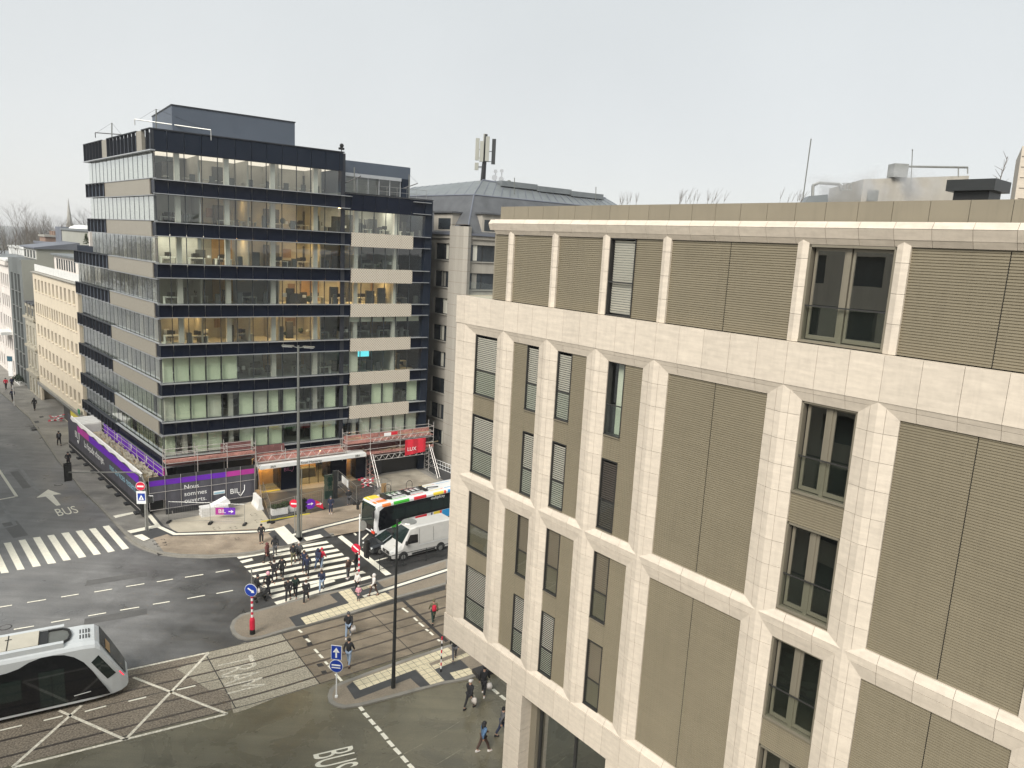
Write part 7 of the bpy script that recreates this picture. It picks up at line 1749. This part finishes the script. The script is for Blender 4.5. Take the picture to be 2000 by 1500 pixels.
for s in (1, -1):
    sy = lambda z: s * (.99 - (max(z, 1.3) - 1.3) * .075 + .014)
    mb = MB(); P = [(-1.25, 1.38), (-2.45, 1.34), (-2.45, 2.05), (-1.72, 2.12)]; mb.solid([V(x, sy(z), z) for x, z in P], [V(x, sy(z) + s * .008, z) for x, z in P]); lobj('side_window', mb, 'glass_black', VAN)
    for P in ([(-2.55, 1.05), (-5.8, 1.05), (-5.8, 1.10), (-2.55, 1.10)], [(-2.6, 1.2), (-2.62, 1.2), (-2.62, 2.5), (-2.6, 2.5)], [(-4.0, 1.2), (-4.02, 1.2), (-4.02, 2.4), (-4.0, 2.4)]):
        mb = MB(); mb.solid([V(x, sy(z), z) for x, z in P], [V(x, sy(z) + s * .006, z) for x, z in P]); lobj('panel_line', mb, 'tram_white' if P[0][1] == 1.05 else 'trim', VAN)
    poly_side(VAN, 'sill_trim', [(-1.9, .36), (-4.2, .36), (-4.2, .52), (-1.9, .52)], s * .992, 'trim')
    for x in (-1.05, -4.75):
        poly_side(VAN, 'wheel_arch', [(x + .46 * math.cos(k * math.pi / 8), .36 + .48 * math.sin(k * math.pi / 8)) for k in range(9)], s * .985, 'trim', .02); wheel(VAN, x, s * .90, .35)
    mb = MB(); mb.box(LX, (-1.35, -1.2), (s * 1.05, s * 1.25), (1.4, 1.7)); mb.tube((-1.3, s * .95, 1.45), (-1.28, s * 1.1, 1.5), .03, 5); lobj('mirror', mb, 'trim', VAN)
    mb = MB(); mb.box(LX, (-.22, .0), (s * .60, s * .86), (.70, .95)); lobj('headlight', mb, 'chrome_light', VAN)
mb = MB(); mb.box(LX, (-.04, .025), (-.5, .5), (.62, .88)); lobj('grille', mb, 'trim', VAN); mb = MB(); mb.box(LX, (-.08, .05), (-.86, .86), (.34, .56)); lobj('bumper', mb, 'trim', VAN)
mb = MB(); mb.tube((.025, 0, .76), (.04, 0, .76), .10, 14); lobj('badge', mb, 'steel', VAN)
mb = MB(); mb.box(LX, (-.75, -.55), (.30, .55), (1.225, 1.25)); lobj('bonnet_vent', mb, 'trim', VAN)

# dark car
fd = (-UF * .998 + NF * .05).normalized(); org = FR(12.15, 18.75, 0)
CAR = thing('parked_car', 'dark grey car waiting between the bus and the white van', 'car', org, rz=math.atan2(fd.y, fd.x))
def cs(x, wb, wt, z0, zm, z1): return [V(x, -wb, z0), V(x, -wb * 1.0, zm), V(x, -wt, z1 - .04), V(x, -wt + .10, z1), V(x, wt - .10, z1), V(x, wt, z1 - .04), V(x, wb, zm), V(x, wb, z0)]
mb = MB(); mb.rings([cs(-4.4, .78, .70, .35, .75, 1.0), cs(-4.25, .88, .78, .25, .85, 1.05), cs(-3.2, .92, .80, .2, .88, 1.02), cs(-1.4, .92, .80, .2, .86, .98), cs(-.9, .91, .78, .2, .80, .93), cs(-.25, .86, .70, .22, .68, .80), cs(-.02, .74, .60, .28, .55, .66)]); lobj('body', mb, 'car_grey', CAR, smooth=False)
mb = MB(); mb.rings([cs(-4.3, .74, .62, .95, .98, 1.02), cs(-3.7, .80, .60, .95, 1.0, 1.42), cs(-2.9, .82, .60, .95, 1.0, 1.52), cs(-2.2, .82, .60, .95, 1.0, 1.50), cs(-1.2, .80, .66, .92, .94, .985)]); lobj('cabin_glass', mb, 'front_glass', CAR)
mb = MB(); mb.rings([[V(x, -w_, z), V(x, -w_ + .05, z + .03), V(x, w_ - .05, z + .03), V(x, w_, z)] for x, w_, z in ((-3.75, .58, 1.42), (-2.9, .60, 1.51), (-2.25, .60, 1.50), (-2.1, .58, 1.46))]); lobj('roof', mb, 'car_grey', CAR)
for s in (1, -1):
    mb = MB(); mb.tube((-1.2, s * .70, 1.0), (-2.2, s * .63, 1.48), .035, 5); mb.tube((-2.2, s * .63, 1.49), (-3.7, s * .62, 1.44), .035, 5); mb.tube((-3.7, s * .62, 1.43), (-4.3, s * .66, 1.03), .04, 5); mb.tube((-2.75, s * .80, 1.0), (-2.75, s * .64, 1.48), .03, 5); lobj('window_trim', mb, 'steel', CAR)
    for x in (-.85, -3.5): wheel(CAR, x, s * .82, .33, .2)
    mb = MB(); mb.box(LX, (-.30, -.06), (s * .45, s * .78), (.58, .70)); lobj('headlight', mb, 'chrome_light', CAR)
    mb = MB(); mb.box(LX, (-1.5, -1.35), (s * .93, s * 1.08), (.98, 1.12)); lobj('mirror', mb, 'car_grey', CAR)
    poly_side(CAR, 'door_line', [(-1.5, .35), (-1.515, .35), (-1.515, .9), (-1.5, .9)], s * .915, 'trim', .008); poly_side(CAR, 'door_handle', [(-2.4, .80), (-2.6, .80), (-2.6, .84), (-2.4, .84)], s * .92, 'steel', .02)
mb = MB(); mb.box(LX, (-.05, .01), (-.4, .4), (.42, .60)); lobj('grille', mb, 'trim', CAR); mb = MB(); mb.box(LX, (-.01, .02), (-.26, .26), (.32, .42)); lobj('number_plate', mb, 'sign_white', CAR)

# tram
a_ = R(59.5); fd = az(a_); org = UT * 4.8 + NT * -43.8
TR = thing('tram', 'white and black modern tram with red tail light at the lower left', 'tram', org, rz=math.atan2(fd.y, fd.x))
def ts(x, w_, z0, z1, sh=.28): return [V(x, -w_, z0), V(x, -w_, z1 - sh), V(x, -w_ + .10, z1 - sh * .45), V(x, -w_ + .34, z1), V(x, w_ - .34, z1), V(x, w_ - .10, z1 - sh * .45), V(x, w_, z1 - sh), V(x, w_, z0)]
mb = MB(); mb.rings([ts(-14, 1.32, .28, 3.66), ts(-1.0, 1.32, .28, 3.66), ts(-.45, 1.30, .28, 3.60), ts(-.22, 1.28, .28, 3.40), ts(.30, 1.20, .29, 2.45, .2), ts(.74, 1.08, .33, 1.62, .12), ts(1.02, .96, .45, 1.02, .08), ts(1.10, .90, .62, .86, .05)]); lobj('body', mb, 'tram_white', TR)
arch = [(-14, .40), (.18, .42), (-.02, .85), (-.30, 1.35), (-.62, 1.98), (-1.02, 2.62), (-1.45, 3.02), (-1.9, 3.26), (-2.4, 3.36), (-2.95, 3.36), (-3.5, 3.22), (-3.95, 2.98), (-4.5, 2.86), (-5.2, 2.84), (-14, 2.84)]
for s in (1, -1):
    poly_side(TR, 'side_glass', arch, s * 1.322, 'glass_black')
    for (x0, x1) in ((-3.1, -2.55), (-2.5, -1.95), (-8.8, -8.2), (-8.15, -7.55)): poly_side(TR, 'door', [(x0, .45), (x1, .45), (x1, 2.5), (x0, 2.5)], s * 1.336, 'front_glass', .01)
    for (x0, x1) in ((-6.9, -5.4), (-5.3, -3.9), (-12, -9.5)): poly_side(TR, 'window', [(x0, 1.2), (x1, 1.2), (x1, 2.35), (x0, 2.35)], s * 1.336, 'front_glass', .006)
    wy = lambda x: (1.32 + (1.30 - 1.32) * (x + 1.0) / .55 if x < -.45 else 1.30 - (x + .45) * .087 if x < -.22 else 1.28 - (x + .22) * .154 if x < .3 else 1.20 - (x - .3) * .273) + .014
    up = lambda x: 2.50 + (x + .66) * (.35 / .36) if x < -.30 else 2.85 - (x + .30) * (1.35 / .80)
    lo_ = lambda x: 2.50 - (x + .66) * (1.22 / .74) if x < .08 else 1.28 + (x - .08) * (.22 / .42)
    xs_ = [-.66, -.45, -.30, -.22, .08, .30, .50]; mb = MB()
    for x0, x1 in zip(xs_, xs_[1:]): mb.quad(V(x0, s * wy(x0), lo_(x0)), V(x1, s * wy(x1), lo_(x1)), V(x1, s * wy(x1), up(x1)), V(x0, s * wy(x0), up(x0)))
    lobj('cab_side_window', mb, 'front_glass', TR)
    mb = MB(); mb.rings([[V(x, s * y, z) for x, y, z in q] for q in (((.66, 1.12, 1.50), (.86, 1.03, 1.16), (.86, .84, 1.18), (.66, .9, 1.58)), ((.70, 1.13, 1.52), (.90, 1.04, 1.18), (.90, .84, 1.22), (.70, .9, 1.62)))]); lobj('tail_light', mb, 'tail_red', TR)
    mb = MB(); mb.box(LX, (-14, -1.9), (s * .98 - .14, s * .98 + .14), (3.60, 3.86)); lobj('roof_fairing', mb, 'tram_white', TR)
    poly_side(TR, 'skirt_line', [(-14, .28), (.2, .29), (.95, .55), (.95, .62), (.18, .40), (-14, .38)], s * 1.324 if True else 0, 'galv', .006) if s > 0 and False else None
    poly_side(TR, 'operator_logo', [(-1.55, .72), (-.75, .78), (-.75, .82), (-1.55, .76)], s * 1.338, 'sign_white', .004)
ws = [(-.24, 1.02, 3.41), (.30, .98, 2.46), (.74, .88, 1.63), (.98, .80, 1.14)]
mb = MB()
for (x0, w0, z0), (x1, w1, z1) in zip(ws, ws[1:]): mb.quad(V(x0 + .02, -w0, z0 + .015), V(x1 + .02, -w1, z1 + .015), V(x1 + .02, w1, z1 + .015), V(x0 + .02, w0, z0 + .015))
lobj('windscreen', mb, 'front_glass', TR)
mb = MB(); mb.quad(V(.06, -.9, 2.97), V(.27, -.88, 2.60), V(.27, .25, 2.60), V(.06, .25, 2.97)); lobj('sun_blind', mb, 'interior_wood', TR)
poly_side(TR, 'lit_window_patch', [(-5.2, 1.9), (-4.35, 1.95), (-4.45, 2.35), (-5.2, 2.3)], 1.345, 'yellow', .004); poly_side(TR, 'lit_window_patch', [(-4.75, 1.25), (-4.1, 1.3), (-4.1, 1.45), (-4.75, 1.38)], 1.345, 'blind_pale', .004)  # lit interior imitated by coloured patches on the outer glass
mb = MB(); mb.box(LX, (-3.05, -2.65), (-.84, .84), (3.60, 3.78)); lobj('roof_gap', mb, 'black', TR)
mb = MB(); mb.prism([(-2.65, -.84), (-1.95, -.80), (-1.68, -.55), (-1.58, 0), (-1.68, .55), (-1.95, .80), (-2.65, .84)], 3.62, 3.70); lobj('roof_pan', mb, 'pole_grey', TR)
mb = MB(); P = [(-2.65, -.84), (-1.95, -.80), (-1.68, -.55), (-1.58, 0), (-1.68, .55), (-1.95, .80), (-2.65, .84)]
for (x0, y0), (x1, y1) in zip(P[:-1], P[1:]): mb.tube((x0, y0, 3.74), (x1, y1, 3.74), .07, 5)
lobj('roof_pan_rim', mb, 'trim', TR)
for k in range(7): mb = MB(); mb.box(LX, (-4.45 - k * 1.42, -3.07 - k * 1.42), (-.82, .82), (3.60, 3.88)); lobj('roof_panel', mb, 'tram_panel', TR)
for k in range(7):
    mb = MB(); mb.box(LX, (-4.47 - k * 1.42, -4.44 - k * 1.42), (-.82, .82), (3.88, 3.90)); mb.box(LX, (-4.6 - k * 1.42, -4.3 - k * 1.42), (.3, .34), (3.88, 3.91)); lobj('panel_latch', mb, 'trim', TR)
for r_ in range(2):
    for k in range(4): mb = MB(); mb.box(LX, (-1.16 + k * .14, -1.10 + k * .14), (-.62 + r_ * .62, -.18 + r_ * .62), (3.66, 3.675)); lobj('vent_slot', mb, 'trim', TR)
mb = MB(); mb.box(LX, (-13.9, -1.2), (-1.1, 1.1), (.1, .3)); lobj('underframe', mb, 'black', TR)

# ------------------------------------------------------------------ people
def skin_mesh(name, V_, E_, R_, sub=1):
    me = bpy.data.meshes.new(name); me.from_pydata(V_, E_, []); o = bpy.data.objects.new(name, me); COL.objects.link(o)
    md = o.modifiers.new('s', 'SKIN'); md.use_smooth_shade = True
    if sub: s = o.modifiers.new('d', 'SUBSURF'); s.levels = sub
    for i, sv in enumerate(me.skin_vertices[0].data):
        r = R_[i]; sv.radius = (r, r) if not isinstance(r, tuple) else r; sv.use_root = (i == 0)
    dg = bpy.context.evaluated_depsgraph_get(); dg.update()
    out = bpy.data.meshes.new_from_object(o.evaluated_get(dg)); bpy.data.objects.remove(o); out.name = name
    return out
def pose(kind):
    """joint positions facing +y; returns dict"""
    st = {'walk': .30, 'walk2': -.26, 'stand': .03, 'run': .42}[kind]; a = st
    J = {'hip': (0, 0, .95), 'waist': (0, .01, 1.10), 'chest': (0, .015, 1.32), 'neck': (0, .02, 1.50), 'head': (0, .045, 1.62), 'crown': (0, .045, 1.71)}
    lift = abs(a) * .25
    for s, n in ((1, 'l'), (-1, 'r')):
        f = a * s
        J['thigh' + n] = (.09 * s, 0, .90); J['knee' + n] = (.10 * s, f * .55 + .04, .50 + (lift * .3 if f < 0 else 0)); J['ankle' + n] = (.10 * s, f * (1.0 if f > 0 else 1.05), .09 + (lift * .7 if f < 0 else 0)); J['toe' + n] = (.11 * s, J['ankle' + n][1] + .15, .035 + (lift * .3 if f < 0 else 0))
        J['sh' + n] = (.19 * s, .01, 1.43); J['el' + n] = (.26 * s, -f * .45 - .03, 1.15); J['wr' + n] = (.24 * s, -f * .8 + .10, .93 if kind != 'run' else 1.02)
    if kind == 'stand':
        for s, n in ((1, 'l'), (-1, 'r')): J['el' + n] = (.28 * s, -.06, 1.17); J['wr' + n] = (.19 * s, .10, 1.02)
    return J
MESH = {}
for kd in ('walk', 'walk2', 'stand', 'run'):
    J = pose(kd)
    names = list(J); idx = {n: i for i, n in enumerate(names)}
    E_ = [('hip', 'waist'), ('waist', 'chest'), ('chest', 'neck'), ('neck', 'head'), ('head', 'crown')]
    for n in 'lr': E_ += [('hip', 'thigh' + n), ('thigh' + n, 'knee' + n), ('knee' + n, 'ankle' + n), ('ankle' + n, 'toe' + n), ('chest', 'sh' + n), ('sh' + n, 'el' + n), ('el' + n, 'wr' + n)]
    rad = {'hip': .13, 'waist': .12, 'chest': .14, 'neck': .055, 'head': .095, 'crown': .075, 'thigh': .085, 'knee': .055, 'ankle': .04, 'toe': .035, 'sh': .06, 'el': .042, 'wr': .03}
    rr_ = lambda n: rad.get(n) or rad[n[:-1]]
    body = skin_mesh('body_' + kd, [J[n] for n in names], [(idx[a], idx[b]) for a, b in E_], [rr_(n) for n in names])
    # hands with palm, four fingers and a thumb; nose and ears: joined into the one body mesh
    bm = bmesh.new(); bm.from_mesh(body)
    hb = MB()
    for s, n in ((1, 'l'), (-1, 'r')):
        w0 = Vector(J['wr' + n]); d = (w0 - Vector(J['el' + n])).normalized(); side = Vector((0, 1, 0)) - d * d.y; side.normalize(); nrm = d.cross(side)
        hb.rings([[w0 + d * t_ + side * (x * wd) + nrm * (y * .016) for x, y in ((-1, -1), (1, -1), (1, 1), (-1, 1))] for t_, wd in ((-.02, .026), (.04, .040), (.09, .040))])
        for q, (o_, L_) in enumerate(((-.03, .055), (-.01, .07), (.01, .075), (.03, .065))):
            p = w0 + d * .085 + side * o_; m1 = p + d * L_ * .5; m2 = m1 + d * L_ * .4 - nrm * s * .02; hb.tube(p, m1, .009, 5, .008); hb.tube(m1, m2, .008, 5, .006)
        p = w0 + d * .02 + side * .035; hb.tube(p, p + side * .03 + d * .03, .010, 5, .009); hb.tube(p + side * .03 + d * .03, p + side * .035 + d * .06, .009, 5, .007)
        hb.ball((.088 * s, .04, 1.625), .022, 6, 4)
    hb.ball((0, .15, 1.615), .018, 6, 4); hb.ball((0, .135, 1.575), .02, 6, 4, (1.3, .5, .35))
    tmp = bpy.data.meshes.new('t'); tmp.from_pydata([tuple(v) for v in hb.v], [], hb.f); bm.from_mesh(tmp); bm.to_mesh(body); bm.free(); bpy.data.meshes.remove(tmp)
    MESH[kd, 'body'] = body
    # jacket and long coat
    for nm, hz, hr in (('jacket', .86, .165), ('coat', .58, .205)):
        JJ = dict(J); JJ['hem'] = (0, .0, hz); nn = ['hem', 'hip', 'waist', 'chest', 'collar', 'shl', 'ell', 'wrl', 'shr', 'elr', 'wrr']; JJ['collar'] = (0, .015, 1.50)
        ix = {n: i for i, n in enumerate(nn)}; rj = {'hem': (hr, hr * .8), 'hip': (.165, .14), 'waist': (.155, .135), 'chest': (.17, .14), 'collar': .085, 'sh': .085, 'el': .062, 'wr': .05}
        MESH[kd, nm] = skin_mesh(nm + '_' + kd, [JJ[n] for n in nn], [(ix[a], ix[b]) for a, b in (('hem', 'hip'), ('hip', 'waist'), ('waist', 'chest'), ('chest', 'collar'), ('chest', 'shl'), ('shl', 'ell'), ('ell', 'wrl'), ('chest', 'shr'), ('shr', 'elr'), ('elr', 'wrr'))], [rj.get(n) or rj[n[:-1]] for n in nn])
    nn = ['hip', 'thighl', 'kneel', 'ankl', 'thighr', 'kneer', 'ankr']; JJ = dict(J); JJ['ankl'] = tuple(Vector(J['anklel']) + Vector((0, 0, .03))); JJ['ankr'] = tuple(Vector(J['ankler']) + Vector((0, 0, .03)))
    ix = {n: i for i, n in enumerate(nn)}; rt = {'hip': .145, 'thigh': .105, 'knee': .078, 'ank': .062}
    MESH[kd, 'trousers'] = skin_mesh('trousers_' + kd, [JJ[n] for n in nn], [(ix[a], ix[b]) for a, b in (('hip', 'thighl'), ('thighl', 'kneel'), ('kneel', 'ankl'), ('hip', 'thighr'), ('thighr', 'kneer'), ('kneer', 'ankr'))], [rt.get(n) or rt[n[:-1]] for n in nn])
    for n in 'lr':
        mb = MB()
        c = Vector(J['ankle' + n]); t_ = Vector(J['toe' + n]); z0 = t_.z - .035
        mb.rings([[Vector((c.x + x * w_, y, z0 + z)) for x, z in ((-1, 0), (1, 0), (.8, h), (-.8, h))] for y, w_, h in ((c.y - .07, .04, .07), (c.y, .048, .10), (c.y + .10, .052, .065), (t_.y + .04, .035, .045))])
        o = obj('shoe', mb, M['black']); MESH[kd, 'shoe' + n] = o.data; bpy.data.objects.remove(o)
def hmesh(nm, f):
    mb = MB(); f(mb); o = obj(nm, mb, M['hair'], smooth=True); MESH[nm] = o.data; bpy.data.objects.remove(o)
hmesh('hair', lambda m: m.ball((0, .025, 1.665), .112, 10, 7, (.98, 1.02, 1.0)))
hmesh('hat', lambda m: (m.ball((0, .035, 1.69), .118, 10, 7, (1, 1.05, .85)), m.ball((0, .03, 1.80), .04, 6, 4)))
hmesh('cap', lambda m: (m.ball((0, .03, 1.69), .113, 10, 6, (1, 1.05, .75)), m.box(WORLD, (-.07, .07), (.12, .22), (1.68, 1.70))))
hmesh('hood', lambda m: m.ball((0, .0, 1.64), .145, 10, 8, (.95, 1.0, 1.1)))
hmesh('long_hair', lambda m: (m.ball((0, .02, 1.66), .118, 10, 7), m.rings([[(x * w_, y + .0, z) for x, y in ((-1, .02), (1, .02), (.8, -.10), (-.8, -.10))] for z, w_ in ((1.66, .115), (1.50, .12), (1.36, .08))])))
hmesh('shopping_bag', lambda m: (m.rings([[(x * w_ + .30, y * .07 + .05, z) for x, y in ((-1, -1), (1, -1), (1, 1), (-1, 1))] for z, w_ in ((.42, .15), (.60, .17), (.78, .10))]), m.tube((.30, .05, .78), (.27, .05, .92), .012, 4)))
hmesh('backpack', lambda m: m.rings([[(x * w_, y, z) for x, y in ((-1, -.13), (1, -.13), (.9, -.28), (-.9, -.28))] for z, w_ in ((1.02, .13), (1.1, .15), (1.35, .14), (1.44, .09))]))
hmesh('scarf', lambda m: m.rings([[(.11 * k_ * math.cos(a * math.pi / 5), .02 + .10 * k_ * math.sin(a * math.pi / 5), z) for a in range(10)] for z, k_ in ((1.44, 1.1), (1.49, 1.3), (1.54, 1.0))]))
CM = {}
def cmat(c):
    k = tuple(c)
    if k not in CM: CM[k] = mat('cloth_%d' % len(CM), c, .85, var=.12, scale=6)
    return CM[k]
BLK, NVY, GRY, JNS, LJN = (.018, .018, .020), (.018, .024, .055), (.09, .09, .095), (.06, .09, .15), (.25, .32, .42)
MRN, KHK, WHT, PNK, RED, BRN, GRN, DNM, CRM = (.13, .045, .04), (.12, .11, .06), (.70, .66, .62), (.72, .36, .42), (.55, .02, .05), (.07, .04, .03), (.02, .04, .03), (.08, .15, .26), (.55, .50, .45)
def person(lab, u, v, z, face, kd, top, coat, legs, head, headc, shoes=BLK, extra=(), h=1.0, group=None):
    """face: heading in degrees clockwise from +Y"""
    T = thing('person', lab, 'person', ground(u, v, z), group, rz=-R(face)); T.scale = (h, h, h)
    def add(nm, me, c):
        o = bpy.data.objects.new(nm, me); COL.objects.link(o); o.parent = T
        if not me.materials: me.materials.append(M['skin'])
        o.material_slots[0].link = 'OBJECT'; o.material_slots[0].material = c if not isinstance(c, tuple) else cmat(c)
    add('body', MESH[kd, 'body'], M['skin']); add(top, MESH[kd, top], coat); add('trousers', MESH[kd, 'trousers'], legs); add('shoe', MESH[kd, 'shoel'], shoes); add('shoe', MESH[kd, 'shoer'], shoes); add(head.replace('long_', ''), MESH[head], headc)
    for nm, c in extra: add(nm, MESH[nm], c)
    return T
A, Bk, Lt, Rt = 175, -5, -100, 80
GC = 'pedestrians on the zebra crossing'
PE = [
 ('man in black jacket and dark trousers standing alone on the tan corner paving', 510.6, 1061, .12, 160, 'stand', 'jacket', BLK, BLK, 'hair', BLK, BLK, (), 1.0, None),
 ('person in black hooded jacket and grey trousers at the kerb end of the crossing', 537, 1087, 0, -20, 'walk', 'jacket', BLK, GRY, 'hood', BLK, BLK, (), 1.02, GC),
 ('person in long maroon hooded coat walking at the left of the crossing', 522, 1100, 0, -70, 'walk2', 'coat', MRN, BLK, 'hood', MRN, BLK, (), 1.0, GC),
 ('long-haired woman in dark coat and khaki trousers at the back of the crossing', 573, 1101, 0, 170, 'walk', 'coat', BLK, KHK, 'long_hair', BLK, BLK, (), 1.0, GC),
 ('person in pale hat walking close behind the long-haired woman in khaki trousers', 584, 1097, 0, 170, 'walk2', 'jacket', GRY, BLK, 'hat', CRM, BLK, (), .98, GC),
 ('bare-headed man in navy jacket in the middle of the crossing, left of a pair', 594, 1115, 0, 165, 'walk', 'jacket', NVY, BLK, 'hair', BRN, WHT, (), 1.0, GC),
 ('man in long dark navy coat, front one in the middle of the crossing', 600, 1126, 0, 170, 'walk2', 'coat', NVY, BLK, 'hair', BRN, BLK, (), 1.03, GC),
 ('person in dark blue coat and jeans walking beside the one in the red hat', 621, 1112, 0, 15, 'walk', 'coat', NVY, JNS, 'hood', NVY, WHT, (), 1.0, GC),
 ('person in bright red jacket and red hat with light jeans on the crossing', 628, 1110, 0, 15, 'walk2', 'jacket', RED, LJN, 'hat', RED, WHT, (), .98, GC),
 ('woman in black with a pale fur scarf at the left side of the crossing', 536, 1134, 0, 175, 'walk', 'jacket', BLK, BLK, 'hair', BRN, BLK, (('scarf', CRM),), .98, GC),
 ('woman in black with long black hair and loose coat left of the crossing middle', 551, 1129, 0, 170, 'walk2', 'coat', BLK, BLK, 'long_hair', BLK, BLK, (), 1.0, GC),
 ('person in black jacket with pink hood at the left front of the crossing', 524, 1161, 0, 120, 'walk', 'jacket', BLK, BLK, 'hood', PNK, WHT, (), 1.02, GC),
 ('person in black with a pale bag pushing something behind the blue round sign', 503, 1166, 0, 60, 'walk2', 'jacket', BLK, BLK, 'hair', BLK, BLK, (('shopping_bag', CRM),), 1.0, GC),
 ('man in black cap, black jacket, leftmost of three walking abreast', 563, 1174, 0, 172, 'walk', 'jacket', BLK, BLK, 'cap', BLK, BLK, (), 1.03, GC),
 ('person in dark green jacket, middle of three walking abreast', 577, 1167, 0, 172, 'walk2', 'jacket', GRN, BLK, 'hair', BLK, GRY, (), 1.0, GC),
 ('person in black with white shoes and pale scarf, rightmost of three walking abreast', 598, 1177, 0, 175, 'walk', 'coat', BLK, BLK, 'hair', BRN, WHT, (('scarf', WHT),), 1.02, GC),
 ('person in navy jacket and pale jeans hurrying off the crossing front', 628, 1155, 0, -10, 'run', 'jacket', NVY, LJN, 'hair', BRN, BLK, (), .98, GC),
 ('woman in dark brown coat with a white hat at the right end of the crossing', 680, 1130, 0, -60, 'stand', 'coat', BRN, GRY, 'hat', WHT, WHT, (), .98, GC),
 ('person in black waiting behind the red and white striped signal post', 695, 1116, 0, -80, 'stand', 'jacket', BLK, BLK, 'hair', BLK, BLK, (('backpack', BLK),), 1.0, GC),
 ('adult in white jacket beside the child on the median', 698, 1157, .1, -150, 'stand', 'jacket', WHT, BLK, 'hair', CRM, BLK, (), .95, None),
 ('small child in pink coat and hat on the tactile paving of the median', 700, 1173, .1, 175, 'stand', 'coat', PNK, GRY, 'hat', CRM, BLK, (), .68, None),
 ('woman in white coat and white hat with brown boots on the median', 730, 1163, .1, -120, 'walk', 'coat', WHT, BRN, 'hood', WHT, BRN, (), .98, None),
 ('man in black coat with grey hat carrying a white bag across the tram tracks', 680, 1245, .02, -5, 'walk', 'coat', BLK, LJN, 'hat', GRY, WHT, (('shopping_bag', WHT),), 1.03, None),
 ('man in black jacket and light blue jeans crossing the tram tracks', 681, 1300, .02, 5, 'walk2', 'jacket', BLK, LJN, 'hair', BLK, BRN, (), 1.05, None),
 ('person in long khaki coat with a red bag near the drain channel', 846, 1217, .02, -20, 'walk', 'coat', KHK, GRN, 'hat', KHK, BLK, (('backpack', RED),), 1.0, None),
 ('person in black padded jacket and patterned trousers under the stone building edge', 887, 1290, .1, -10, 'walk', 'jacket', BLK, GRY, 'hood', BLK, GRY, (), 1.02, None),
 ('person with white cap in black carrying brown and white shopping bags', 916, 1384, .01, 35, 'walk', 'jacket', BLK, BLK, 'cap', WHT, BLK, (('shopping_bag', CRM),), 1.02, None),
 ('man in black hat and coat carrying a white carrier bag on the wet road', 944, 1358, .01, 10, 'walk2', 'coat', BLK, BLK, 'cap', BLK, WHT, (('shopping_bag', WHT),), 1.05, None),
 ('woman with dark hair in blue denim jacket and dark skirt on the road', 943, 1468, .01, 60, 'walk', 'jacket', DNM, BRN, 'long_hair', BLK, WHT, (), 1.0, None),
 ('person in grey jacket half hidden by the stone corner pier', 980, 1440, .01, 75, 'walk', 'jacket', GRY, NVY, 'hair', BLK, BLK, (), 1.03, None),
 ('person in dark navy coat with white shoes on the forecourt right of the red sign', 646, 1003, .12, 175, 'stand', 'coat', NVY, NVY, 'hair', GRY, WHT, (), 1.0, None),
 ('person in black coat with pale boots standing by the white fence board', 681, 987, .12, -30, 'stand', 'coat', BLK, GRY, 'hair', GRY, GRY, (), 1.0, None),
 ('man in dark jacket and cap walking up the side street near the garage entrance', 68, 801, .12, -45, 'walk', 'jacket', BLK, BLK, 'hood', BLK, BLK, (), 1.0, None),
 ('person in black with a grey rucksack walking along the hoarding footway', 116, 870, .12, -50, 'walk2', 'jacket', BLK, BLK, 'hair', BLK, BLK, (('backpack', GRY),), 1.0, None),
 ('person in black bent over a phone beside the hoarding, above the signal arm', 134, 913, .12, 140, 'stand', 'jacket', BLK, BLK, 'hair', BLK, BLK, (), 1.0, None),
 ('person in bright red jacket far up the side street', 12, 760, .12, -45, 'walk', 'jacket', RED, BLK, 'hair', BLK, BLK, (), 1.0, None),
 ('person in dark coat and white hat far up the side street beside the red jacket', 24, 758, .12, 140, 'walk2', 'coat', NVY, BLK, 'hat', WHT, BLK, (), 1.0, None),
 ('person in dark clothes at the bus stop post far up the side street', 25, 783, .12, -45, 'walk', 'jacket', NVY, BLK, 'hair', BLK, BLK, (), 1.0, None),
]
for a in PE: person(*a)
# pushchair behind the blue sign
b = ground(510, 1173, 0); T = thing('pushchair', 'black pushchair behind the blue round sign at the crossing', 'pushchair', b, rz=R(30))
mb = MB(); mb.rings([[V(x, y * w_, z) for y in (-1, 1)] + [V(x + .3, y * w_, z + .12) for y in (1, -1)] for x, w_, z in ((-.35, .22, .45), (.0, .24, .42), (.25, .22, .62))]); lobj('seat', mb, 'black', T)
mb = MB(); mb.path([(-.35, -.25, .1), (.3, -.25, .95), (.3, .25, .95), (-.35, .25, .1)], .02, 5); mb.path([(.3, -.25, .1), (-.2, -.25, .7)], .02, 5); mb.path([(.3, .25, .1), (-.2, .25, .7)], .02, 5); lobj('frame', mb, 'pole_dark', T)
for x in (-.35, .3):
    for y in (-.26, .26): mb = MB(); mb.tube((x, y - .02, .11), (x, y + .02, .11), .11, 10); lobj('wheel', mb, 'rubber', T)

# ------------------------------------------------------------------ winter haze
mb = MB(); mb.box(WORLD, (-2600, 2600), (-60, 4300), (-1.0, 56.0))
mh = bpy.data.materials.new('haze'); mh.use_nodes = True; t = mh.node_tree; t.nodes.clear()
oo = t.nodes.new('ShaderNodeOutputMaterial'); pv = t.nodes.new('ShaderNodeVolumePrincipled'); pv.inputs['Color'].default_value = (.93, .94, .95, 1); pv.inputs['Density'].default_value = HAZE_D
t.links.new(pv.outputs[0], oo.inputs['Volume'])
if HAZE_D > 0: hz = obj('haze', mb, mh, None, V(0, 0, 20), kind='stuff')
print('TRIS', sum(sum(len(p.vertices) - 2 for p in o.data.polygons) for o in bpy.data.objects if o.type == 'MESH'), 'OBJS', len(bpy.data.objects))
